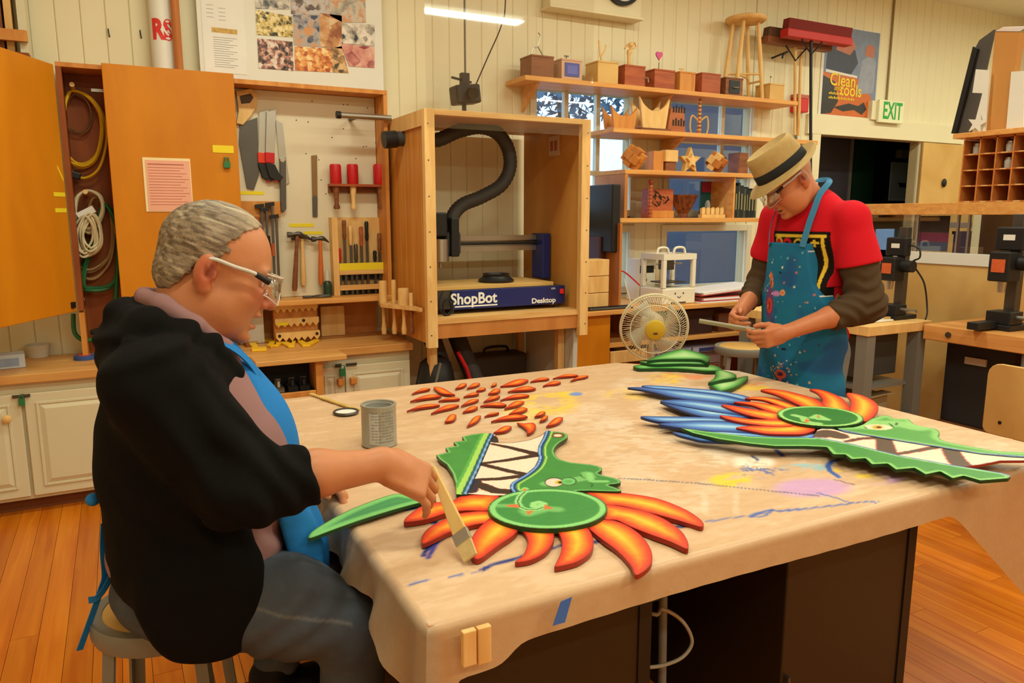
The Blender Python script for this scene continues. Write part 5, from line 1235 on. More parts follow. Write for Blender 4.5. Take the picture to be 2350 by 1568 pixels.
obj('motor', MB().lathe([(0, -0.2), (0.06, -0.19), (0.075, -0.1), (0.06, -0.05), (0.05, 0.02), (0, 0.02)], fc, 20, Mf), M_FANW, t, smooth=True)
pb = fl_((0, 0, -0.12))
obj('pole', MB().cyl((pb.x, pb.y, 0.03), (pb.x, pb.y, pb.z - 0.04), 0.016, n=12), M_FANW, t, smooth=True)
obj('base', MB().lathe([(0, 0), (0.2, 0), (0.2, 0.015), (0.05, 0.03), (0.018, 0.06)], (pb.x, pb.y, 0), 28), M_FANW, t, smooth=True)
# grey metal stool and red bucket behind the table
def metal_stool(label, cx, cy, seat_z, r, wood_seat, n_legs=4, rot=0.4):
 t = thing('metal_stool', label, 'stool', (cx, cy, 0), 'grey metal stools')
 obj('seat_rim', MB().lathe([(r * 0.86, -0.045), (r * 0.97, -0.045), (r, -0.035), (r, -0.006), (r * 0.985, 0), (r * 0.84, 0), (r * 0.82, -0.006)], (cx, cy, seat_z), 48), M_GREYM, t, smooth=True)
 obj('seat_disc', MB().lathe([(0, -0.02), (r * 0.83, -0.02), (r * 0.835, -0.003), (r * 0.8, 0.001), (0, 0.002)], (cx, cy, seat_z), 40), wood_seat, t, smooth=True)
 for k in range(n_legs):
  a = rot + k * 2 * math.pi / n_legs
  p = Vector((cx + r * 0.84 * math.cos(a), cy + r * 0.84 * math.sin(a), seat_z - 0.045)); b = Vector((cx + (r + 0.03) * math.cos(a), cy + (r + 0.03) * math.sin(a), 0.0))
  u = Vector((math.cos(a), math.sin(a), 0)); v = Vector((-math.sin(a), math.cos(a), 0))
  mb = MB().prism([b + v * 0.019 + u * 0.002, b + u * 0.016, b - v * 0.019 + u * 0.002, b - v * 0.016 - u * 0.004, b + u * 0.01, b + v * 0.016 - u * 0.004], p - b)
  obj('leg', mb, M_GREYM, t)
 rr = r * 0.9
 obj('foot_ring', MB().tube([(cx + (rr + 0.01) * math.cos(j * math.pi / 16), cy + (rr + 0.01) * math.sin(j * math.pi / 16), seat_z * 0.35) for j in range(32)], 0.008, 8, True), M_GREYM, t, smooth=True)
 return t
sc_ = aZ(1706, 794, 0.60)
metal_stool('grey metal stool standing behind the table beside the standing person', sc_.x, sc_.y, 0.60, 0.175, M_PLY, rot=0.2)
bk = aY(1700, 830, 3.75); bk.x = 3.38
t = thing('red_bucket', 'dull red bucket standing on the floor behind the grey stool', 'bucket', (bk.x, 3.75, 0))
obj('pail', MB().lathe([(0, 0), (0.13, 0), (0.16, 0.40), (0.165, 0.41), (0.155, 0.41), (0.12, 0.01)], (bk.x, 3.75, 0), 24), mat('dull_red', rgb(150, 70, 56), 0.5, var=0.2, scale=8), t, smooth=True)
obj('bail', MB().tube(smooth_path([(bk.x - 0.16, 3.75, 0.39), (bk.x - 0.1, 3.68, 0.44), (bk.x + 0.1, 3.68, 0.44), (bk.x + 0.16, 3.75, 0.39)], 5), 0.004, 6), M_STEEL, t)
# ================================================================== BACK WALL, RIGHT
# push brooms hung head up
def broom(label, hx0, hx1, hy, hh, Y, head_m, bristle_m, handle_m, hx, ytop, ybot, group='push brooms hung head up'):
 a = aY(hx0, hy, Y); b = aY(hx1, hy + (hx1 - hx0) * 0.06, Y); zc = (a.z + b.z) / 2
 t = thing('push_broom', label, 'broom', (aY(hx, ybot, Y).x, Y, aY(hx, ybot, Y).z), group)
 h = hh / F_PX * (a - CAMP).dot(FWD)
 obj('head_block', MB().box(a.x, b.x, Y - 0.05, Y + 0.03, zc - h * 0.5, zc - h * 0.05), head_m, t, bevel=0.006)
 obj('bristles', MB().prism([(a.x + 0.01, Y - 0.04, zc - h * 0.049), (b.x - 0.01, Y - 0.04, zc - h * 0.049), (b.x - 0.01, Y + 0.02, zc - h * 0.049), (a.x + 0.01, Y + 0.02, zc - h * 0.049)], (0, -0.01, h * 0.55)), bristle_m, t)
 p = aY(hx, ytop, Y - 0.015); q = aY(hx - 2, ybot, Y - 0.015)
 obj('handle', MB().cyl(Vector((p.x, Y - 0.01, zc - h * 0.45)), q, 0.012, n=10), handle_m, t, smooth=True)
 obj('brace', MB().tube([(p.x - 0.11, Y - 0.02, zc - h * 0.5), (p.x, Y - 0.02, zc - h * 0.5 - 0.10), (p.x + 0.11, Y - 0.02, zc - h * 0.5)], 0.006, 6), M_BLACK, t)
 return t
M_BRB = mat('bristle_brown', rgb(96, 66, 48), 0.9, var=0.3, scale=40, stretch=(40, 1, 1))
broom('push broom with a dark brown head and wooden handle hung behind the red one', 1752, 1900, 88, 34, 4.40, M_WALNUT, M_BRB, M_MAPLE, 1826, 110, 310)
broom('push broom with a red head and black handle hung head up by the poster', 1797, 1946, 72, 40, 4.28, mat('broom_red', rgb(186, 40, 36), 0.5), mat('bristle_red', rgb(120, 40, 36), 0.9, var=0.3, scale=40, stretch=(40, 1, 1)), M_BLACK, 1862, 100, 400)
a = aY(1802, 122, 4.36)
obj('wall_tool_hook', MB().tube(smooth_path([a + Vector((0.05, 0.18, 0.0)), a + Vector((0.02, 0, 0.01)), a + Vector((-0.05, -0.03, -0.02)), a + Vector((-0.06, -0.03, -0.05))], 5), 0.008, 8), M_BLACK, label='black metal wall hook below the brown broom head', cat='hook')
pa = aY(1838, 120, 4.48); pb_ = aY(1815, 315, 4.48)
obj('wooden_dowel', MB().cyl(aY(1838, 118, 4.47), aY(1832, 312, 4.47), 0.012, n=10), M_MAPLE, smooth=True, label='spare wooden broom handle leaning behind the two brooms', cat='pole')
# red switch box and conduit
x0, x1, z0, z1 = rect(1824, 226, 1852, 258, 4.50)
t = thing('alarm_box', 'small red switch box on a grey conduit behind the brooms', 'switch', ((x0 + x1) / 2, 4.5, z0))
obj('box', MB().box(x0, x1, 4.48, 4.549, z0, z1), mat('alarm_red', rgb(206, 40, 36), 0.4), t, bevel=0.006)
obj('top_plate', MB().box(x0, x1 + 0.01, 4.49, 4.549, z1 + 0.003, z1 + 0.03), mat('alarm_plate', rgb(190, 96, 80), 0.4), t)
obj('conduit', MB().cyl(((x0 + x1) / 2, 4.53, 1.3), ((x0 + x1) / 2, 4.53, z0), 0.012, n=10), M_GREYM, t, smooth=True)
# poster ------------------------------------------------------------------------
PY = 4.545
t = thing('shop_poster', 'printed workshop poster of two people with yellow lettering on an orange ground', 'poster', (5.55, PY, 2.23))
c_ = [aY(*p, PY) for p in ((1895, 58), (2020, 75), (2005, 272), (1884, 262))]
x0, x1, z0, z1 = (c_[0].x + c_[3].x) / 2, (c_[1].x + c_[2].x) / 2, (c_[2].z + c_[3].z) / 2, (c_[0].z + c_[1].z) / 2
obj('border', MB().box(x0 - 0.03, x1 + 0.006, PY - 0.001, PY + 0.002, z0 - 0.006, z1 + 0.006), M_WHITE, t)
pw_, ph_ = x1 - x0, z1 - z0
def pz(pts, k, material, name):
 return obj(name, MB().prism([(x0 + u * pw_, PY - 0.0012 - 0.0004 * k, z0 + v * ph_) for u, v in pts], (0, 0.0004, 0)), material, t)
pz([(0, 0), (1, 0), (1, 1), (0, 1)], 0, mat('poster_blue', rgb(120, 132, 160), 0.4, var=0.3, scale=12), 'print_ground')
pz([(0, 0.0), (1, 0.0), (0.92, 0.24), (0.7, 0.42), (0.46, 0.5), (0.3, 0.45), (0, 0.48)], 1, mat('poster_orange', rgb(206, 104, 44), 0.4, var=0.15, scale=12), 'print_orange')
pz([(0, 0.0), (0.18, 0.02), (0.3, 0.16), (0.22, 0.38), (0, 0.44)], 2, mat('poster_dark', rgb(48, 44, 46), 0.4, var=0.2), 'print_dark')
pz([(0.04, 0.52), (0.5, 0.48), (0.62, 0.62), (0.55, 0.76), (0.3, 0.9), (0.06, 0.86)], 2, mat('poster_navy', rgb(50, 52, 78), 0.4, var=0.3, scale=20), 'print_figure')
pz([(0.2, 0.74), (0.46, 0.70), (0.56, 0.80), (0.44, 0.93), (0.26, 0.92)], 3, mat('poster_skin', rgb(186, 108, 78), 0.4, var=0.25, scale=20), 'print_face')
pz([(0.62, 0.26), (0.95, 0.3), (0.96, 0.66), (0.86, 0.74), (0.7, 0.66)], 2, mat('poster_grey', rgb(150, 156, 176), 0.4, var=0.25, scale=20), 'print_figure')
pz([(0.74, 0.72), (0.9, 0.70), (0.92, 0.82), (0.84, 0.86), (0.75, 0.82)], 3, MATS['poster_skin'], 'print_face')
pz([(0.04, 0.48), (0.62, 0.45), (0.62, 0.475), (0.04, 0.51)], 4, M_WHITE, 'print_tool')
pz([(0.22, 0.09), (0.5, 0.15), (0.68, 0.13), (0.78, 0.18), (0.84, 0.1), (0.76, 0.03), (0.6, 0.08), (0.4, 0.05)], 4, MATS['poster_dark'], 'print_tool')
M_YTX = mat('poster_yellow', rgb(244, 208, 52), 0.5)
text_part('lettering', 'Clean', 0.145, face_negY((x0 + pw_ * 0.36, PY - 0.004, z0 + ph_ * 0.40)), M_YTX, t, depth=0.0005, xs=0.95, bold=0.002)
text_part('lettering', 'and', 0.06, face_negY((x0 + pw_ * 0.27, PY - 0.004, z0 + ph_ * 0.31)), M_YTX, t, depth=0.0005)
text_part('lettering', 'tools', 0.14, face_negY((x0 + pw_ * 0.52, PY - 0.004, z0 + ph_ * 0.295)), M_YTX, t, depth=0.0005, xs=0.95, bold=0.002)
m = MB()
for k in range(9): m.box(x0 + pw_ * (0.12 + 0.028 * k), x0 + pw_ * (0.138 + 0.028 * k), PY - 0.0045, PY - 0.0035, z0 + ph_ * 0.235, z0 + ph_ * (0.255 + 0.008 * (k % 2)))
for k in range(15): m.box(x0 + pw_ * (0.12 + 0.032 * k), x0 + pw_ * (0.14 + 0.032 * k), PY - 0.0045, PY - 0.0035, z0 + ph_ * 0.185, z0 + ph_ * (0.205 + 0.008 * (k % 2)))
obj('small_print', m, M_YTX, t, kind='stuff')
# exit sign ------------------------------------------------------------------------
x0, x1, z0, z1 = rect(2014, 231, 2071, 283, 4.49)
t = thing('exit_sign', 'pale lit EXIT sign with green letters on the wall by the poster', 'sign', ((x0 + x1) / 2, 4.5, z0))
obj('panel', MB().box(x0, x1, 4.475, 4.50, z0, z1), mat('exit_panel', rgb(238, 236, 196), 0.4), t, bevel=0.004)
obj('mount', MB().box(x0 - 0.06, x0 + 0.12, 4.5005, 4.549, z0 + 0.02, z1 - 0.01), M_CREAM, t, bevel=0.004)
text_part('lettering', 'EXIT', 0.20, face_negY(((x0 + x1) / 2 + 0.01, 4.474, (z0 + z1) / 2)), mat('exit_green', rgb(30, 168, 74), 0.4), t, depth=0.0006, xs=0.62, bold=0.004)
cx_ = aY(2047, 100, 4.53).x
obj('wall_conduit', MB().cyl((cx_, 4.538, z1 + 0.001), (cx_, 4.538, CEIL_Z), 0.009, n=8), mat('conduit', rgb(150, 128, 84), 0.5), label='thin conduit running up the wall from the exit sign', cat='conduit', smooth=True)
# opening and the dark room behind it -----------------------------------------------
OX0, OX1, OZ0, OZ1 = 5.28, 6.62, 0.95, 2.07
m = MB()
m.box(OX0 - 0.16, OX1 + 0.62, WALL_Y - 0.03, WALL_Y - 0.0005, OZ1, OZ1 + 0.16)
m.box(OX0 - 0.10, OX0, WALL_Y - 0.03, WALL_Y - 0.0005, OZ0, OZ1 - 0.0005)
obj('trim_1', m, M_CREAM, kind='structure', bevel=0.004)
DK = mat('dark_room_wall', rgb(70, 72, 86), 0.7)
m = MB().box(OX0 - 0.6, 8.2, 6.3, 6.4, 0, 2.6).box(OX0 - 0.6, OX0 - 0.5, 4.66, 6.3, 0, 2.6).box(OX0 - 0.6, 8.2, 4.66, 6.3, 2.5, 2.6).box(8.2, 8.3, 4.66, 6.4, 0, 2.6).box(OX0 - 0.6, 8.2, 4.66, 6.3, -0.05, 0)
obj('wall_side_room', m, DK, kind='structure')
t = thing('grey_door', 'dark grey door standing in the dim side room behind the opening', 'door', (6.0, 5.3, 0))
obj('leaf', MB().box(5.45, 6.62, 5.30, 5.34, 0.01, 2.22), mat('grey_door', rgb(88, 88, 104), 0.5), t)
obj('closer', MB().box(5.62, 5.76, 5.27, 5.299, 2.02, 2.07), M_DSTEEL, t)
obj('hinge_strip', MB().box(6.621, 6.66, 5.29, 5.34, 0.01, 2.22), mat('hinge_strip', rgb(140, 140, 140), 0.4), t)
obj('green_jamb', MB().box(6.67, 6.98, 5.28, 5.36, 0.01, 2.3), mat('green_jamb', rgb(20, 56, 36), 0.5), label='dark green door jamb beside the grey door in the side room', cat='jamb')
p0 = aY(2047, 372, 5.25); p1 = aY(2118, 440, 5.25)
t = thing('ship_picture', 'small picture of a ship on pale blue sea hanging in the side room', 'picture', ((p0.x + p1.x) / 2, 5.25, p1.z))
obj('sheet', MB().box(p0.x, p1.x, 5.245, 5.26, p1.z - 0.1, p0.z), mat('ship_sky', rgb(166, 190, 206), 0.5, var=0.1), t)
cx_ = (p0.x + p1.x) / 2; cz_ = (p0.z + p1.z) / 2 - 0.05
obj('ship_hull', MB().xz([(cx_ - 0.12, cz_ - 0.06), (cx_ + 0.12, cz_ - 0.06), (cx_ + 0.16, cz_ - 0.02), (cx_ - 0.16, cz_ - 0.01)], 5.243, 5.2448), M_DSTEEL, t)
obj('mast', MB().box(cx_ - 0.03, cx_ - 0.02, 5.243, 5.2448, cz_ - 0.019, cz_ + 0.10).box(cx_ + 0.05, cx_ + 0.06, 5.243, 5.2448, cz_ - 0.019, cz_ + 0.12), M_DSTEEL, t)
p0 = aY(2060, 344, 5.25); p1 = aY(2116, 366, 5.25)
obj('beige_box', MB().box(p0.x, p1.x, 5.2, 5.27, p1.z, p0.z), mat('beige_box', rgb(130, 122, 106), 0.5), label='beige wall unit mounted above the ship picture', cat='box', bevel=0.006)
x0, x1, z0, z1 = rect(2121, 330, 2198, 466, 4.53)
t = thing('cupboard_door', 'pale plywood cupboard door with a small dark knob beside the opening', 'door', ((x0 + x1) / 2, 4.53, 0.95))
obj('leaf', MB().box(OX1 + 0.005, x1 + 0.3, 4.515, 4.534, 0.95, z1), M_PLY, t, bevel=0.002)
a = aY(2165, 420, 4.51)
obj('knob', MB().ball((a.x, 4.50, a.z), (0.028, 0.016, 0.04), 10, 8), M_BLACK, t, smooth=True)
# ================================================================== RIGHT PARTITION, PIGEONHOLES
XP = 4.70
M_DARKM = mat('dark_cabinet', rgb(58, 58, 64), 0.5, var=0.08)
t = thing('bench_partition', 'low plywood partition with a glass strip and a wooden cap rail behind the machines', 'partition', (XP, 2.6, 0))
obj('plywood_back', MB().box(XP, XP + 0.02, 1.2, 3.9, 0.0, 1.09), M_PLY, t)
obj('white_ledge', MB().box(XP - 0.012, XP + 0.04, 1.2, 3.35, 1.0905, 1.165), M_WHITE, t, bevel=0.003)
obj('cap_rail', MB().box(XP - 0.03, XP + 0.08, 1.2, 3.95, 1.405, 1.48), M_SHELFX, t, bevel=0.004)
obj('glass', MB().box(XP + 0.015, XP + 0.02, 1.2, 3.9, 1.1655, 1.4045), clear_mat('partition_glass', (0.8, 0.82, 0.86, 1), 0.10), t)
for y in (3.20, 2.93, 2.86):
 obj('mullion', MB().box(XP + 0.012, XP + 0.03, y, y + 0.012, 1.166, 1.4045), M_STEEL, t)
# behind the glass
t = thing('file_cabinet', 'dark file cabinet with a label holder seen through the glass strip', 'cabinet', (5.1, 2.6, 0))
obj('body', MB().box(4.98, 5.35, 2.25, 2.95, 0, 1.42), M_DARKM, t)
a = aX(2205, 517, 4.97)
obj('label_holder', MB().box(4.965, 4.979, a.y - 0.07, a.y + 0.07, a.z - 0.018, a.z + 0.018), mat('label_white', rgb(200, 196, 190), 0.5), t)
obj('grip', MB().box(4.962, 4.979, a.y - 0.05, a.y + 0.05, a.z - 0.06, a.z - 0.04), M_BLACK, t)
t = thing('dark_cabinet', 'dark steel cabinet standing deep behind the glass strip next to the file cabinet', 'cabinet', (5.3, 1.9, 0))
obj('body', MB().box(5.02, 5.4, 1.5, 2.22, 0, 1.40), mat('brown_dark', rgb(88, 66, 50), 0.6), t)
obj('door_edge', MB().box(5.0, 5.019, 1.86, 1.875, 0.1, 1.39), M_STEEL, t)
t = thing('colour_poster', 'small poster with blue, pink and brown blocks behind the glass strip', 'poster', (4.85, 3.15, 1.17))
for k, (za, zb_, cc) in enumerate(((1.17, 1.23, (60, 110, 150)), (1.23, 1.29, (196, 90, 110)), (1.29, 1.40, (110, 84, 66)))):
 obj('poster_block', MB().box(4.76, 4.765, 3.02, 3.22, za, zb_ - 0.0005), mat('poster_block_%d' % k, rgb(*cc), 0.5, var=0.2, scale=20), t)
obj('blue_bin', MB().box(4.80, 4.95, 2.985, 3.01, 1.0, 1.30), mat('blue_bin', rgb(50, 70, 120), 0.5), label='blue panel behind the glass strip beside the colour poster', cat='panel')
# pigeonholes -------------------------------------------------------------------------
t = thing('pigeonhole_rack', 'wooden pigeonhole rack of small square cells standing on the cap rail', 'rack', (XP, 2.5, 1.481))
y1_ = aX(2207, 380, XP - 0.02).y; y0_ = y1_ - 0.95
pz0, pz1 = 1.481, 1.86
M_PIG = wood('pigeon_wood', rgb(190, 112, 50), rgb(212, 136, 70), (4, 4, 4), 4, 0.5)
M_PIGD = wood('pigeon_back', rgb(120, 70, 32), rgb(140, 84, 40), (3, 3, 3), 3, 0.6)
obj('back_panel', MB().box(XP + 0.13, XP + 0.145, y0_, y1_, pz0, pz1), M_PIGD, t)
ch = (pz1 - pz0) / 4; cw = 0.098
k = 0
while y1_ - k * cw > y0_ - 0.001:
 y = y1_ - k * cw
 obj('upright', MB().box(XP - 0.02, XP + 0.129, y - 0.008, y, pz0 + 0.0005, pz1 - 0.0005), M_PIG, t); k += 1
for r_ in range(5):
 for j in range(k - 1):
  ya = y1_ - j * cw - 0.0085; yb = y1_ - (j + 1) * cw + 0.0005
  zz = pz0 + r_ * ch
  obj('shelf_slat', MB().box(XP - 0.019, XP + 0.129, yb, ya, zz, zz + 0.008), M_PIG, t)
  if r_ < 4: obj('label_tab', MB().box(XP - 0.021, XP - 0.0195, (ya + yb) / 2 - 0.018, (ya + yb) / 2 + 0.018, zz + 0.001, zz + 0.0075), M_MAPLE, t)
obj('top_plank', MB().box(XP - 0.06, XP + 0.16, y0_ - 0.1, y1_ + 0.05, pz1 + 0.009, pz1 + 0.04), M_SHELFX, t, bevel=0.004)
for kk, (j, r_, nm) in enumerate(((0, 3, 'clear jar of screws in the top row of the pigeonholes, at its first cell'), (2, 3, 'clear jar of screws in the top row of the pigeonholes, at its third cell'), (2, 2, 'clear jar of screws in the second row of the pigeonholes'), (4, 3, 'clear jar of screws in the top row of the pigeonholes, at its fifth cell'))):
 y = y1_ - (j + 0.5) * cw - 0.004; zz = pz0 + r_ * ch + 0.009
 tt = thing('screw_jar', nm, 'jar', (XP + 0.04, y, zz), 'jars in the pigeonholes')
 obj('glass', MB().lathe([(0.024, 0), (0.026, 0.04), (0.022, 0.05)], (XP + 0.04, y, zz), 14), mat('jar_clear', rgb(180, 176, 168), 0.15), tt, smooth=True)
 obj('lid', MB().lathe([(0.024, 0.0505), (0.024, 0.062), (0, 0.062)], (XP + 0.04, y, zz), 14), M_STEEL, tt, smooth=True)
# things on the pigeonhole rack
TZ = pz1 + 0.041
def xplate(pts, X, th, name, material, parent=None, **k):
 P = [aX(x, y, X) for x, y in pts]
 return obj(name, MB().prism([(X, p.y, p.z) for p in P], (th, 0, 0)), material, parent, **k)
def onTZ(pts, X):  # trace on x = const and drop to the plank
 P = [aX(x, y, X) for x, y in pts]; lo = min(p.z for p in P)
 return [Vector((X, p.y, p.z - lo + TZ)) for p in P]
pts = onTZ([(2190, 300), (2230, 302), (2282, 60), (2248, 85), (2240, 100)], XP + 0.10)
t = thing('leaning_boards', 'dark grey boards leaning together on the pigeonhole rack', 'boards', (XP + 0.1, pts[0].y, TZ))
obj('board', MB().prism(pts, (0.02, 0, 0)), mat('charcoal_board', rgb(82, 76, 72), 0.6), t)
pts2 = [p + Vector((-0.03, 0, 0)) for p in pts]; pts2 = [pts2[0], pts2[0] + Vector((0, -0.03, 0)), pts2[4] + Vector((0, -0.03, -0.02)), pts2[4]]
obj('edge_strip', MB().prism(pts2, (0.02, 0, 0)), M_BLACK, t)
pts = onTZ([(2264, 292), (2310, 288), (2342, 62), (2285, 62)], XP + 0.04)
t = thing('cardboard_box', 'tall narrow brown cardboard box with an open flap on the pigeonhole rack', 'box', (XP + 0.08, pts[0].y, TZ))
M_CARD = mat('cardboard', rgb(200, 140, 72), 0.7, var=0.06)
obj('carton', MB().prism(pts, (0.055, 0, 0)), M_CARD, t)
obj('flap', MB().prism([pts[3], pts[2], pts[2] + Vector((0.06, -0.01, 0.035)), pts[3] + Vector((0.06, -0.01, 0.03))], (0, 0, 0.004)), mat('cardboard_dark', rgb(110, 72, 40), 0.7), t)
pts = onTZ([(2310, 286), (2350, 282), (2352, 150), (2322, 152)], XP + 0.02)
obj('white_sheet', MB().prism(pts, (0.015, 0, 0)), M_WHITE, label='white foam sheet standing beside the cardboard box', cat='sheet')
a = aX(2256, 192, XP + 0.0)
pts = onTZ([(2232, 297), (2262, 296), (2272, 155), (2240, 153), (2232, 207), (2255, 208)], XP - 0.005)
t = thing('white_cutouts', 'white foam cut-out shapes with a star propped on the pigeonhole rack', 'cut-out', (XP, pts[0].y, TZ))
obj('sheet_cutout', MB().prism(pts, (0.01, 0, 0)), M_WHITE, t)
c = aX(2243, 268, XP - 0.03); c.z = TZ + 0.05
st = []
for k in range(10):
 an = math.pi / 2 + k * math.pi / 5 + 0.2; r = 0.062 if k % 2 == 0 else 0.026; st.append(Vector((XP - 0.03, c.y + r * math.cos(an), c.z + r * math.sin(an))))
obj('star_cutout', MB().prism(st, (0.01, 0, 0)), M_WHITE, t)
# ================================================================== MACHINE BENCHES
BZ = 0.80
t = thing('machine_bench', 'wood-topped bench on grey steel legs with a lower shelf, beside the standing person', 'bench', (3.9, 3.2, 0))
obj('top', MB().box(3.60, 4.15, 2.68, 3.70, BZ - 0.055, BZ), M_MAPLE, t, bevel=0.004)
for x in (3.64, 4.08):
 for y in (2.71, 3.60):
  obj('leg', MB().xy([(x - 0.03, y - 0.02), (x + 0.04, y - 0.02), (x + 0.04, y - 0.012), (x - 0.022, y - 0.012), (x - 0.022, y + 0.05), (x - 0.03, y + 0.05)], 0, BZ - 0.0555), M_GREYM, t)
obj('upper_tray', MB().box(3.66, 4.05, 2.74, 3.55, 0.42, 0.44), M_GREYM, t)
obj('drawer_case', MB().box(3.70, 4.03, 2.80, 3.55, 0.48, 0.72), mat('bench_drawer', rgb(70, 68, 64), 0.5), t, bevel=0.004)
obj('side_rail', MB().box(3.62, 4.10, 2.695, 2.71, 0.20, 0.26), M_GREYM, t)
obj('lower_shelf', MB().box(3.64, 4.08, 2.72, 3.60, 0.20, 0.22), M_GREYM, t)
t = thing('supply_carton', 'crumpled beige carton on the lower shelf of the machine bench', 'carton', (3.86, 2.95, 0.221))
obj('carton', MB().box(3.74, 3.98, 2.80, 3.10, 0.221, 0.36), mat('beige_carton', rgb(186, 160, 120), 0.7, var=0.15), t, bevel=0.006)
obj('flap', MB().bar((3.74, 2.80, 0.362), (3.98, 2.80, 0.372), 0.08, 0.004), mat('beige_carton', rgb(186, 160, 120), 0.7), t)
t = thing('workbench', 'heavy maple workbench on round grey steel legs, by the pigeonholes', 'bench', (4.35, 2.0, 0))
obj('top', MB().box(4.06, 4.68, 0.9, 2.67, BZ - 0.10, BZ - 0.012), wood('bench_maple', rgb(196, 132, 66), rgb(222, 160, 92), (2, 0.6, 9), 3, 0.45), t, bevel=0.006)
for y in (1.15, 2.12): obj('leg', MB().cyl((4.12, y, 0), (4.12, y, BZ - 0.101), 0.036, n=16), M_GREYM, t, smooth=True)
for y in (1.15, 2.5): obj('leg', MB().cyl((4.58, y, 0), (4.58, y, BZ - 0.101), 0.036, n=16), M_GREYM, t, smooth=True)
for y in (2.02, 2.52): obj('bolt', MB().cyl((4.06, y, BZ - 0.055), (4.052, y, BZ - 0.055), 0.016, n=12), M_DSTEEL, t)
t = thing('black_drawers', 'black drawer case with a white label holder under the workbench', 'drawers', (4.4, 2.5, 0))
obj('case', MB().box(4.28, 4.66, 2.28, 2.66, 0.20, 0.69), mat('black_case', rgb(44, 44, 46), 0.5), t, bevel=0.006)
obj('label_holder', MB().box(4.266, 4.279, 2.42, 2.54, 0.56, 0.60), mat('label_white', rgb(200, 196, 190), 0.5), t)
obj('plinth', MB().box(4.24, 4.66, 2.2, 2.66, 0.0, 0.199), M_WALNUT, t)
obj('slanted_board', MB().prism([(4.20, 2.02, 0.21), (4.20, 2.32, 0.23), (4.21, 2.12, 0.66), (4.21, 1.95, 0.66)], (0.02, 0, 0)), M_PLYD, label='brown board leaning at a slant against the black drawer case', cat='board')
obj('plastic_pipe', MB().cyl((4.10, 2.74, 0.055), (4.10, 1.2, 0.055), 0.055, n=20), mat('ivory_pipe', rgb(222, 206, 166), 0.4), smooth=True, label='fat ivory pipe lying on the floor under the workbench', cat='pipe')
def scroll_saw(label, base, s, rz):
 """small upright drilling machine: foot, vise, column, motor head, belt cover"""
 x, y, z = base
 t = thing('bench_drill', label, 'drill', base, 'small upright drills on the benches')
 M = about(base, rz)
 def P(name, mb, mt, bev=0.004, sm=False): return obj(name, mb.turn(M), mt, t, bevel=bev, smooth=sm)
 P('foot', MB().box(x - 0.13 * s, x + 0.10 * s, y - 0.10 * s, y + 0.10 * s, z, z + 0.03 * s), M_BLACK)
 P('vise', MB().box(x - 0.12 * s, x + 0.0 * s, y - 0.09 * s, y + 0.04 * s, z + 0.0305 * s, z + 0.10 * s), M_BLACK)
 P('vise_screw', MB().cyl((x - 0.06 * s, y - 0.2 * s, z + 0.07 * s), (x - 0.06 * s, y - 0.09 * s, z + 0.07 * s), 0.012 * s, n=10), M_STEEL, 0)
 P('slide', MB().box(x - 0.30 * s, x - 0.13 * s, y - 0.03 * s, y + 0.03 * s, z + 0.01 * s, z + 0.05 * s), M_BLACK)
 P('column', MB().box(x + 0.02 * s, x + 0.075 * s, y - 0.03 * s, y + 0.03 * s, z + 0.0305 * s, z + 0.62 * s), M_DSTEEL)
 P('head', MB().box(x - 0.12 * s, x + 0.0 * s, y - 0.055 * s, y + 0.055 * s, z + 0.26 * s, z + 0.42 * s), M_BLACK, 0.008)
 P('chuck', MB().cyl((x - 0.07 * s, y, z + 0.2 * s), (x - 0.07 * s, y, z + 0.2599 * s), 0.018 * s, 0.024 * s, 12), M_STEEL, 0)
 P('motor', MB().box(x - 0.045 * s, x + 0.018 * s, y - 0.075 * s, y + 0.075 * s, z + 0.425 * s, z + 0.55 * s), M_BLACK, 0.008)
 P('side_motor', MB().cyl((x - 0.03 * s, y - 0.0555 * s, z + 0.36 * s), (x - 0.03 * s, y - 0.13 * s, z + 0.36 * s), 0.04 * s, n=14), M_BLACK, 0, True)
 P('orange_plate', MB().box(x - 0.124 * s, x - 0.1205 * s, y - 0.035 * s, y + 0.035 * s, z + 0.31 * s, z + 0.38 * s), mat('orange_plate', rgb(206, 96, 50), 0.45, var=0.2, scale=60), 0)
 P('white_plate', MB().box(x - 0.049 * s, x - 0.0455 * s, y - 0.03 * s, y + 0.03 * s, z + 0.48 * s, z + 0.51 * s), M_WHITE, 0)
 P('cord', MB().tube(smooth_path([(x, y - 0.075 * s, z + 0.5 * s), (x + 0.0 * s, y - 0.14 * s, z + 0.48 * s), (x, y - 0.15 * s, z + 0.42 * s), (x + 0.02 * s, y - 0.09 * s, z + 0.38 * s), (x + 0.06, y - 0.15 * s, z + 0.25 * s), (x + 0.06, y - 0.19 * s, z + 0.06), (x, y - 0.23 * s, z + 0.014)], 6), 0.005, 6), M_BLACK, 0, True)
 return t
scroll_saw('small black upright drill on the machine bench beside the standing person', (4.06, 2.86, BZ + 0.001), 0.86, 0.0)
scroll_saw('taller black upright drill on the workbench under the pigeonholes', (4.30, 2.36, BZ - 0.011), 1.0, 0.0)
q = random.Random(31)
t = thing('parts_tray', 'white plastic tray with loose orange and white parts on the machine bench', 'tray', (3.78, 2.86, BZ + 0.001))
obj('tray', MB().box(3.66, 3.92, 2.76, 2.98, BZ + 0.001, BZ + 0.012), M_WHITEP, t, bevel=0.003)
for k in range(9):
 x, y = q.uniform(3.68, 3.90), q.uniform(2.77, 2.96)
 obj('loose_part', MB().box(x - 0.02, x + 0.02, y - 0.008, y + 0.008, BZ + 0.0125, BZ + 0.024).turn(about((x, y, 0), q.uniform(0, 3))), (mat('part_orange', rgb(214, 96, 50), 0.5), M_WHITEP, M_PLY)[k % 3], t)
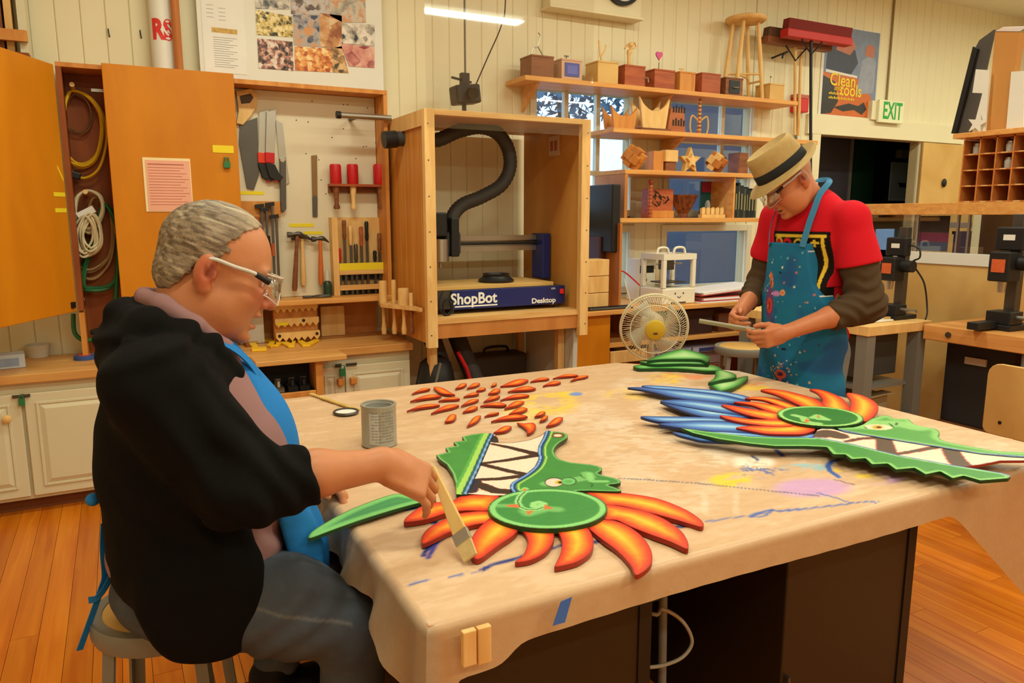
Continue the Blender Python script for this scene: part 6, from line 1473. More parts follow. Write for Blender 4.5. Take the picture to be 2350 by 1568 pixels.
obj('paper_roll', MB().cyl((3.70, 3.08, BZ + 0.022), (3.96, 2.99, BZ + 0.022), 0.02, n=12), M_PAPER, smooth=True, label='rolled white paper lying across the machine bench', cat='paper')
# plywood chair by the table
cc = Vector((3.25, 1.72, 0))
t = thing('plywood_chair', 'plywood-backed shop chair on black steel supports beside the table', 'chair', cc)
ya, yb = aX(2262, 900, 3.22).y, aX(2262, 900, 3.22).y - 0.40
zt, zb_ = aX(2290, 835, 3.22).z, aX(2290, 1000, 3.22).z
pts = []
for (cy, cz, a0) in ((ya - 0.05, zt - 0.05, 0), (yb + 0.05, zt - 0.05, 90), (yb + 0.03, zb_ + 0.03, 180), (ya - 0.03, zb_ + 0.03, 270)):
 r = 0.05 if a0 < 180 else 0.03
 for j in range(5):
  a = math.radians(a0 + j * 22.5); pts.append((cy + r * math.cos(a), cz + r * math.sin(a)))
obj('backrest', MB().yz(pts, 3.22, 3.238), M_PLY, t, bevel=0.003)
obj('rivet', MB().cyl((3.219, aX(2295, 970, 3.22).y, aX(2295, 970, 3.22).z), (3.216, aX(2295, 970, 3.22).y, aX(2295, 970, 3.22).z), 0.007, n=10), M_BLACK, t)
ym = (ya + yb) / 2
sz = 0.44
obj('back_support', MB().box(3.239, 3.255, ym - 0.03 + 0.05, ym + 0.03 + 0.05, sz - 0.05, zb_ + 0.10), M_BLACK, t)
obj('seat', MB().box(3.26, 3.62, yb + 0.01, ya - 0.01, sz - 0.02, sz), M_PLY, t, bevel=0.006)
for x in (3.28, 3.60):
 for y in (yb + 0.03, ya - 0.03): obj('leg', MB().cyl((x, y, 0), (x, y, sz - 0.0205), 0.013, n=10), M_BLACK, t, smooth=True)
obj('seat_rail', MB().box(3.239, 3.62, ym + 0.02, ym + 0.08, sz - 0.05, sz - 0.021), M_BLACK, t)
# ================================================================== THE WORK TABLE
TBZ = 0.737
TX0, TX1, TY0, TY1 = 0.392, 2.36, 1.058, 2.775
M_DESK = mat('brown_desk_steel', rgb(44, 30, 14), 0.45, var=0.08, scale=3)
M_DESKD = mat('dark_desk_steel', rgb(26, 19, 12), 0.5)
t = thing('work_table', 'large table made of brown steel desks under a paint-stained sheet', 'table', ((TX0 + TX1) / 2, (TY0 + TY1) / 2, 0))
obj('top', MB().xy([(TX0 + 0.012, TY0 + 0.012), (TX1 - 0.012, TY0 + 0.012), (TX1 - 0.012, 2.35), (2.02, TY1 - 0.03), (TX0 + 0.012, TY1 - 0.012)], TBZ - 0.05, TBZ - 0.004), M_PLYD, t)
def pedestal(x0, x1, y0, y1):
 p = obj('pedestal', MB().box(x0, x1, y0, y1, 0.0, TBZ - 0.0505), M_DESK, t, bevel=0.004)
 obj('side_lip', MB().box(x1 - 0.03, x1 + 0.002, y0 - 0.004, y0 - 0.0005, 0.0, TBZ - 0.06), M_DESKD, p)
 obj('handle', MB().box(x0 + 0.012, x0 + 0.02, y0 - 0.012, y0 - 0.0005, 0.20, 0.30), M_DSTEEL, p)
 return p
pedestal(0.47, 0.935, 1.16, 1.85); pedestal(1.34, 1.81, 1.16, 1.85); pedestal(0.45, 0.95, 2.0, 2.68); pedestal(1.6, 2.0, 2.0, 2.6)
obj('apron_rail', MB().box(0.47, 0.935, 1.13, 1.1595, TBZ - 0.12, TBZ - 0.0505), M_DESKD, t)
obj('back_skirt', MB().box(0.951, 1.338, 1.90, 1.92, 0.05, TBZ - 0.0505), M_DESKD, t)
obj('brace_rod', MB().cyl((1.14, 1.35, 0.0), (1.08, 1.30, TBZ - 0.0505), 0.011, n=10), M_GREYM, t, smooth=True)
cc = [aY(x, y, 1.25) for x, y in ((1480, 1400), (1520, 1398), (1565, 1425), (1588, 1470), (1570, 1505), (1530, 1525), (1480, 1532))]
cb = thing('floor_cable', 'pale cable looping under the table between the desk pedestals', 'cable', (1.0, 1.25, cc[-1].z))
obj('cable', MB().tube(smooth_path([cc[0] + Vector((-0.05, 0.3, 0.05))] + cc + [cc[-1] + Vector((-0.06, 0.06, -0.01))], 6), 0.0045, 8), mat('pale_cable', rgb(160, 150, 132), 0.4), cb, smooth=True)
# ---- numpy helpers for paint -------------------------------------------------------
def seg_dist(P, poly, closed=False):
 """distance of points P (N,2) to a polyline; also the parameter 0..1 along it"""
 poly = np.asarray(poly, float); A = poly if closed else poly[:-1]; B = np.roll(poly, -1, 0) if closed else poly[1:]
 best = np.full(len(P), 1e9); par = np.zeros(len(P)); n = len(A)
 for i in range(n):
  d = B[i] - A[i]; L2 = d @ d + 1e-12
  u = np.clip(((P - A[i]) @ d) / L2, 0, 1); q = P - (A[i] + u[:, None] * d)
  e = np.sqrt((q * q).sum(1)); k = e < best
  best[k] = e[k]; par[k] = (i + u[k]) / n
 return best, par
def inside(P, poly):
 poly = np.asarray(poly, float); x, y = P[:, 0], P[:, 1]; r = np.zeros(len(P), bool); j = len(poly) - 1
 for i in range(len(poly)):
  xi, yi = poly[i]; xj, yj = poly[j]
  c = ((yi > y) != (yj > y)) & (x < (xj - xi) * (y - yi) / (yj - yi + 1e-15) + xi); r ^= c; j = i
 return r
def lay(col, a, c):
 a = np.clip(a, 0, 1)[:, None]; col[:] = col * (1 - a) + np.asarray(c[:3]) * a
def sstep(x, a, b):
 t_ = np.clip((x - a) / (b - a + 1e-12), 0, 1); return t_ * t_ * (3 - 2 * t_)
def toz(pts, z): return [(lambda p: (p.x, p.y))(aZ(x, y, z)) for x, y in pts]
def vnoise(P, s, seed=0):
 """cheap smooth value noise 0..1"""
 r = np.random.RandomState(seed); T = r.rand(64, 64); Q = P * s; i = np.floor(Q).astype(int); f = Q - i; f = f * f * (3 - 2 * f)
 g = lambda a, b: T[a % 64, b % 64]
 return (g(i[:, 0], i[:, 1]) * (1 - f[:, 0]) + g(i[:, 0] + 1, i[:, 1]) * f[:, 0]) * (1 - f[:, 1]) + (g(i[:, 0], i[:, 1] + 1) * (1 - f[:, 0]) + g(i[:, 0] + 1, i[:, 1] + 1) * f[:, 0]) * f[:, 1]
# ---- the sheet ---------------------------------------------------------------------
def ymax(x):
 return TY1 - 0.02 if x < 1.98 else TY1 - 0.02 - (x - 1.98) / (TX1 - 0.02 - 1.98) * (TY1 - 0.02 - 2.36)
NX, NY = 310, 262
gx = np.linspace(TX0 + 0.02, TX1 - 0.02, NX); G = np.zeros((NX, NY, 3))
for i, x in enumerate(gx):
 G[i, :, 0] = x; G[i, :, 1] = np.linspace(TY0 + 0.02, ymax(x), NY)
top = G.reshape(-1, 3).copy(); PT = top[:, :2]
wr = (vnoise(PT * [1.0, 2.2], 7, 1) - 0.5) * 0.0035 + (vnoise(PT * [1.3, 3.0], 20, 2) - 0.5) * 0.0018
_ed = np.minimum.reduce([PT[:, 0] - TX0 - 0.02, TX1 - 0.02 - PT[:, 0], PT[:, 1] - TY0 - 0.02, np.array([ymax(x) for x in PT[:, 0]]) - PT[:, 1]])
top[:, 2] = TBZ + wr * np.clip(_ed / 0.03, 0, 1) - 0.0015
base = np.array(rgb(212, 174, 136)[:3])
col = np.tile(base, (len(PT), 1))
lay(col, 0.35 * sstep(vnoise(PT * [1.0, 2.5], 9, 3) * 0.6 + vnoise(PT * [1.5, 4.0], 30, 4) * 0.4, 0.5, 0.75), rgb(236, 206, 174))
lay(col, 0.30 * sstep(vnoise(PT, 3.0, 5), 0.55, 0.9), rgb(206, 160, 116))
def stroke(pts, wpx, c, a=1.0, ragged=0.0, seed=0):
 d, u = seg_dist(PT, toz(pts, TBZ)); w = wpx * 0.00105 * (0.5 + 0.5 * (PT[:, 1] / 1.4))
 if ragged: w = w * (1 + ragged * (vnoise(PT, 60, seed) - 0.6) * 2)
 lay(col, a * (1 - sstep(d, w * 0.7, w * 1.15 + 0.002)), c)
def smear(cx, cy, rx, ry, c, a=0.8, seed=0, s=(18, 60), th=0.45):
 p = aZ(cx, cy, TBZ); q = aZ(cx + rx, cy, TBZ); k = aZ(cx, cy - ry, TBZ)
 U = Vector((q.x - p.x, q.y - p.y)); V = Vector((k.x - p.x, k.y - p.y)); A = np.array([[U.x, V.x], [U.y, V.y]]); inv = np.linalg.inv(A)
 e = (PT - np.array([p.x, p.y])) @ inv.T; r = np.sqrt((e * e).sum(1))
 n = vnoise(PT @ np.array([[0.886, 0.463], [-0.463, 0.886]]), s[0], seed) * 0.5 + vnoise(PT @ np.array([[0.886, 0.463], [-0.463, 0.886]]) * [1, 2.2], s[1], seed + 1) * 0.5
 lay(col, a * (1 - sstep(r, 0.55, 1.0)) * sstep(n, th - 0.06, th + 0.08), c)
CW = rgb(244, 232, 214); CN = rgb(44, 62, 130); CB = rgb(62, 100, 176); CY = rgb(246, 204, 62); CL = rgb(206, 160, 206)
for k, (x, y, rx, ry, a) in enumerate(((1500, 960, 200, 60, 0.5), (1700, 1000, 220, 60, 0.5), (1480, 1050, 160, 60, 0.4), (1340, 960, 120, 40, 0.4), (1640, 1040, 120, 35, 0.6), (1880, 1045, 120, 25, 0.5), (1560, 1140, 140, 40, 0.25), (1160, 960, 110, 60, 0.3), (1500, 880, 120, 30, 0.5), (1640, 895, 100, 20, 0.5))):
 smear(x, y, rx, ry, CW, a * 0.6, 40 + k, (12, 40), 0.5)
smear(1255, 925, 90, 30, CY, 0.75, 1, (14, 40), 0.5); smear(1290, 905, 60, 10, CY, 0.8, 2, (14, 30), 0.4); smear(1200, 950, 60, 30, rgb(250, 216, 110), 0.6, 3)
smear(1530, 868, 60, 14, CY, 0.8, 4); smear(1440, 905, 70, 16, CY, 0.5, 9); smear(1600, 862, 40, 10, rgb(240, 130, 80), 0.7, 5); smear(1540, 860, 45, 8, rgb(240, 140, 70), 0.6, 6); smear(1720, 890, 60, 10, CY, 0.8, 7); smear(1735, 882, 30, 8, rgb(220, 120, 40), 0.7, 8)
smear(1675, 1100, 60, 20, CY, 0.95, 11, (14, 40), 0.38); smear(1865, 1118, 110, 26, CL, 0.9, 12, (6, 14), 0.33); smear(2010, 1098, 80, 16, CL, 0.85, 13, (6, 14), 0.35)
smear(1850, 1072, 70, 12, rgb(150, 196, 206), 0.8, 14); smear(1730, 1060, 60, 20, CW, 0.9, 15); smear(1985, 1092, 30, 7, CY, 0.9, 16); smear(1930, 1078, 30, 6, CY, 0.8, 17)
smear(1322, 904, 20, 6, rgb(120, 150, 206), 1.0, 18, (10, 20), 0.2); smear(1745, 1080, 80, 20, rgb(90, 110, 170), 0.9, 19, (40, 90), 0.62)
smear(1690, 850, 60, 14, CW, 0.7, 20)
stroke([(1616, 1132), (1620, 1178)], 8, CW, 0.22, 0.5, 31); stroke([(1690, 1130), (1688, 1178)], 7, CW, 0.22, 0.5, 32)
stroke([(1420, 1097), (1500, 1102), (1600, 1108), (1700, 1118), (1800, 1128), (1880, 1138)], 2.2, rgb(70, 84, 120), 0.9, 0.5, 1)
stroke([(1878, 1132), (1910, 1140), (1945, 1150)], 3, CB, 0.9); stroke([(1620, 1198), (1680, 1188), (1722, 1182)], 3, CB, 0.8, 0.5, 2)
stroke([(1722, 1183), (1760, 1170), (1775, 1168)], 5, CB, 0.95); stroke([(1725, 1186), (1755, 1182), (1772, 1170)], 3, CB, 0.9); stroke([(1785, 1172), (1850, 1166), (1900, 1160), (1960, 1152), (2014, 1150)], 4, CB, 0.95, 0.6, 3)
stroke([(2010, 1152), (2014, 1162)], 2, CB, 0.8)
stroke([(1108, 1306), (1125, 1297), (1150, 1290), (1200, 1276)], 6.5, CN, 1, 0.3, 4); stroke([(1190, 1280), (1290, 1250), (1330, 1236)], 5, CN, 0.9, 0.5, 14)
stroke([(1010, 1232), (985, 1254)], 12, CN, 1); stroke([(985, 1250), (972, 1272)], 5, CN, 1, 0.3, 5); stroke([(1000, 1248), (982, 1278)], 5, rgb(70, 70, 160), 1, 0.3, 6); stroke([(990, 1190), (1000, 1200)], 8, CN, 1)
stroke([(930, 1168), (950, 1166)], 8, CB, 1); stroke([(1020, 1208), (1070, 1198)], 8, rgb(40, 44, 80), 1)
stroke([(942, 1342), (965, 1335), (998, 1326)], 4, CB, 0.9, 0.8, 7); stroke([(1032, 1324), (1058, 1319)], 4, CB, 0.85, 0.5, 8); stroke([(1070, 1316), (1110, 1312)], 1.5, CB, 0.6)
stroke([(1400, 1234), (1480, 1220), (1560, 1208), (1600, 1202)], 7, CN, 0.95, 0.4, 9); stroke([(1360, 1243), (1400, 1236)], 6, CN, 0.9)
stroke([(1928, 1054), (1908, 1058), (1900, 1068), (1905, 1080), (1925, 1095)], 7, CB, 1); stroke([(1782, 1032), (1796, 1046)], 7, CN, 1); stroke([(1725, 1044), (1740, 1056)], 5, CN, 0.9, 0.5, 11); stroke([(1915, 1100), (1960, 1112)], 2.5, rgb(90, 70, 80), 0.8)
stroke([(1440, 905), (1452, 906)], 4, rgb(60, 60, 60), 0.8)
tf = [(i * NY + j, (i + 1) * NY + j, (i + 1) * NY + j + 1, i * NY + j + 1) for i in range(NX - 1) for j in range(NY - 1)]
mb = MB(); mb.v = [Vector(p) for p in top]; mb.f = tf
cols = [tuple(c) + (1.0,) for c in col]
# drape: perimeter loop, then rows rolling over the edge and down
per = [(x, TY0 + 0.02) for x in np.linspace(TX0 + 0.02, TX1 - 0.02, 150)] + [(TX1 - 0.02, y) for y in np.linspace(TY0 + 0.02, ymax(TX1 - 0.02), 80)[1:]]
per += [(x, ymax(x)) for x in np.linspace(TX1 - 0.02, TX0 + 0.02, 120)[1:]] + [(TX0 + 0.02, y) for y in np.linspace(TY1 - 0.02, TY0 + 0.02, 130)[1:-1]]
per = [Vector((x, y, 0)) for x, y in per]; K = len(per)
nrm = []
for i in range(K):
 d = per[(i + 1) % K] - per[i - 1]; nrm.append(Vector((d.y, -d.x, 0)).normalized())
def hang(p, n):
 if n.y < -0.72:   # front edge
  L = 0.066 + 0.004 * math.sin(p.x * 5)
  if p.x > 1.78: L += (p.x - 1.78) * 0.85
  if p.x < 0.55: L += 0.03
  return L
 if n.x < -0.72:   # left edge
  return 0.09 + 0.012 * math.sin(p.y * 9) + 0.14 * max(0, (1.35 - p.y) / 0.3)
 if n.y > 0.6: return 0.12
 if n.x > 0.6: return 0.22 + 0.4 * max(0, (1.3 - p.y) / 0.3)
 return 0.24
Lh = [hang(p, n) for p, n in zip(per, nrm)]
for _ in range(3): Lh = [(Lh[i - 1] + Lh[i] * 2 + Lh[(i + 1) % K]) / 4 for i in range(K)]
ROWS = 15
st0 = len(mb.v)
for r_ in range(ROWS):
 for i in range(K):
  p, n, L = per[i], nrm[i], Lh[i]
  corner = abs(n.x * n.y) > 0.2 and p.x < 0.6 and p.y < 1.2
  if r_ <= 5:
   a = r_ / 5 * math.pi / 2; o = 0.019 * math.sin(a); z = TBZ - 0.0015 - 0.019 * (1 - math.cos(a))
  else:
   u = (r_ - 5) / (ROWS - 6); z = TBZ - 0.0205 - (L - 0.0205) * u
   fl_x = 0.020 if n.y < -0.7 else (0.028 if n.x < -0.7 else 0.03)
   o = 0.019 + (fl_x * u * min(1, L / 0.1)) * (0.6 + 0.5 * math.sin(i * 0.37) * (1 if n.x < -0.7 else 0.0)) + (0.004 if n.y > -0.7 else 0.0006) * math.sin(i * 0.9 + u * 3) * u
  q = p + n * max(o, 0.0)
  wz = 0.0
  if r_ == 0: wz = 0.0
  mb.v.append(Vector((q.x, q.y, z)))
  f = 0.55 * min(1, max(0, (r_ - 3) / 4)); cc_ = np.array(rgb(190, 150, 110)[:3])
  if n.x < -0.6: cc_ = np.array(rgb(172, 152, 128)[:3])
  bc = base * (1 - min(1, r_ / 4)) + cc_ * min(1, r_ / 4)
  cols.append(tuple(bc) + (1.0,))
for r_ in range(ROWS - 1):
 for i in range(K):
  j = (i + 1) % K
  mb.f.append((st0 + r_ * K + i, st0 + (r_ + 1) * K + i, st0 + (r_ + 1) * K + j, st0 + r_ * K + j))
M_SHEET = colmat('painted_sheet', 0.38, 0.4, bump=0.16, bscale=28, mottle=0.05)
sheet = obj('painters_sheet', mb, M_SHEET, smooth=True, cols=cols, label='tan plastic-covered paper sheet spread over the table, smeared with blue, yellow and lilac paint', cat='sheet')
# hanging tail of clear sheet at the front corner
# blue tape and wooden strips on the front edge
a = aY(1296, 1378, TY0 - 0.03); b = aY(1278, 1428, TY0 - 0.035)
obj('blue_tape', MB().prism([a + Vector((-0.008, 0, 0)), a + Vector((0.014, 0, 0.003)), b + Vector((0.012, -0.006, 0)), b + Vector((-0.012, -0.006, 0))], (0, -0.0015, 0)), mat('painters_tape', rgb(58, 92, 160), 0.55), label='short strip of blue painter tape stuck to the front of the sheet', cat='tape')
for k, (xa, xb) in enumerate(((1060, 1091), (1094, 1125))):
 pa, pb = aY(xa, 1470, TY0 - 0.03), aY(xb, 1470, TY0 - 0.03); zt, zb_ = TBZ - 0.002, aY((xa + xb) / 2, 1540 - 6 * k, TY0 - 0.045).z
 obj('wooden_strip', MB().box(pa.x, pb.x, TY0 - 0.036, TY0 - 0.024, zb_, zt), M_PINE, label=('pale wooden strip clipped over the table edge, the one nearer the seated person', 'pale wooden strip clipped over the table edge, the one nearer the blue tape')[k], cat='strip', group='wooden strips on the table edge', bevel=0.002)
# ================================================================== PAINTED CUT-OUTS
def resample(poly, step, closed=True):
 P = np.asarray(poly, float); Q = np.vstack([P, P[:1]]) if closed else P
 d = np.sqrt(((Q[1:] - Q[:-1]) ** 2).sum(1)); s = np.concatenate([[0], np.cumsum(d)]); n = max(8, int(s[-1] / step))
 u = np.linspace(0, s[-1], n + (0 if closed else 1), endpoint=not closed)
 return np.stack([np.interp(u, s, Q[:, 0]), np.interp(u, s, Q[:, 1])], 1)
def cutout(name, outline, z0, z1, paint, parent=None, step=0.0035, smoothn=4, edge=(60, 24, 10), **k):
 """flat plywood piece: outline in metres, top colours from paint(P, d)"""
 o2 = [(p.x, p.y) for p in smooth_path([(x, y, 0) for x, y in outline], smoothn, True)] if smoothn else outline
 B = resample(o2, step); n = len(B)
 lo, hi = B.min(0), B.max(0)
 xs = np.arange(lo[0], hi[0], step); ys = np.arange(lo[1], hi[1], step * 0.87)
 I = np.array([(x + (step / 2 if j % 2 else 0), y) for j, y in enumerate(ys) for x in xs])
 I = I[inside(I, B)]
 if len(I): d, _ = seg_dist(I, B, True); I = I[d > step * 0.55]
 allp = [Vector(p) for p in B] + [Vector(p) for p in I]
 vs, es, fs, *_ = delaunay_2d_cdt(allp, [(i, (i + 1) % n) for i in range(n)], [], 1, 1e-7)
 P = np.array([(v.x, v.y) for v in vs]); d, _ = seg_dist(P, B, True)
 C = paint(P, d); m = MB(); N = len(P)
 m.v = [Vector((p[0], p[1], z1)) for p in P]; ff = []
 for f in fs:
  a, b, c = (P[i] for i in f[:3])
  ff.append(tuple(f) if (b[0] - a[0]) * (c[1] - a[1]) - (b[1] - a[1]) * (c[0] - a[0]) > 0 else tuple(reversed(f)))
 m.f = ff
 ar = 0.5 * np.sum(B[:, 0] * np.roll(B[:, 1], -1) - np.roll(B[:, 0], -1) * B[:, 1])
 BB = B if ar > 0 else B[::-1]
 s = len(m.v); m.v += [Vector((p[0], p[1], z1)) for p in BB] + [Vector((p[0], p[1], z0)) for p in BB]
 m.f += [(s + i, s + n + i, s + n + (i + 1) % n, s + (i + 1) % n) for i in range(n)] + [tuple(s + n + i for i in range(n - 1, -1, -1))]
 C4 = [tuple(c) + (1.0,) for c in C] + [rgb(*edge)] * (2 * n)
 return obj(name, m, M_CUT, parent, cols=C4, **k)
M_CUT = colmat('cutout_paint', 0.42, 0.35, mottle=0.10)
def ramp(e, stops):
 xs = [s[0] for s in stops]; cs = np.array([rgb(*s[1])[:3] for s in stops])
 return np.stack([np.interp(e, xs, cs[:, k]) for k in range(3)], 1)
def petal_paint(P, d):
 m = d.max(); e = d / m
 e = e + 0.12 * (vnoise(P, 90, 3) - 0.5) * (e > 0.2)
 return ramp(e, [(0, (150, 40, 18)), (0.05, (214, 50, 30)), (0.2, (232, 66, 34)), (0.4, (244, 104, 34)), (0.65, (252, 146, 36)), (1, (255, 196, 60))])
def drop_paint(P, d):
 e = d / max(d.max(), 1e-4)
 return ramp(e, [(0, (150, 40, 18)), (0.12, (220, 56, 30)), (0.45, (240, 92, 30)), (1, (252, 156, 50))])
def blue_paint(P, d):
 e = d / d.max()
 return ramp(e, [(0, (30, 56, 120)), (0.15, (44, 86, 160)), (0.5, (76, 132, 204)), (0.8, (130, 182, 226)), (1, (186, 220, 236))])
def leaf_paint(P, d):
 e = d / d.max()
 return ramp(e, [(0, (24, 84, 36)), (0.1, (40, 124, 48)), (0.28, (84, 168, 80)), (0.55, (150, 206, 126)), (1, (190, 226, 160))])
GD, GM, GL, GY = rgb(30, 84, 40), rgb(62, 138, 62), rgb(138, 206, 122), rgb(166, 212, 96)
def in_crop(ox, oy, s): return lambda pts: [(ox + x / s, oy + y / s) for x, y in pts]
c2 = in_crop(980, 970, 5.109); c3 = in_crop(700, 1110, 4.352); c4 = in_crop(1160, 1100, 4.896)
Z0 = TBZ + 0.0015
d1_ = thing('dragon_cutout', 'painted plywood dragon head with an orange petal mane, lying under the paint brush', 'cut-out', (0.85, 1.35, Z0))
PET = [c4([(860, 115), (1280, 150), (1680, 210), (1980, 320), (2150, 420), (2225, 495), (2205, 535), (2100, 510), (1900, 450), (1600, 370), (1300, 300), (1100, 280), (1000, 200)]),
    c4([(1080, 285), (1500, 345), (1750, 430), (1950, 560), (2040, 680), (2055, 775), (2000, 770), (1850, 700), (1600, 610), (1400, 530), (1250, 460), (1100, 440)]),
    c4([(1040, 430), (1300, 490), (1500, 610), (1620, 760), (1650, 900), (1600, 1000), (1480, 1078), (1440, 1040), (1400, 960), (1250, 800), (1050, 650), (920, 530), (940, 450)]),
    c4([(860, 480), (960, 600), (990, 720), (950, 830), (800, 930), (570, 985), (560, 960), (620, 830), (635, 700), (600, 610), (540, 500), (700, 450)]),
    c4([(500, 500), (545, 600), (530, 720), (440, 830), (280, 910), (115, 935), (120, 915), (200, 850), (245, 740), (240, 650), (170, 530), (300, 460)]),
    c3([(1900, 330), (2100, 380), (2130, 450), (2080, 520), (1960, 600), (1850, 680), (1770, 740), (1700, 755), (1655, 700), (1650, 600), (1690, 500), (1780, 400)]),
    c3([(1160, 560), (1175, 600), (1210, 595), (1330, 540), (1460, 480), (1700, 410), (1950, 370), (1930, 270), (1600, 290), (1450, 330), (1270, 420), (1190, 490)]),
    c3([(990, 370), (1000, 385), (1150, 370), (1260, 345), (1430, 290), (1600, 270), (1900, 260), (1930, 120), (1750, 110), (1550, 130), (1480, 170), (1300, 190), (1180, 220), (1080, 280), (1010, 340)])]
ZP = Z0 + 0.009
for k, pp in enumerate(PET):
 zz = ZP + (0.0012 if k % 2 else 0.0)
 cutout('petal', toz(pp, zz), Z0, zz, petal_paint, d1_, edge=(150, 40, 20))
ZG = ZP + 0.005
HLINE = toz(c2([(475, 830), (600, 560), (740, 220), (785, 130)]), ZG)
MLINE = toz(c2([(1040, 850), (985, 790), (975, 750), (1000, 700), (1150, 610), (1260, 520), (1310, 420), (1300, 360), (1310, 270), (1360, 180), (1390, 100)]), ZG)
MLs = [(p.x, p.y) for p in smooth_path([(x, y, 0) for x, y in MLINE], 5)]
def band(C, d, stops):
 for a, b, c in stops: lay(C, sstep(d, a - 0.0008, a + 0.0008) * (1 - sstep(d, b - 0.0008, b + 0.0008)), c)
NAVY, LBLUE = rgb(26, 58, 120), rgb(132, 178, 240)
def jaw_paint(P, d):
 C = np.tile(np.array(GM[:3]), (len(P), 1)); lay(C, 0.35 * vnoise(P, 40, 6), rgb(90, 166, 80))
 lay(C, 1 - sstep(d, 0.003, 0.008), GL); lay(C, 1 - sstep(d, 0.0012, 0.0028), GD)
 h, _ = seg_dist(P, HLINE)
 band(C, h, [(-1, 0.0035, NAVY), (0.0035, 0.0075, LBLUE), (0.0075, 0.015, rgb(34, 90, 100)), (0.015, 0.030, GY), (0.030, 0.038, rgb(90, 170, 76))])
 return C
cutout('lower_jaw', toz(c2([(345, 840), (400, 845), (475, 840), (600, 560), (740, 220), (785, 128), (640, 125), (520, 140), (410, 168), (440, 212), (310, 230), (350, 275), (215, 298), (250, 345), (108, 383), (150, 435), (230, 490), (300, 600), (335, 720)]), ZG), ZP - 0.004, ZG, jaw_paint, d1_, smoothn=1, step=0.003, edge=(30, 60, 24))
def px_d(P, pts, z): return seg_dist(P, toz(pts, z))
def mouth_paint(darks, reds, z, topline=None):
 def fn(P, d):
  C = np.tile(np.array(rgb(238, 214, 190)[:3]), (len(P), 1)); lay(C, 0.4 * vnoise(P, 120, 8), rgb(246, 230, 210))
  saw = 0.0015 * (vnoise(P, 260, 9) - 0.3)
  for pts, w0, w1, _ in darks:
   h, u = px_d(P, pts, z); w = (w0 + (w1 - w0) * u); lay(C, 1 - sstep(h + saw * 2, w + 0.0022, w + 0.0040), rgb(*reds))
  for pts, w0, w1, cc_ in darks:
   h, u = px_d(P, pts, z); w = (w0 + (w1 - w0) * u); lay(C, 1 - sstep(h + saw, w - 0.0006, w + 0.0010), rgb(*cc_))
  if topline is not None:
   h, _ = px_d(P, topline, z); lay(C, 1 - sstep(h, 0.0025, 0.004), rgb(120, 40, 30))
  return C
 return fn
DK_ = (58, 40, 32)
cutout('mouth', toz(c2([(475, 835), (600, 580), (730, 270), (785, 135), (830, 180), (842, 238), (1000, 236), (1200, 203), (1320, 158), (1398, 102), (1362, 182), (1312, 272), (1302, 362), (1312, 420), (1262, 520), (1152, 610), (1002, 700), (978, 750), (988, 790), (1040, 852), (760, 855)]), ZG - 0.003), ZP - 0.004, ZG - 0.003,
    mouth_paint([(c2([(770, 170), (800, 220)]), 0.012, 0.012, (50, 44, 50)), (c2([(760, 250), (1000, 300), (1280, 370)]), 0.005, 0.013, DK_), (c2([(1280, 385), (950, 440), (650, 480)]), 0.011, 0.006, DK_),
     (c2([(640, 490), (900, 555), (1130, 605)]), 0.008, 0.010, DK_), (c2([(1120, 625), (850, 660), (570, 672)]), 0.010, 0.007, DK_), (c2([(560, 700), (520, 800)]), 0.016, 0.014, (46, 40, 56)), (c2([(640, 740), (800, 800), (1000, 815)]), 0.016, 0.014, DK_)], (132, 52, 40), ZG - 0.003, c2([(842, 238), (1000, 236), (1200, 203), (1320, 158), (1398, 102)])), d1_, smoothn=0, step=0.003, edge=(120, 40, 30))
def ell(cx, cy, a, b, n=40, tilt=0.0):
 return [(cx + a * math.cos(2 * math.pi * k / n) * math.cos(tilt) - b * math.sin(2 * math.pi * k / n) * math.sin(tilt), cy + a * math.cos(2 * math.pi * k / n) * math.sin(tilt) + b * math.sin(2 * math.pi * k / n) * math.cos(tilt)) for k in range(n)]
def fill(C, P, poly, c, soft=0.0012, a=1.0):
 s = inside(P, poly); h, _ = seg_dist(P, poly, True); sd = np.where(s, -h, h); lay(C, a * (1 - sstep(sd, -soft, soft)), c)
